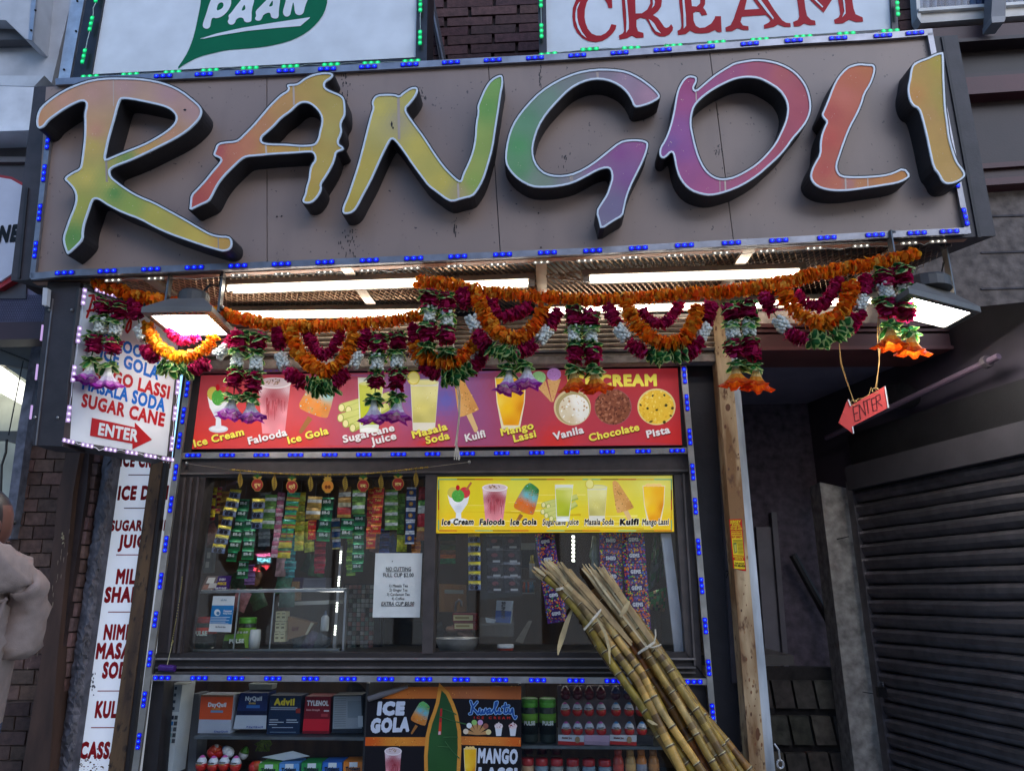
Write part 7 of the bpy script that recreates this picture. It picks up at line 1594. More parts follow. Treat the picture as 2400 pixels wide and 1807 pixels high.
jar('red capped jar of sweets behind the blue notice in the showcase', zl(110, 0)[0], zl(0, 1345)[1], zl(0, 1625)[1], 46, .17, C(176, 40, 36), C(196, 54, 40), 'PULSE')
jar('green capped jar of sweets in the middle of the showcase', zl(480, 0)[0], zl(0, 1350)[1], zl(0, 1620)[1], 40, .18, C(90, 170, 50), C(120, 170, 50), 'PULSE')
boxp('sweet_box', 'green and black sweet box lying in front of the green capped jar', 'box', [zl(330, 1500), zl(560, 1488), zl(600, 1618), zl(300, 1625)], .15, .06, C(30, 40, 26), [(.0, 0, 1, .45, C(110, 160, 50)), (.7, .0, 1, 1, C(140, 180, 70))], [('PULSE', .2, .68, .62, 9, C(226, 232, 222), .07)])
mb = MB(); A_ = YP(.15).at(*zl(595, 1540)); mb.lathe([(.022, -.04), (.026, .0), (.022, .04)], A_, n=14, col=C(190, 194, 190)); o = mb.build('paper_roll', PAPER, None, True); tag(o, 'white paper roll beside the green sweet box in the showcase', 'roll')
for r in range(3):
    for c_ in range(2):
        x, y = 782 + c_ * 46 - r * 6, 1296 + r * 92; boxp('small_carton', 'small cream carton, %s %s of the stack beside the brown bag' % (('top', 'middle', 'bottom')[r], ('left', 'right')[c_]), 'box', [zl(x, y), zl(x + 43, y - 3), zl(x + 42, y + 84), zl(x - 3, y + 86)], .24, .05, C(200, 192, 150), [(.15, .2, .85, .28, C(70, 66, 50)), (.2, .5, .8, .7, C(120, 112, 80))], group='cream cartons stacked in the showcase')
boxp('brown_bag', 'creased brown paper bag lying in the showcase', 'bag', [zl(890, 1340), zl(1120, 1400), zl(1060, 1500), zl(880, 1545)], .26, .06, C(130, 96, 62), [(.88, 0, 1, 1, C(190, 180, 150))], [('RAW', .2, .5, .62, 9, C(96, 40, 34), .1)], mat=PAPER)
mb = MB(); a = YP(.27).at(*zl(1212, 1470)); h = YP(.27).at(*zl(1212, 1290)).z - a.z; mb.lathe([(.017, 0), (.019, h * .1), (.019, h * .66), (.009, h * .78), (.006, h * .86), (.004, h)], a, n=14, col=C(190, 192, 192), cols=[C(190, 192, 192)] * 3 + [C(60, 80, 120)] * 2); o = mb.build('glue_bottle', PLASTIC, None, True); tag(o, 'white squeeze bottle with a dark cap in the showcase', 'bottle')
boxp('grey_box', 'grey electronic box on top of the showcase', 'box', [zl(1030, 1000), zl(1225, 995), zl(1218, 1090), zl(1020, 1092)], .3, .1, C(110, 110, 126), [(.05, .1, .9, .14, C(150, 150, 160))], mat=PLASTIC)
boxp('purple_box', 'dark purple box beside the grey electronic box', 'box', [zl(940, 992), zl(1028, 994), zl(1016, 1090), zl(930, 1092)], .31, .1, C(60, 44, 86), mat=PLASTIC)
boxp('kraft_box', 'small kraft carton on the showcase shelf', 'box', [zl(925, 1030), zl(978, 1030), zl(968, 1200), zl(915, 1200)], .28, .06, C(150, 112, 70), mat=PAPER)
mb = MB(); Yb = YP(.24)
for i in range(10): a = ru(0, 6); mb.ball(Yb.at(*zl(620 + ru(-40, 40), 960 + ru(-50, 70))), (ru(.01, .02), .012, ru(.015, .03)), scl(C(120, 80, 50), ru(.7, 1.3)), n=7, k=5)
o = mb.build('snack_bag', FOIL, None, True); tag(o, 'clear bag of brown snacks under the red neon reflection', 'bag')
for x, y, c, lb in ((440, 1030, (30, 70, 46), 'dark green packet on the showcase top under the green strips'), (850, 1060, (50, 110, 80), 'teal green packet on the showcase top near the grey box'), (1090, 880, (30, 60, 40), 'dark green bag behind the brown strip, left of the white lights'), (1150, 900, (60, 100, 50), 'mid green bag just left of the white light channel'), (850, 900, (190, 150, 150), 'pale pink packet with a picture right of the red neon reflection'), (200, 610, (170, 120, 110), 'brownish pink packet left of the long slanting strip'), (660, 660, (40, 50, 44), 'black green bag above the red neon reflection'), (620, 1190, (50, 80, 50), 'green packet inside the showcase behind its middle door edge'), (470, 1200, (170, 110, 110), 'pinkish packet inside the showcase above the green jar'), (880, 1170, (60, 90, 80), 'grey green packet on the shelf inside the showcase'), (1100, 1560, (70, 60, 80), 'purple grey packet at the bottom right of the showcase'), (1180, 1590, (40, 40, 44), 'black packet at the bottom right corner of the showcase'), (1000, 1590, (60, 70, 76), 'slate grey packet on the showcase floor below the brown bag'), (1700, 700, (150, 110, 110), 'dusty pink packet above the paper notice'), (1800, 720, (40, 70, 130), 'blue packet above the paper notice'), (2060, 740, (40, 44, 50), 'charcoal packet beside the mullion, right of the paper notice')):
    pm = pouch(.075, .09, [(.5, scl(C(*c), 1.15)), (.5, C(*c))], .16); p = YP(ru(.22, .34)).at(*zl(x, y)); o = link('loose_packet', pm.mesh('loose_packet', FOIL, True), Matrix(((1, 0, 0, p.x), (0, 0, -1, p.y), (0, 1, 0, p.z), (0, 0, 0, 1))) @ Matrix.Rotation(ru(-.5, .5), 4, 'Z')); tag(o, lb, 'packet', 'loose foil packets behind the left window')
# cigarette rack behind the notice
Yc = YP(.55); ck = thing('cigarette_rack', 'tall rack of small grey packs behind the paper notice', 'rack', Yc.at(*zl(1540, 1640)))
mb = MB(); mb.slab([zl(1380, 1660), zl(1720, 1660), zl(1700, 1050), zl(1385, 1050)], Yc, 0, .04, C(50, 50, 52)); mb.build('rack_back', METAL, ck)
for r in range(14):
    for c_ in range(8):
        if rnd() < .12 or (r > 6 and c_ > 6): continue
        x, y = 1395 + c_ * 37 - r * 1.2, 1062 + r * 41; mb = MB(); mb.slab([zl(x, y), zl(x + 31, y), zl(x + 30, y + 34), zl(x - 1, y + 34)], Yc, .03, .028, scl(C(*random.choice([(150, 154, 150), (130, 130, 132), (120, 110, 104), (100, 118, 112), (140, 100, 96)])), ru(.7, 1.1))); mb.build('pack', PRINT, ck)
# right window interior
boxp('tissue_box', 'blue and white tissue box standing behind the right window', 'box', [zy(620, 1200), zy(760, 1205), zy(742, 1400), zy(606, 1390)], .3, .1, C(190, 206, 220), [(.1, .0, .95, .55, C(190, 200, 214)), (0, .45, 1, 1, C(30, 80, 160))], [('SUNNY', .55, .6, .5, 7, C(40, 40, 60), .07)][:0])
tb = [o for o in bpy.data.objects if o.name.startswith('tissue_box')][0]
mb = MB(); text(mb, 'SUNNY', zy(668, 1208), zy(660, 1360), 8.5, YP(.3), .004, C(50, 56, 70), bold=.07, up=(1, .05)); mb.build('lettering', PRINT, tb)
boxp('tea_box', 'upper of two cream and maroon tea boxes behind the right window', 'box', [zy(230, 1312), zy(440, 1316), zy(438, 1386), zy(232, 1388)], .36, .1, C(130, 40, 44), [(.03, .2, .86, .86, C(206, 196, 140)), (.1, .4, .7, .66, C(150, 130, 80))])
boxp('tea_box', 'lower of two cream and maroon tea boxes behind the right window', 'box', [zy(240, 1392), zy(440, 1392), zy(438, 1460), zy(240, 1460)], .36, .1, C(120, 36, 40), [(.03, .15, .86, .86, C(200, 190, 140)), (.1, .35, .7, .62, C(150, 130, 80))])
Yw = YP(.2); c0 = Yw.at(*zy(270, 1655)); rr = Yw.mpp(1070, 1500) * 50; hh = Yw.at(*zy(270, 1530)).z - c0.z
mb = MB(); mb.lathe([(rr * .55, 0), (rr * .8, hh * .12), (rr * .95, hh * .6), (rr * 1.02, hh * .96), (rr * 1.05, hh), (rr * 1.0, hh * .99), (rr * .9, hh * .6), (rr * .7, hh * .14), (.01, hh * .1)], c0, n=32, col=C(190, 190, 190)); o = mb.build('steel_bowl', METAL, None, True); tag(o, 'wide steel mixing bowl on the counter behind the right window', 'bowl')
ab = thing('acrylic_box', 'clear acrylic box on the counter beside the steel bowl', 'box', YP(.22).at(*zy(620, 1650)))
mb = MB(); mb.slab([zy(472, 1350), zy(775, 1340), zy(770, 1520), zy(474, 1515)], YP(.22), 0, .003); mb.build('front_sheet', CLEAR, ab); mb = MB(); mb.slab([zy(468, 1405), zy(778, 1396), zy(778, 1412), zy(468, 1422)], YP(.218), 0, .01, C(190, 196, 196)); mb.build('lip', CLEAR, ab)
mb = MB(); mb.slab([zy(520, 1350), zy(615, 1370), zy(600, 1400), zy(530, 1395)], YP(.24), 0, .02, C(170, 176, 180)); mb.build('folded_bag', FOIL, ab)
Yl = YP(.24); c0 = Yl.at(*zy(700, 1652)); s_ = Yl.mpp(1180, 1520); mb = MB()
mb.lathe([(s_ * 16, 0), (s_ * 19, s_ * 5), (s_ * 19, s_ * 8), (s_ * 20, s_ * 8.5), (s_ * 20, s_ * 12), (s_ * 19, s_ * 12.5), (s_ * 19, s_ * 16), (.01, s_ * 16.5)], c0, n=20, col=C(206, 206, 204), cols=[C(190, 70, 50)] * 2 + [C(210, 210, 208)] * 5); o = mb.build('lid_stack', PLASTIC, None, True); tag(o, 'stack of white tub lids on a red tub behind the right window', 'lids')
mb = MB(); fp = [(255, 1290), (262, 1215), (285, 1192), (305, 1205), (308, 1250)]; mb.tube([YP(.5).at(*zy(*p)) for p in fp], .006, 8, C(150, 150, 150)); o = mb.build('tap', METAL, None, True); tag(o, 'curved steel tap at the back behind the right window', 'tap')
boxp('paper_towel_panel', 'pale wood panel on the back wall behind the right window', 'panel', [zy(110, 1050), zy(350, 1060), zy(350, 1300), zy(110, 1300)], .9, .02, C(150, 112, 70), [(.2, .2, .9, .34, C(150, 160, 160))], mat=WOODM)
mb = MB(); a = YP(.5).at(*zy(935, 1000)); mb.lathe([(.014, 0), (.014, .07), (.008, .085), (.008, .11)], a, n=12, col=C(190, 60, 70), cols=[C(206, 206, 200), C(190, 170, 60), C(190, 180, 60)]); o = mb.build('spray_can', PLASTIC, None, True); tag(o, 'yellow topped spray can on the shelf at the back of the right window', 'can')
boxp('microwave', 'dark oven with a steel hood on the back wall', 'oven', [zy(830, 690), zy(965, 690), zy(962, 900), zy(835, 900)], .7, .2, C(40, 42, 46), [(0, 0, 1, .28, C(120, 126, 130)), (.1, .4, .9, .9, C(26, 28, 30))], mat=METAL)
sf = thing('back_shelf', 'pale metal shelf with small bottles at the back of the right window', 'shelf', YP(.6).at(*zy(880, 1030)))
mb = MB(); mb.slab([zy(845, 1018), zy(960, 1018), zy(960, 1030), zy(845, 1030)], YP(.6), 0, .2, C(170, 172, 172)); mb.slab([zy(845, 1128), zy(950, 1128), zy(950, 1140), zy(845, 1140)], YP(.6), 0, .2, C(170, 172, 172)); mb.build('shelf_board', METAL, sf, kind='stuff')
for i in range(5):
    mb = MB(); a = YP(.58).at(*zy(866 + i * 18, 1126)); mb.lathe([(.009, 0), (.009, .03), (.004, .04), (.004, .05)], a, n=8, col=scl(C(*random.choice([(190, 160, 60), (60, 120, 160), (180, 70, 60), (190, 190, 180)])), .8)); o = mb.build('small_bottle', PLASTIC, None, True); tag(o, '%s tiny bottle from the left on the pale back shelf, right window' % ORD[i], 'bottle', 'tiny bottles on the back shelf')
mb = MB(); mb.slab([(1550, 1250), (1572, 1250), (1608, 1532), (1582, 1532)], YP(.05), 0, .02, C(206, 208, 214)); o = mb.build('upright_board', PAINT); tag(o, 'pale upright panel inside the right edge of the right window', 'panel')
mb = MB(); mb.slab([zy(785, 1560), zy(900, 1380), zy(935, 1380), zy(850, 1580)], YP(.3), 0, .02, C(130, 120, 106)); o = mb.build('tray_edge', METAL); tag(o, 'slanting metal tray edge behind the left purple packet strip', 'tray')
# unseen lamp added behind the window head to brighten the hanging goods
HEADFILL = emitmat('head_fill', (1, .96, .88), 300.0)
za_ = YP(.055).at(700, 1104); zb_ = YP(.055).at(1560, 1098)
t = thing('fill_lamp', 'thin added lamp hidden behind the window head to brighten the hanging packets', 'lamp', za_)
mb = MB(); mb.tube([V((XL + .1, .056, za_.z + .012)), V((XR - .1, .056, za_.z + .012))], .011, 8); mb.build('tube', HEADFILL, t)
mb = MB(); mb.box((XL + .08, .045, za_.z + .024), (XR - .08, .068, za_.z + .030), C(220)); mb.build('fixture', PAINT, t)
# counter and interior lamps
mb = MB(); zc_ = YP(.08).at(1000, 1534).z; mb.box((-1.5, .09, zc_ - .04), (1.0, .75, zc_), C(60, 54, 50)); mb.build('counter_top', PLASTIC, kio)
CEIL = emitmat('ceiling_tube', (1, .95, .86), 8.0)
for x in (-1.0, .1):
    t = thing('ceiling_lamp', 'tube lamp on the ceiling inside the shop, %s window' % ('behind the left' if x < 0 else 'behind the right'), 'lamp', (x, .55, 2.37)); mb = MB(); mb.tube([V((x - .35, .5, 2.37)), V((x + .35, .5, 2.37))], .014, 8); mb.build('tube', CEIL, t); mb = MB(); mb.box((x - .37, .47, 2.385), (x + .37, .53, 2.42), C(220)); mb.build('fixture', PAINT, t)
mb = MB()
for k in range(7): mb.slab([zy(1286, 625 + k * 35), zy(1312, 625 + k * 35), zy(1314, 645 + k * 35), zy(1290, 645 + k * 35)], YP(.8), .003, .003)
o = mb.build('light_column', ledm, kind='stuff'); o['label'] = 'short column of white lights at the back of the right window'

# ================================================================== lower display behind glass
def sh_px(x0, x1, y, yy, name='shelf_board'):
    Y = YP(yy); a, b = Y.at(x0, y), Y.at(x1, y); mb = MB(); mb.box((a.x, yy, a.z - .012), (b.x, yy + .42, a.z), C(120, 126, 128)); mb.build(name, METAL, kio)
sh_px(455, 858, 1724, .07); sh_px(1222, 1640, 1746, .07); sh_px(430, 858, 1832, .07); sh_px(1222, 1660, 1850, .07)
mb = MB(); a, b = YP(.07).at(860, 1600), YP(.07).at(1222, 1840); mb.box((a.x, .06, 0), (a.x + .012, .55, a.z), C(70, 66, 64)); mb.box((b.x - .012, .06, 0), (b.x, .55, a.z), C(70, 66, 64)); mb.build('divider', PAINT, kio, kind='stuff')
def zc5(x, y): return (340 + x / 4.254, 1590 + y / 4.254)
GR = 'medicine boxes on the upper shelf'
boxp('medicine_box', 'orange and grey cold medicine box, first on the upper shelf', 'medicine', [zc5(560, 160), zc5(882, 165), zc5(848, 545), zc5(525, 542)], .12, .1, C(176, 182, 196), [(0, .0, 1, .64, C(214, 84, 42)), (.0, 0, 1, .05, C(150, 90, 60)), (.34, .40, .72, .46, C(120, 150, 180))], [('DayQuil', .24, .80, .30, 9.5, C(226, 226, 230), .06), ('SEVERE', .36, .62, .385, 3.6, C(226, 150, 60), .06), ('DayQuil', .5, .92, .97, 3.6, C(60, 80, 150), .04)], group=GR)
boxp('medicine_box', 'navy and white night cold medicine box, second on the upper shelf', 'medicine', [zc5(950, 140), zc5(1225, 140), zc5(1206, 502), zc5(878, 500)], .13, .1, C(34, 48, 96), [(0, .62, 1, 1, C(186, 194, 206)), (0, .5, 1, .62, C(24, 30, 60)), (.3, .34, .75, .42, C(60, 110, 180))], [('NyQuil', .22, .80, .21, 9.5, C(206, 214, 226), .06), ('SEVERE', .36, .6, .31, 3.6, C(206, 176, 90), .05), ('NyQuil', .4, .9, .96, 3.6, C(60, 80, 150), .04)], group=GR)
boxp('medicine_box', 'dark navy pain reliever box with yellow lettering on the upper shelf', 'medicine', [zc5(1250, 165), zc5(1556, 170), zc5(1535, 552), zc5(1210, 552)], .12, .1, C(24, 42, 70), [(.05, .30, .9, .33, C(150, 160, 176)), (.05, .35, .85, .37, C(150, 160, 176)), (.05, .62, .32, .64, C(190, 200, 210)), (.58, .62, .9, .64, C(190, 200, 210)), (.05, .68, .5, .70, C(190, 200, 210)), (.58, .68, .95, .70, C(190, 200, 210)), (.05, .74, .3, .76, C(190, 200, 210)), (.15, .82, .8, .835, C(190, 200, 210)), (.1, .94, .9, .955, C(120, 140, 160)), (.86, .33, 1, .45, C(150, 50, 40))], [('Advil', .14, .80, .24, 15, C(216, 196, 60), .06)], group=GR)
boxp('medicine_box', 'red pain reliever box with a bright red lower half on the upper shelf', 'medicine', [zc5(1600, 175), zc5(1852, 178), zc5(1832, 550), zc5(1568, 548)], .12, .1, C(120, 24, 36), [(0, .60, 1, .92, C(206, 34, 50)), (.76, .36, .96, .40, C(206, 200, 200)), (.66, .46, .92, .54, C(170, 60, 66))], [('TYLENOL', .08, .93, .24, 11.5, C(226, 222, 226), .05), ('Extra Strength', .08, .6, .38, 4, C(206, 150, 150), .05)], group=GR)
boxp('medicine_box', 'silver grey medicine carton with fine print, last on the upper shelf', 'medicine', [zc5(1876, 165), zc5(2165, 160), zc5(2175, 540), zc5(1862, 545)], .12, .1, C(36, 44, 54), [(.02, .03, .96, .88, C(150, 158, 166)), (.5, .15, .95, .6, C(126, 138, 148)), (.84, .55, 1, .84, C(190, 196, 200))] + [(.06, .08 + i * .06, .44, .09 + i * .06, C(96, 104, 112)) for i in range(13)], group=GR)
boxp('carton', 'tall white appliance carton with blue bars leaning in the left corner', 'carton', [zc5(206, 60), zc5(372, 60), zc5(262, 960), zc5(108, 960)], .10, .12, C(200, 204, 206), [(0, 0, 1, .3, C(160, 166, 172))] + [(.02, .34 + i * .065, .72, .385 + i * .065, c) for i, c in enumerate((C(34, 42, 60), C(40, 120, 180), C(150, 180, 196), C(130, 168, 168), C(160, 190, 200)))] + [(.2 + .36 * (i % 2), .02 + (i // 2) * .075, .34 + .36 * (i % 2), .055 + (i // 2) * .075, C(50, 60, 76)) for i in range(8)] + [(.76, .34 + i * .065, .96, .385 + i * .065, C(70, 72, 76)) for i in range(5)])
cb = [o for o in bpy.data.objects if o.name.startswith('carton')][0]
mb = MB(); text(mb, 'LAVA 2', zc5(205, 1010), zc5(236, 760), 12, YP(.10), .004, C(30, 32, 36), bold=.06, up=(-1, -.1)); mb.build('lettering', PRINT, cb)
boxp('brown_carton', 'brown cardboard edge standing left of the white appliance carton', 'carton', [zc5(180, 100), zc5(204, 60), zc5(106, 960), zc5(84, 960)], .12, .1, C(130, 92, 58), mat=PAPER)
boxp('grey_carton', 'grey side of a second carton behind the white appliance carton', 'carton', [zc5(470, 150), zc5(540, 150), zc5(500, 960), zc5(420, 960)], .24, .1, C(96, 98, 104), mat=PAPER)
mb = MB(); mb.slab([zc5(1030, 50), zc5(1270, 56), zc5(1260, 108), zc5(1040, 108)], YP(.2), 0, .06, C(150, 156, 156)); o = mb.build('hanging_clip', PLASTIC); tag(o, 'pale plastic clip box hanging over the medicine boxes', 'box')
mb = MB()
for i in range(14): mb.tube([YP(.24).at(*zc5(1180 + ru(-80, 80), 575)), YP(.24).at(*zc5(1180 + ru(-90, 90), 650)), YP(.24).at(*zc5(1180 + ru(-80, 80), 720))], .004, 5, scl(C(110, 130, 50), ru(.6, 1.2)))
o = mb.build('green_bag', FOIL); tag(o, 'yellow green net bag hanging under the medicine shelf', 'bag')
def egg(label, x, y, h, yy, cols, tilt=0.0, group='surprise eggs on the left shelf', txt=True):
    Y = YP(yy); s_ = Y.mpp(x, y); H = h * s_; a = Y.at(x, y + h / 2); t = thing('surprise_egg', label, 'egg', a, group)
    prof = [(.001, 0), (H * .20, H * .03), (H * .32, H * .14), (H * .385, H * .32), (H * .37, H * .50), (H * .30, H * .70), (H * .20, H * .87), (H * .10, H * .97), (.001, H)]
    M = Matrix.Translation(a) @ Matrix.Rotation(tilt, 4, 'Y')
    mb = MB(); mb.lathe(prof[:5], (0, 0, 0), n=16, col=cols[0]); mb.lathe([(r * 1.01, z) for r, z in prof[4:]], (0, 0, 0), n=16, cols=[cols[1], cols[1], cols[2], cols[2]], col=cols[1]); o = link('wrapper', mb.mesh('wrapper', PLASTIC, True), M, t)
    if txt:
        mb = MB()
        for s, dz_, ww, c in (('Kinder', .56, .44, C(40, 30, 30)), ('Joy', .44, .34, C(190, 130, 50))):
            v, f, _ = layout(s, .06); mb.add([M @ V(((q[0] - .5) * H * ww, -(H * .39 - (abs(q[0] - .5) * ww) ** 2 * H * .9), H * dz_ + q[1] * H * .09)) for q in v], f, c)
        mb.build('lettering', PRINT, t)
ER, EW, EP, EB = C(196, 40, 34), C(226, 226, 230), C(216, 100, 170), C(70, 140, 200)
for i, (x, y) in enumerate(((556, 830), (672, 835), (782, 828), (896, 835))): egg('%s pink topped egg from the left in the row by the gum packs' % ORD[i], *zc5(x, y + 20), 34, .11, (ER, EW, EP))
egg('orange and white egg piled on the front row, at the left', *zc5(640, 710), 30, .15, (ER, C(206, 70, 40), C(216, 210, 206)), .6, txt=False); egg('orange egg piled on the front row, next to the blue topped one', *zc5(760, 720), 30, .16, (ER, C(206, 80, 40), C(190, 150, 170)), -.5, txt=False)
egg('blue and white egg on top of the pile', *zc5(870, 705), 30, .15, (EW, EW, EB), -.9, txt=False); egg('green topped egg at the back of the pile', *zc5(965, 740), 28, .2, (EW, C(90, 150, 60), C(90, 150, 60)), .3, txt=False); egg('orange egg lying on its side beside the gum packs', *zc5(1040, 830), 34, .13, (ER, C(214, 84, 40), EW), 1.2, txt=False)
for i, (x0, x1, c, l) in enumerate(((1130, 1335, (90, 170, 60), 'lime green'), (1335, 1540, (90, 150, 214), 'light blue'), (1556, 1765, (40, 140, 70), 'dark green'), (1765, 1970, (50, 110, 196), 'bright blue'), (1975, 2178, (226, 130, 40), 'orange'))):
    y = 850 - i * 6; boxp('gum_pack', '%s gum pack in the row at the lower left' % l, 'gum', [zc5(x0 + 6, y - 4), zc5(x1 - 4, y - 6), zc5(x1 - 12, 1020), zc5(x0 - 8, 1020)], .10, .09, C(*c), [(.3, .05, .72, .30, C(222, 228, 230)), (0, 0, 1, .03, scl(C(*c), .6))], [('Trident', .12, .86, .46, 8.6, C(20, 26, 40), .07)], group='gum packs in a row')
mb = MB(); mb.slab([zc5(1165, 782), zc5(1470, 720), zc5(1640, 770), zc5(1380, 815)], YP(.13), .0, .004, C(190, 196, 200)); o = mb.build('paper_bag', PAPER); tag(o, 'flat white paper bag lying over the lime green gum pack', 'bag')
def ze(x, y): return (1200 + x / 5.53, 1590 + y / 5.53)
for x, l in ((228, 'left'), (466, 'right')): jar('green lidded sweet jar, the %s of the two beside the black poster' % l, ze(x, 0)[0], ze(0, 262)[1], ze(0, 842)[1], 40, .1, C(96, 180, 50), C(110, 160, 50), 'PULSE', 'green lidded sweet jars')
eb = thing('egg_display', 'printed egg display stand with tiers of surprise eggs beside the sugarcane', 'display', YP(.1).at(1420, 1744))
mb = MB(); mb.slab([ze(585, 90), ze(1500, 90), ze(1660, 860), ze(600, 860)], YP(.22), 0, .01, C(150, 140, 146)); mb.build('display_back', PAPER, eb)
for x0, x1, c in ((598, 935, (214, 214, 218)), (938, 1265, (206, 170, 190)), (1270, 1615, (214, 214, 218)), (1620, 1830, (40, 38, 42))):
    mb = MB(); mb.slab([ze(x0, 728), ze(x1, 735), ze(x1, 868), ze(x0, 850)], YP(.085), 0, .01, C(*c)); mb.slab([ze(x0, 806), ze(x1, 820), ze(x1, 868), ze(x0, 850)], YP(.085), .0015, .001, C(196, 44, 40) if c[0] > 210 else scl(C(*c), .8)); mb.build('display_lip', PAPER, eb)
    if c[0] > 210: mb = MB(); text(mb, 'Kinder Joy', ze(x0 + 50, 775), ze(x0 + 180, 778), 4.2, YP(.085), .003, C(120, 60, 40), bold=.06); mb.poly(ell(*ze(x0 + 250, 790), 6, 8, 12), YP(.085), .003, C(176, 140, 100)); mb.build('lettering', PRINT, eb)
for r, (yy, yc) in enumerate(((650, .10), (400, .14), (190, .18))):
    for i, x in enumerate((702, 850, 1005, 1160, 1350, 1515, 1675)):
        blue = i > 3
        cols = (ER, EW, EB if blue else EP) if r < 2 else ((C(90, 26, 36), C(110, 34, 44), C(70, 40, 54)) if not blue else (C(90, 40, 60), C(50, 60, 110), C(50, 60, 110)))
        egg('%s egg from the left, %s, in the %s tier of the printed display' % (ORD[i], ('blue topped' if blue else 'pink topped') if r < 2 else ('dark blue' if blue else 'dark red'), ('lowest', 'middle', 'top')[r]), *ze(x + 6 * (1 - r), yy), 31, yc, cols, ru(-.1, .1), 'surprise eggs in the display stand', r < 2)
for i, x in enumerate((200, 385, 585, 795, 1005, 1215)):
    Y = YP(.1); a = Y.at(*ze(x, 1330)); s_ = Y.mpp(1300, 1800); r = s_ * 15; t = thing('spice_jar', '%s red lidded jar from the black poster in the bottom row' % ORD[i], 'jar', a, 'red lidded jars')
    h = Y.at(*ze(x, 1040 + i * 4)).z - a.z
    mb = MB(); mb.lathe([(r, 0), (r * 1.05, h * .1), (r * 1.05, h * .6), (r * .9, h * .68)], a + V((0, r, 0)), n=16, col=C(*random.choice([(150, 150, 140), (190, 150, 110), (130, 150, 160)]))); mb.build('jar_body', PLASTIC, t, True)
    mb = MB(); mb.lathe([(r * .96, h * .68), (r * .98, h * .72), (r * .98, h * .98), (r * .9, h)], a + V((0, r, 0)), n=16, col=C(176, 36, 38)); mb.build('lid', PLASTIC, t, True)
    if i < 3: mb = MB(); mb.lathe([(r * .8, h * 1.02), (r * .8, h * 1.3), (r * .7, h * 1.34)], a + V((0, r * 4, 0)), n=14, col=C(100, 30, 36)); mb.build('rear_lid', PLASTIC, t, True)
for i, (x, c) in enumerate(((1395, (176, 70, 56)), (1555, (186, 146, 90)), (1700, (196, 120, 60)), (1860, (176, 120, 70)))):
    Y = YP(.1); a = Y.at(*ze(x, 1400)); s_ = Y.mpp(1460, 1800); r = s_ * 12; h = Y.at(*ze(x, 920)).z - a.z; t = thing('juice_bottle', '%s bottle in the row at the bottom by the sugarcane' % ('red', 'tan', 'orange', 'brown')[i], 'bottle', a, 'bottles by the sugarcane')
    mb = MB(); mb.lathe([(r, 0), (r * 1.05, h * .08), (r * .9, h * .3), (r * 1.05, h * .5), (r, h * .7), (r * .7, h * .82)], a + V((0, r, 0)), n=14, col=C(*c)); mb.build('bottle_body', PLASTIC, t, True)
    mb = MB(); mb.lathe([(r * .72, h * .82), (r * .74, h), (r * .6, h * 1.01)], a + V((0, r, 0)), n=14, col=scl(C(*c), .8)); mb.build('cap', PLASTIC, t, True)
    mb = MB(); mb.lathe([(r * 1.07, h * .36), (r * 1.07, h * .6)], a + V((0, r, 0)), n=14, col=C(150, 150, 160) if i == 2 else scl(C(*c), 1.3)); mb.build('label_band', PRINT, t, True)
LOWFILL = emitmat('low_fill', (1, .97, .9), 5)  # added lamp, hidden by the sill, brightens the lower shelves
mb = MB(); a, b = YP(.3).at(440, 1556), YP(.3).at(1600, 1560); mb.tube([a, b], .006, 6); o = mb.build('case_light', LOWFILL); tag(o, 'thin added light strip hidden under the counter to brighten the lower shelves', 'light strip')
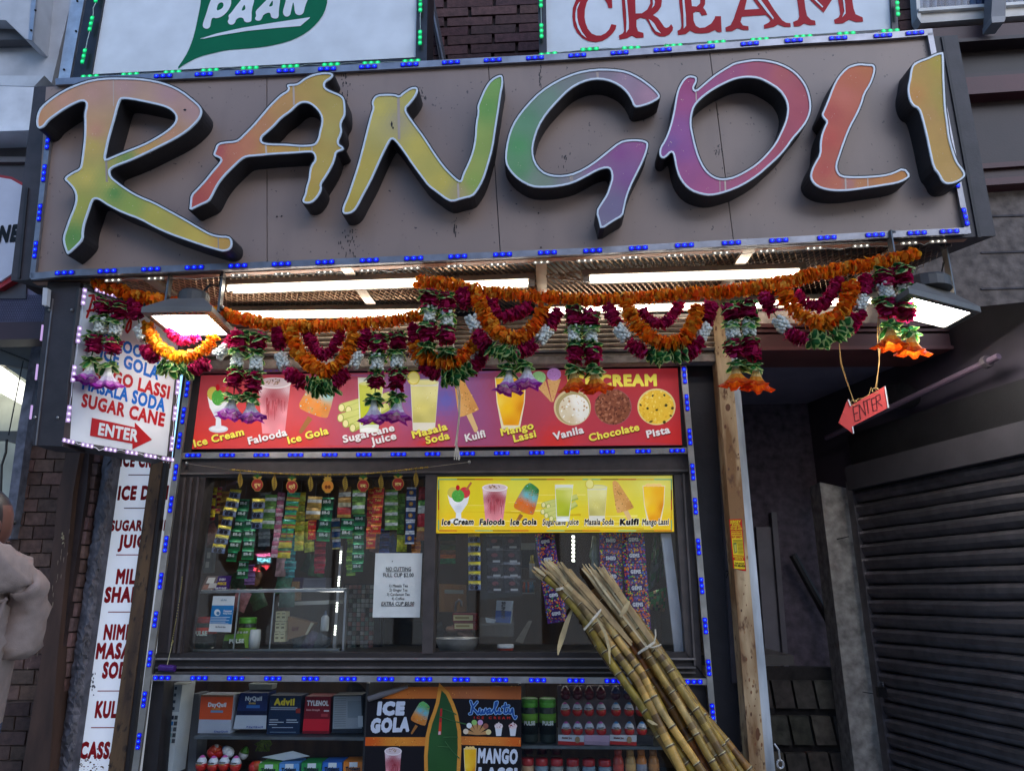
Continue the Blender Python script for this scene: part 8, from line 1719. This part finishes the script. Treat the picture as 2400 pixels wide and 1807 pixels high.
# ================================================================== sugarcane
random.seed(21)
CN = Plane((0, -.075, 1.75), (0, -1.75, .50))
def zs(x, y): return (1240 + x / 4.254, 1310 + y / 4.254)
STR = [C(206, 180, 126), C(196, 164, 106), C(216, 194, 146), C(184, 150, 96)]
CANES = [
 ('a2', 'mottled cane at the lower left edge of the left bundle', [(560,640),(700,880),(850,1100),(1000,1290),(1150,1520),(1235,1659)], .02, (150, 116, 56), 0),
 ('a', 'yellow green cane reaching furthest left in the left bundle', [(70,105),(290,285),(480,510),(650,735),(800,1000),(960,1240),(1110,1440),(1280,1659)], .045, (176, 152, 56), 0),
 ('d', 'spotted cane in the middle of the left bundle', [(480,460),(640,620),(800,830),(900,950),(1000,1110),(1120,1320),(1230,1520),(1330,1659)], .02, (186, 142, 74), 0),
 ('b', 'tan cane with a peeled top in the left bundle', [(225,120),(400,290),(600,560),(770,790),(930,1010),(1080,1200),(1200,1430),(1310,1659)], .06, (208, 170, 92), 1),
 ('f', 'reddish brown cane at the right of the left bundle', [(860,640),(960,780),(1080,960),(1160,1090),(1230,1200),(1320,1330),(1420,1480),(1520,1659)], .02, (160, 96, 46), 0),
 ('e', 'olive green cane behind the twine of the left bundle', [(700,540),(830,700),(950,880),(1060,1030),(1150,1170),(1230,1310),(1320,1480),(1400,1659)], .035, (156, 130, 46), 0),
 ('c', 'thick tan cane with a frayed top crossing the left bundle', [(380,120),(560,330),(700,520),(820,700),(940,880),(1050,1030),(1120,1120),(1200,1280),(1300,1480),(1420,1659)], .07, (214, 174, 94), 1),
 ('g', 'slender spotted cane at the left of the right bundle', [(650,300),(740,430),(860,590),(980,740),(1100,880),(1200,1030),(1310,1200),(1420,1370),(1520,1520),(1610,1659)], .02, (170, 128, 60), 0),
 ('g2', 'straw coloured cane with a frayed top in the right bundle', [(610,150),(760,350),(880,540),(1000,700),(1120,850),(1220,1010),(1330,1190),(1440,1350),(1540,1520),(1620,1659)], .06, (208, 168, 90), 1),
 ('h', 'cane with a shredded pale top in the right bundle', [(700,160),(840,340),(960,540),(1060,700),(1180,870),(1290,1050),(1400,1220),(1500,1400),(1600,1570),(1660,1659)], .045, (200, 156, 80), 1),
 ('i', 'tan cane standing tallest in the right bundle', [(770,185),(910,390),(1030,580),(1130,730),(1250,900),(1380,1060),(1470,1210),(1580,1380),(1690,1540),(1760,1659)], .065, (212, 174, 96), 1),
 ('j', 'yellow green cane at the right of the right bundle', [(1010,510),(1140,690),(1270,860),(1390,1030),(1490,1190),(1610,1370),(1710,1520),(1800,1659)], .03, (186, 154, 60), 0),
 ('k', 'outermost brown flecked cane at the right edge of the bundles', [(1060,560),(1200,760),(1340,960),(1450,1130),(1570,1310),(1690,1490),(1830,1659)], .005, (166, 124, 58), 0),
]
for nm, lab, pts, off, col, peel in CANES:
    P3 = [CN.at(*zs(*p), off) for p in pts]
    d = (P3[-1] - P3[-2]).normalized(); 
    if d.z < 0: P3.append(P3[-1] + d * (P3[-1].z / -d.z))
    L = [0.0]
    for a, b in zip(P3[:-1], P3[1:]): L.append(L[-1] + (b - a).length)
    def pos(s):
        for i in range(len(L) - 1):
            if s <= L[i + 1]: t = (s - L[i]) / (L[i + 1] - L[i]); return P3[i] + (P3[i + 1] - P3[i]) * t
        return P3[-1]
    R = .0152 * ru(.9, 1.1); base = tuple(min(.9, a * k) for a, k in zip(C(*col), (1.12, .98, .78))); green = mixc(base, C(130, 118, 44), .5); t = thing('sugarcane_stalk', lab, 'sugarcane', P3[-1], 'sugarcane stalks leaning on the shop front')
    s = 0.0; path, rad, cols = [], [], []; nxt = ru(.05, .12); jit = V((0, 0, 0)); pc = base
    while s < L[-1]:
        e = min(nxt, L[-1]); n_ = max(2, int((e - s) / .022)); ic = mixc(random.choice([base, base, green, mixc(base, C(206, 180, 120), .5)]), STR[0], max(0, .7 - s * 1.6)) if peel else mixc(base, green, rnd())
        for k in range(n_):
            u = s + (e - s) * k / n_; path.append(pos(u) + jit * (k / n_)); rad.append(R * (1.0 if k else 1.04) * (1 - .02 * math.sin(PI * k / n_))); cols.append(scl(mixc(ic, C(84, 50, 30), (rnd() < .34) * ru(.25, .8)), ru(.72, 1.12)))
        jit = V((ru(-.003, .003), 0, ru(-.002, .002)))
        path += [pos(e - .006), pos(e - .003), pos(min(e + .001, L[-1]))]; rad += [R * 1.0, R * 1.13, R * 1.10]; cols += [C(206, 190, 140), C(86, 58, 32), C(150, 120, 70)]
        s = e + .004; nxt = s + ru(.085, .16)
    mb = MB(); mb.tube(path, rad, 12, base, cols=cols + [base]); mb.build('stalk', CANEM, t, True)
    if peel or nm == 'a':
        dd = (P3[1] - P3[0]).normalized(); sd_ = dd.cross(CN.n).normalized()
        mb = MB()
        for k in range(16 if peel else 5):
            g = ru(-1, 1); w = ru(.003, .0085); l0 = ru(-.055, .01) if peel else ru(-.02, .0); l1 = ru(.08, .38) if peel else .05; o_ = sd_ * g * R * 1.1 + CN.n * (R * (1 - abs(g)) + ru(.001, .006)); fl = sd_ * ru(-.012, .012) + CN.n * ru(0, .01)
            c_ = scl(random.choice(STR), ru(.75, 1.1)); pr = [P3[0] + dd * l0 + o_ * .9 + fl, P3[0] + dd * (l0 * .4 + l1 * .3) + o_, P3[0] + dd * (l1 * .7) + o_ * 1.02, P3[0] + dd * l1 + o_]
            for a, b, wa, wb in zip(pr[:-1], pr[1:], (w * .4, w, w), (w, w, w * .5)): mb.add([a - sd_ * wa, a + sd_ * wa, b + sd_ * wb, b - sd_ * wb, a - CN.n * .001, b - CN.n * .001], [(0, 1, 2, 3)], c_)
        mb.build('dry_sheath', CANEM, t, kind='stuff')
def blade(name, label, pts, w, off, cat='leaf', col=STR[0]):
    P3 = [CN.at(*zs(*p), off) for p in pts]; mb = MB()
    for i in range(len(P3) - 1):
        dd = (P3[i + 1] - P3[i]).normalized(); s_ = dd.cross(CN.n).normalized(); wa, wb = w[i], w[i + 1]
        mb.hexa([P3[i] - s_ * wa, P3[i] + s_ * wa, P3[i + 1] + s_ * wb, P3[i + 1] - s_ * wb] + [q - CN.n * .002 for q in (P3[i] - s_ * wa, P3[i] + s_ * wa, P3[i + 1] + s_ * wb, P3[i + 1] - s_ * wb)], scl(col, ru(.8, 1.05)))
    o = mb.build(name, CANEM); tag(o, label, cat)
blade('dry_leaf', 'dry cane leaf dangling down in front of the window sill left of the bundles', [(430, 500), (380, 620), (330, 780), (300, 880), (288, 955)], [.004, .009, .011, .008, .002], .02)
blade('dry_leaf', 'thin split leaf strip curling over the left bundle', [(680, 590), (760, 740), (800, 900), (806, 1045)], [.004, .006, .005, .002], .10)
blade('dry_leaf', 'short straw strip tucked under the tie at the top of the right bundle', [(1000, 420), (960, 490), (910, 575)], [.004, .010, .006], .10)
blade('dry_leaf', 'dry leaf point sticking up behind the left bundle', [(190, 0), (260, 70), (330, 170), (400, 280)], [.002, .008, .010, .008], .02)
blade('dry_leaf', 'curled pale leaf strip at the very bottom of the left bundle', [(1180, 1600), (1230, 1630), (1280, 1650)], [.003, .006, .002], .09)
def tie(label, a, b, off, tails):
    mb = MB()
    for k in range(4):
        p = [CN.at(*zs(a[0] + (b[0] - a[0]) * u + ru(-4, 4), a[1] + (b[1] - a[1]) * u + ru(-4, 4) + k * 6), off + .012 * math.sin(PI * u)) for u in (0, .25, .5, .75, 1)]; mb.tube(p, .0024, 5, C(206, 196, 176))
    for tl in tails: mb.tube([CN.at(*zs(*q), off + .01) for q in tl], .003, 5, C(206, 194, 170))
    o = mb.build('twine_tie', FABRIC); tag(o, label, 'twine')
tie('white twine tied round the left sugarcane bundle', (550, 695), (715, 500), .09, [[(560, 690), (545, 700)]])
tie('white twine with loose ends tied round the right sugarcane bundle', (1090, 930), (1256, 815), .085, [[(1250, 820), (1262, 760), (1258, 700)], [(1160, 870), (1240, 880), (1318, 850)]])
tie('short twine near the top of the green cane', (270, 300), (345, 275), .065, [])

# ================================================================== people
def skin(verts, edges, sub=1):
    """verts: (position, radius); smooth continuous body from a skeleton"""
    me = bpy.data.meshes.new('skeleton'); me.from_pydata([tuple(v[0]) for v in verts], edges, []); o = bpy.data.objects.new('skeleton', me); COL.objects.link(o)
    sm = o.modifiers.new('skin', 'SKIN'); sm.use_smooth_shade = True
    sk_ = me.skin_vertices[0].data
    for i, v in enumerate(verts): r = v[1]; sk_[i].radius = r if isinstance(r, tuple) else (r, r)
    sk_[0].use_root = True
    if sub: ss = o.modifiers.new('sub', 'SUBSURF'); ss.levels = ss.render_levels = sub
    bpy.context.view_layer.update(); ev = o.evaluated_get(bpy.context.evaluated_depsgraph_get()); m2 = ev.to_mesh()
    v = [p.co.copy() for p in m2.vertices]; f = [tuple(p.vertices) for p in m2.polygons]; ev.to_mesh_clear(); bpy.data.objects.remove(o); bpy.data.meshes.remove(me)
    return v, f
def hand(mb, wrist, d, up_, size, col):
    d = V(d).normalized(); s_ = d.cross(V(up_)).normalized(); n_ = s_.cross(d)
    W_ = V(wrist); vs_ = [(W_, .020 * size), (W_ + d * .04 * size, (.034 * size, .014 * size)), (W_ + d * .085 * size, (.036 * size, .013 * size))]
    v, f = skin(vs_, [(0, 1), (1, 2)]); mb.add(v, f, col)
    for k, (o_, l) in enumerate(((-.030, .062), (-.010, .074), (.010, .070), (.028, .054))):
        b = W_ + d * .07 * size + s_ * o_ * size; l *= size; v, f = skin([(b, .0095 * size), (b + d * l * .45 - n_ * l * .08, .0088 * size), (b + d * l * .78 - n_ * l * .26, .008 * size), (b + d * l * .98 - n_ * l * .5, .0068 * size)], [(0, 1), (1, 2), (2, 3)]); mb.add(v, f, col)
    b = W_ + d * .02 * size - s_ * .022 * size; v, f = skin([(b, .012 * size), (b + d * .03 * size - s_ * .024 * size - n_ * .01 * size, .010 * size), (b + d * .06 * size - s_ * .030 * size - n_ * .02 * size, .008 * size)], [(0, 1), (1, 2)]); mb.add(v, f, col)
def head(mb, c, r, face, skin_c, hair_c):
    """skull with nose, ears and a hair cap; face is the direction it looks"""
    F = V(face).normalized(); S_ = V((0, 0, 1)).cross(F).normalized()
    n, k = 18, 12; vs_, fs, cs = [], [], []
    for i in range(k + 1):
        th = PI * i / k
        for j in range(n):
            ph = 2 * PI * j / n; dv = F * math.cos(ph) * math.sin(th) + S_ * math.sin(ph) * math.sin(th); z = math.cos(th); q = dv * r * (.80 + .06 * math.cos(ph)) + V((0, 0, z * r * 1.12))
            if z < -.2: q = q * (1 - .16 * (-z - .2)) + F * .10 * r * (-z)
            vs_.append(V(c) + q)
    for i in range(k):
        for j in range(n):
            fs.append((i * n + j, (i + 1) * n + j, (i + 1) * n + (j + 1) % n, i * n + (j + 1) % n)); ph = 2 * PI * (j + .5) / n; z = math.cos(PI * (i + .5) / k); cs.append(hair_c if (z > .45 or (math.cos(ph) < .2 and z > -.75)) else skin_c)
    mb.add(vs_, fs, cols=cs)
    mb.ball(V(c) + F * r * .88 - V((0, 0, r * .12)), (r * .12, r * .12, r * .2), skin_c)
    for s in (-1, 1):
        mb.ball(V(c) + S_ * s * r * .82 - V((0, 0, r * .05)), (r * .1, r * .1, r * .2), skin_c); mb.ball(V(c) + F * r * .80 + S_ * s * r * .32 + V((0, 0, r * .06)), (r * .09, r * .09, r * .06), C(30, 24, 22))
    mb.ball(V(c) + F * r * .82 - V((0, 0, r * .5)), (r * .22, r * .22, r * .05), scl(skin_c, .7))
def person(label, body, edges, cloth, cloth_mat, lower_z, lower_col, extra):
    t = thing('person', label, 'person', (body[0][0].x, body[0][0].y, 0))
    v, f = skin(body, edges, 2); nb_ = [V((0, 0, 0)) for _ in v]
    for q in f:
        n_ = (v[q[1]] - v[q[0]]).cross(v[q[2]] - v[q[0]])
        for i in q: nb_[i] += n_
    for i, p in enumerate(v):                               # cloth folds
        a = math.sin(30 * p.x + 46 * p.z + 2.2 * math.sin(14 * p.x - 9 * p.z)); b = math.sin(19 * p.x - 27 * p.z + 9 * p.y + 1.5 * math.sin(20 * p.z)); v[i] = p + nb_[i].normalized() * (.016 * (1 - abs(a)) ** 3 + .014 * (1 - abs(b)) ** 3 - .008)
    mb = MB(); mb.add(v, f, cols=[lower_col if sum(v[i].z for i in q) / len(q) < lower_z else cloth for q in f]); mb.build('body', cloth_mat, t, True)
    for nm, fn in extra: e = MB(); fn(e); e.build(nm, SKIN, t, True)
    return t
# shopkeeper in dark clothes behind the notice
VX = YP(.72).at(945, 1380)
def bp(x, y, z): return V((VX.x + x, .72 + y, z))
SKT = C(140, 100, 78)
H1 = YP(.42).at(*zy(190, 1450))
vb = [(bp(0, 0, .98), (.15, .11)), (bp(0, 0, 1.20), (.15, .11)), (bp(0, 0, 1.40), (.16, .10)), (bp(0, 0, 1.47), (.06, .06)), (bp(0, -.01, 1.54), (.05, .05)),
      (bp(.17, 0, 1.40), .060), (bp(.24, -.08, 1.20), .052), (H1 - V((.07, -.03, .0)), .042), (H1 - V((.02, -.01, 0)), .034),
      (bp(-.17, 0, 1.40), .060), (bp(-.22, -.03, 1.15), .050), (bp(-.16, -.22, 1.12), .040),
      (bp(.09, 0, .88), .085), (bp(.10, 0, .48), .065), (bp(.10, 0, .08), .05), (bp(-.09, 0, .88), .085), (bp(-.10, 0, .48), .065), (bp(-.10, 0, .08), .05)]
ve = [(0, 1), (1, 2), (2, 3), (3, 4), (2, 5), (5, 6), (6, 7), (7, 8), (2, 9), (9, 10), (10, 11), (0, 12), (12, 13), (13, 14), (0, 15), (15, 16), (16, 17)]
vx = [('head', lambda e: head(e, bp(0, -.02, 1.63), .105, (.1, -1, -.1), SKT, C(24, 20, 20))), ('hand', lambda e: hand(e, H1 - V((.015, 0, 0)), (1, -.1, -.1), (0, -.4, 1), 1.0, SKT)), ('hand', lambda e: hand(e, bp(-.15, -.24, 1.115), (.5, -.8, -.2), (0, 0, 1), 1.0, SKT))]
person('shopkeeper in dark clothes standing behind the paper notice, one hand over the steel bowl', vb, ve, C(28, 27, 30), FABRIC, 0.9, C(24, 24, 28), vx)
# passer-by in a cream hooded sweatshirt at the left edge
QP = YP(-.95)
def qp(px, py, dy=0.0): p = QP.at(px, py); return p + V((0, dy, 0))
hip = qp(-88, 1660); fz = hip.z
hb = [(hip, (.165, .13)), (qp(-76, 1530), (.165, .13)), (qp(-76, 1420), (.165, .12)), (qp(-78, 1345), (.10, .09)), (qp(-72, 1300), (.065, .065)),
      (qp(0, 1352, -.06), .085), (qp(44, 1340, -.10), .072), (qp(84, 1328, -.11), .050), (qp(58, 1300, -.14), .046), (qp(20, 1290, -.17), .040),
      (qp(-125, 1360), .085), (qp(-160, 1470), .072), (qp(-150, 1580, -.1), .05),
      (V((hip.x + .08, hip.y, .80)), .095), (V((hip.x + .10, hip.y + .03, .45)), .075), (V((hip.x + .10, hip.y - .02, .09)), .055), (V((hip.x - .08, hip.y, .80)), .095), (V((hip.x - .10, hip.y, .45)), .075), (V((hip.x - .10, hip.y, .09)), .055), (qp(64, 1392, .02), .060), (qp(34, 1470, .05), .072), (qp(-2, 1560, .04), .085)]
he = [(0, 1), (1, 2), (2, 3), (3, 4), (2, 5), (5, 6), (6, 7), (7, 8), (8, 9), (2, 10), (10, 11), (11, 12), (0, 13), (13, 14), (14, 15), (0, 16), (16, 17), (17, 18), (7, 19), (19, 20), (20, 21)]
SK2 = C(110, 70, 58)
hx = [('head', lambda e: head(e, qp(-52, 1232), .112, (.3, .95, .1), SK2, C(30, 18, 18))), ('hand', lambda e: hand(e, qp(22, 1292, -.14), (-.9, .1, .5), (0, -1, .2), 1.0, SK2)), ('hand', lambda e: hand(e, qp(-148, 1590, -.1), (.2, -.2, -1), (0, -1, 0), 1.0, SK2)), ('shoe', lambda e: e.ball(V((hip.x + .10, hip.y + .05, .045)), (.05, .13, .045), C(60, 60, 66))), ('shoe', lambda e: e.ball(V((hip.x - .10, hip.y + .05, .045)), (.05, .13, .045), C(60, 60, 66)))]
hp = person('passer-by in a cream hooded sweatshirt with one arm raised to the head', hb, he, C(160, 138, 128), FABRIC, fz - .06, C(70, 74, 100), hx)
mb = MB(); v, f = skin([(qp(-78, 1322, .02), (.06, .06)), (qp(-50, 1312, .05), (.075, .075)), (qp(-18, 1318, .02), (.055, .055)), (qp(4, 1336, -.03), (.03, .04))], [(0, 1), (1, 2), (2, 3)]); mb.add(v, f, C(164, 142, 132)); mb.build('hood', FABRIC, hp, True)
mb = MB()
for pts in ([(-4, 1384), (30, 1392), (66, 1384)], [(0, 1402), (34, 1414), (60, 1404)], [(8, 1330), (40, 1352), (78, 1350)], [(40, 1430), (30, 1480), (12, 1530)], [(56, 1400), (46, 1452), (30, 1510)]):
    mb.tube([qp(x, y, -.075 - .02 * math.sin(PI * k / 2)) for k, (x, y) in enumerate(pts)], [.004, .011, .003], 6, C(150, 128, 118))
mb.build('sleeve_fold', FABRIC, hp, True)

# ================================================================== neon sign across the street, seen only in the glass
NV = 2 * .037 + 13.5; NPL = YP(NV)
nn_ = thing('neon_sign', 'neon shop open sign across the street seen mirrored in the left window', 'neon sign', (NPL.at(620, 1330).x, -13.5, 2.0))
for s, x0, x1, y, cap, col in (('OPEN', 645, 595, 1338, 13, (1, .06, .08)), ('SHOP', 634, 601, 1317, 9, (.25, .8, .9)), ('Hair', 632, 600, 1304, 8, (1, .2, .45))):
    v, f, _ = layout(s, .01); mb = MB(); pts = []
    for q in v: p = NPL.at(x0 + (x1 - x0) * q[0], y - cap * q[1]); pts.append(V((p.x, -13.5, p.z)))
    mb.add(pts, f); mb.build('neon_tube', emitmat('neon_' + s.lower(), col, 22.0), nn_)
mb = MB(); p = NPL.at(620, 1320); mb.box((p.x - .35, -13.56, p.z - .4), (p.x + .35, -13.52, p.z + .35), C(14, 14, 16)); mb.build('backing', RUBBER, nn_)
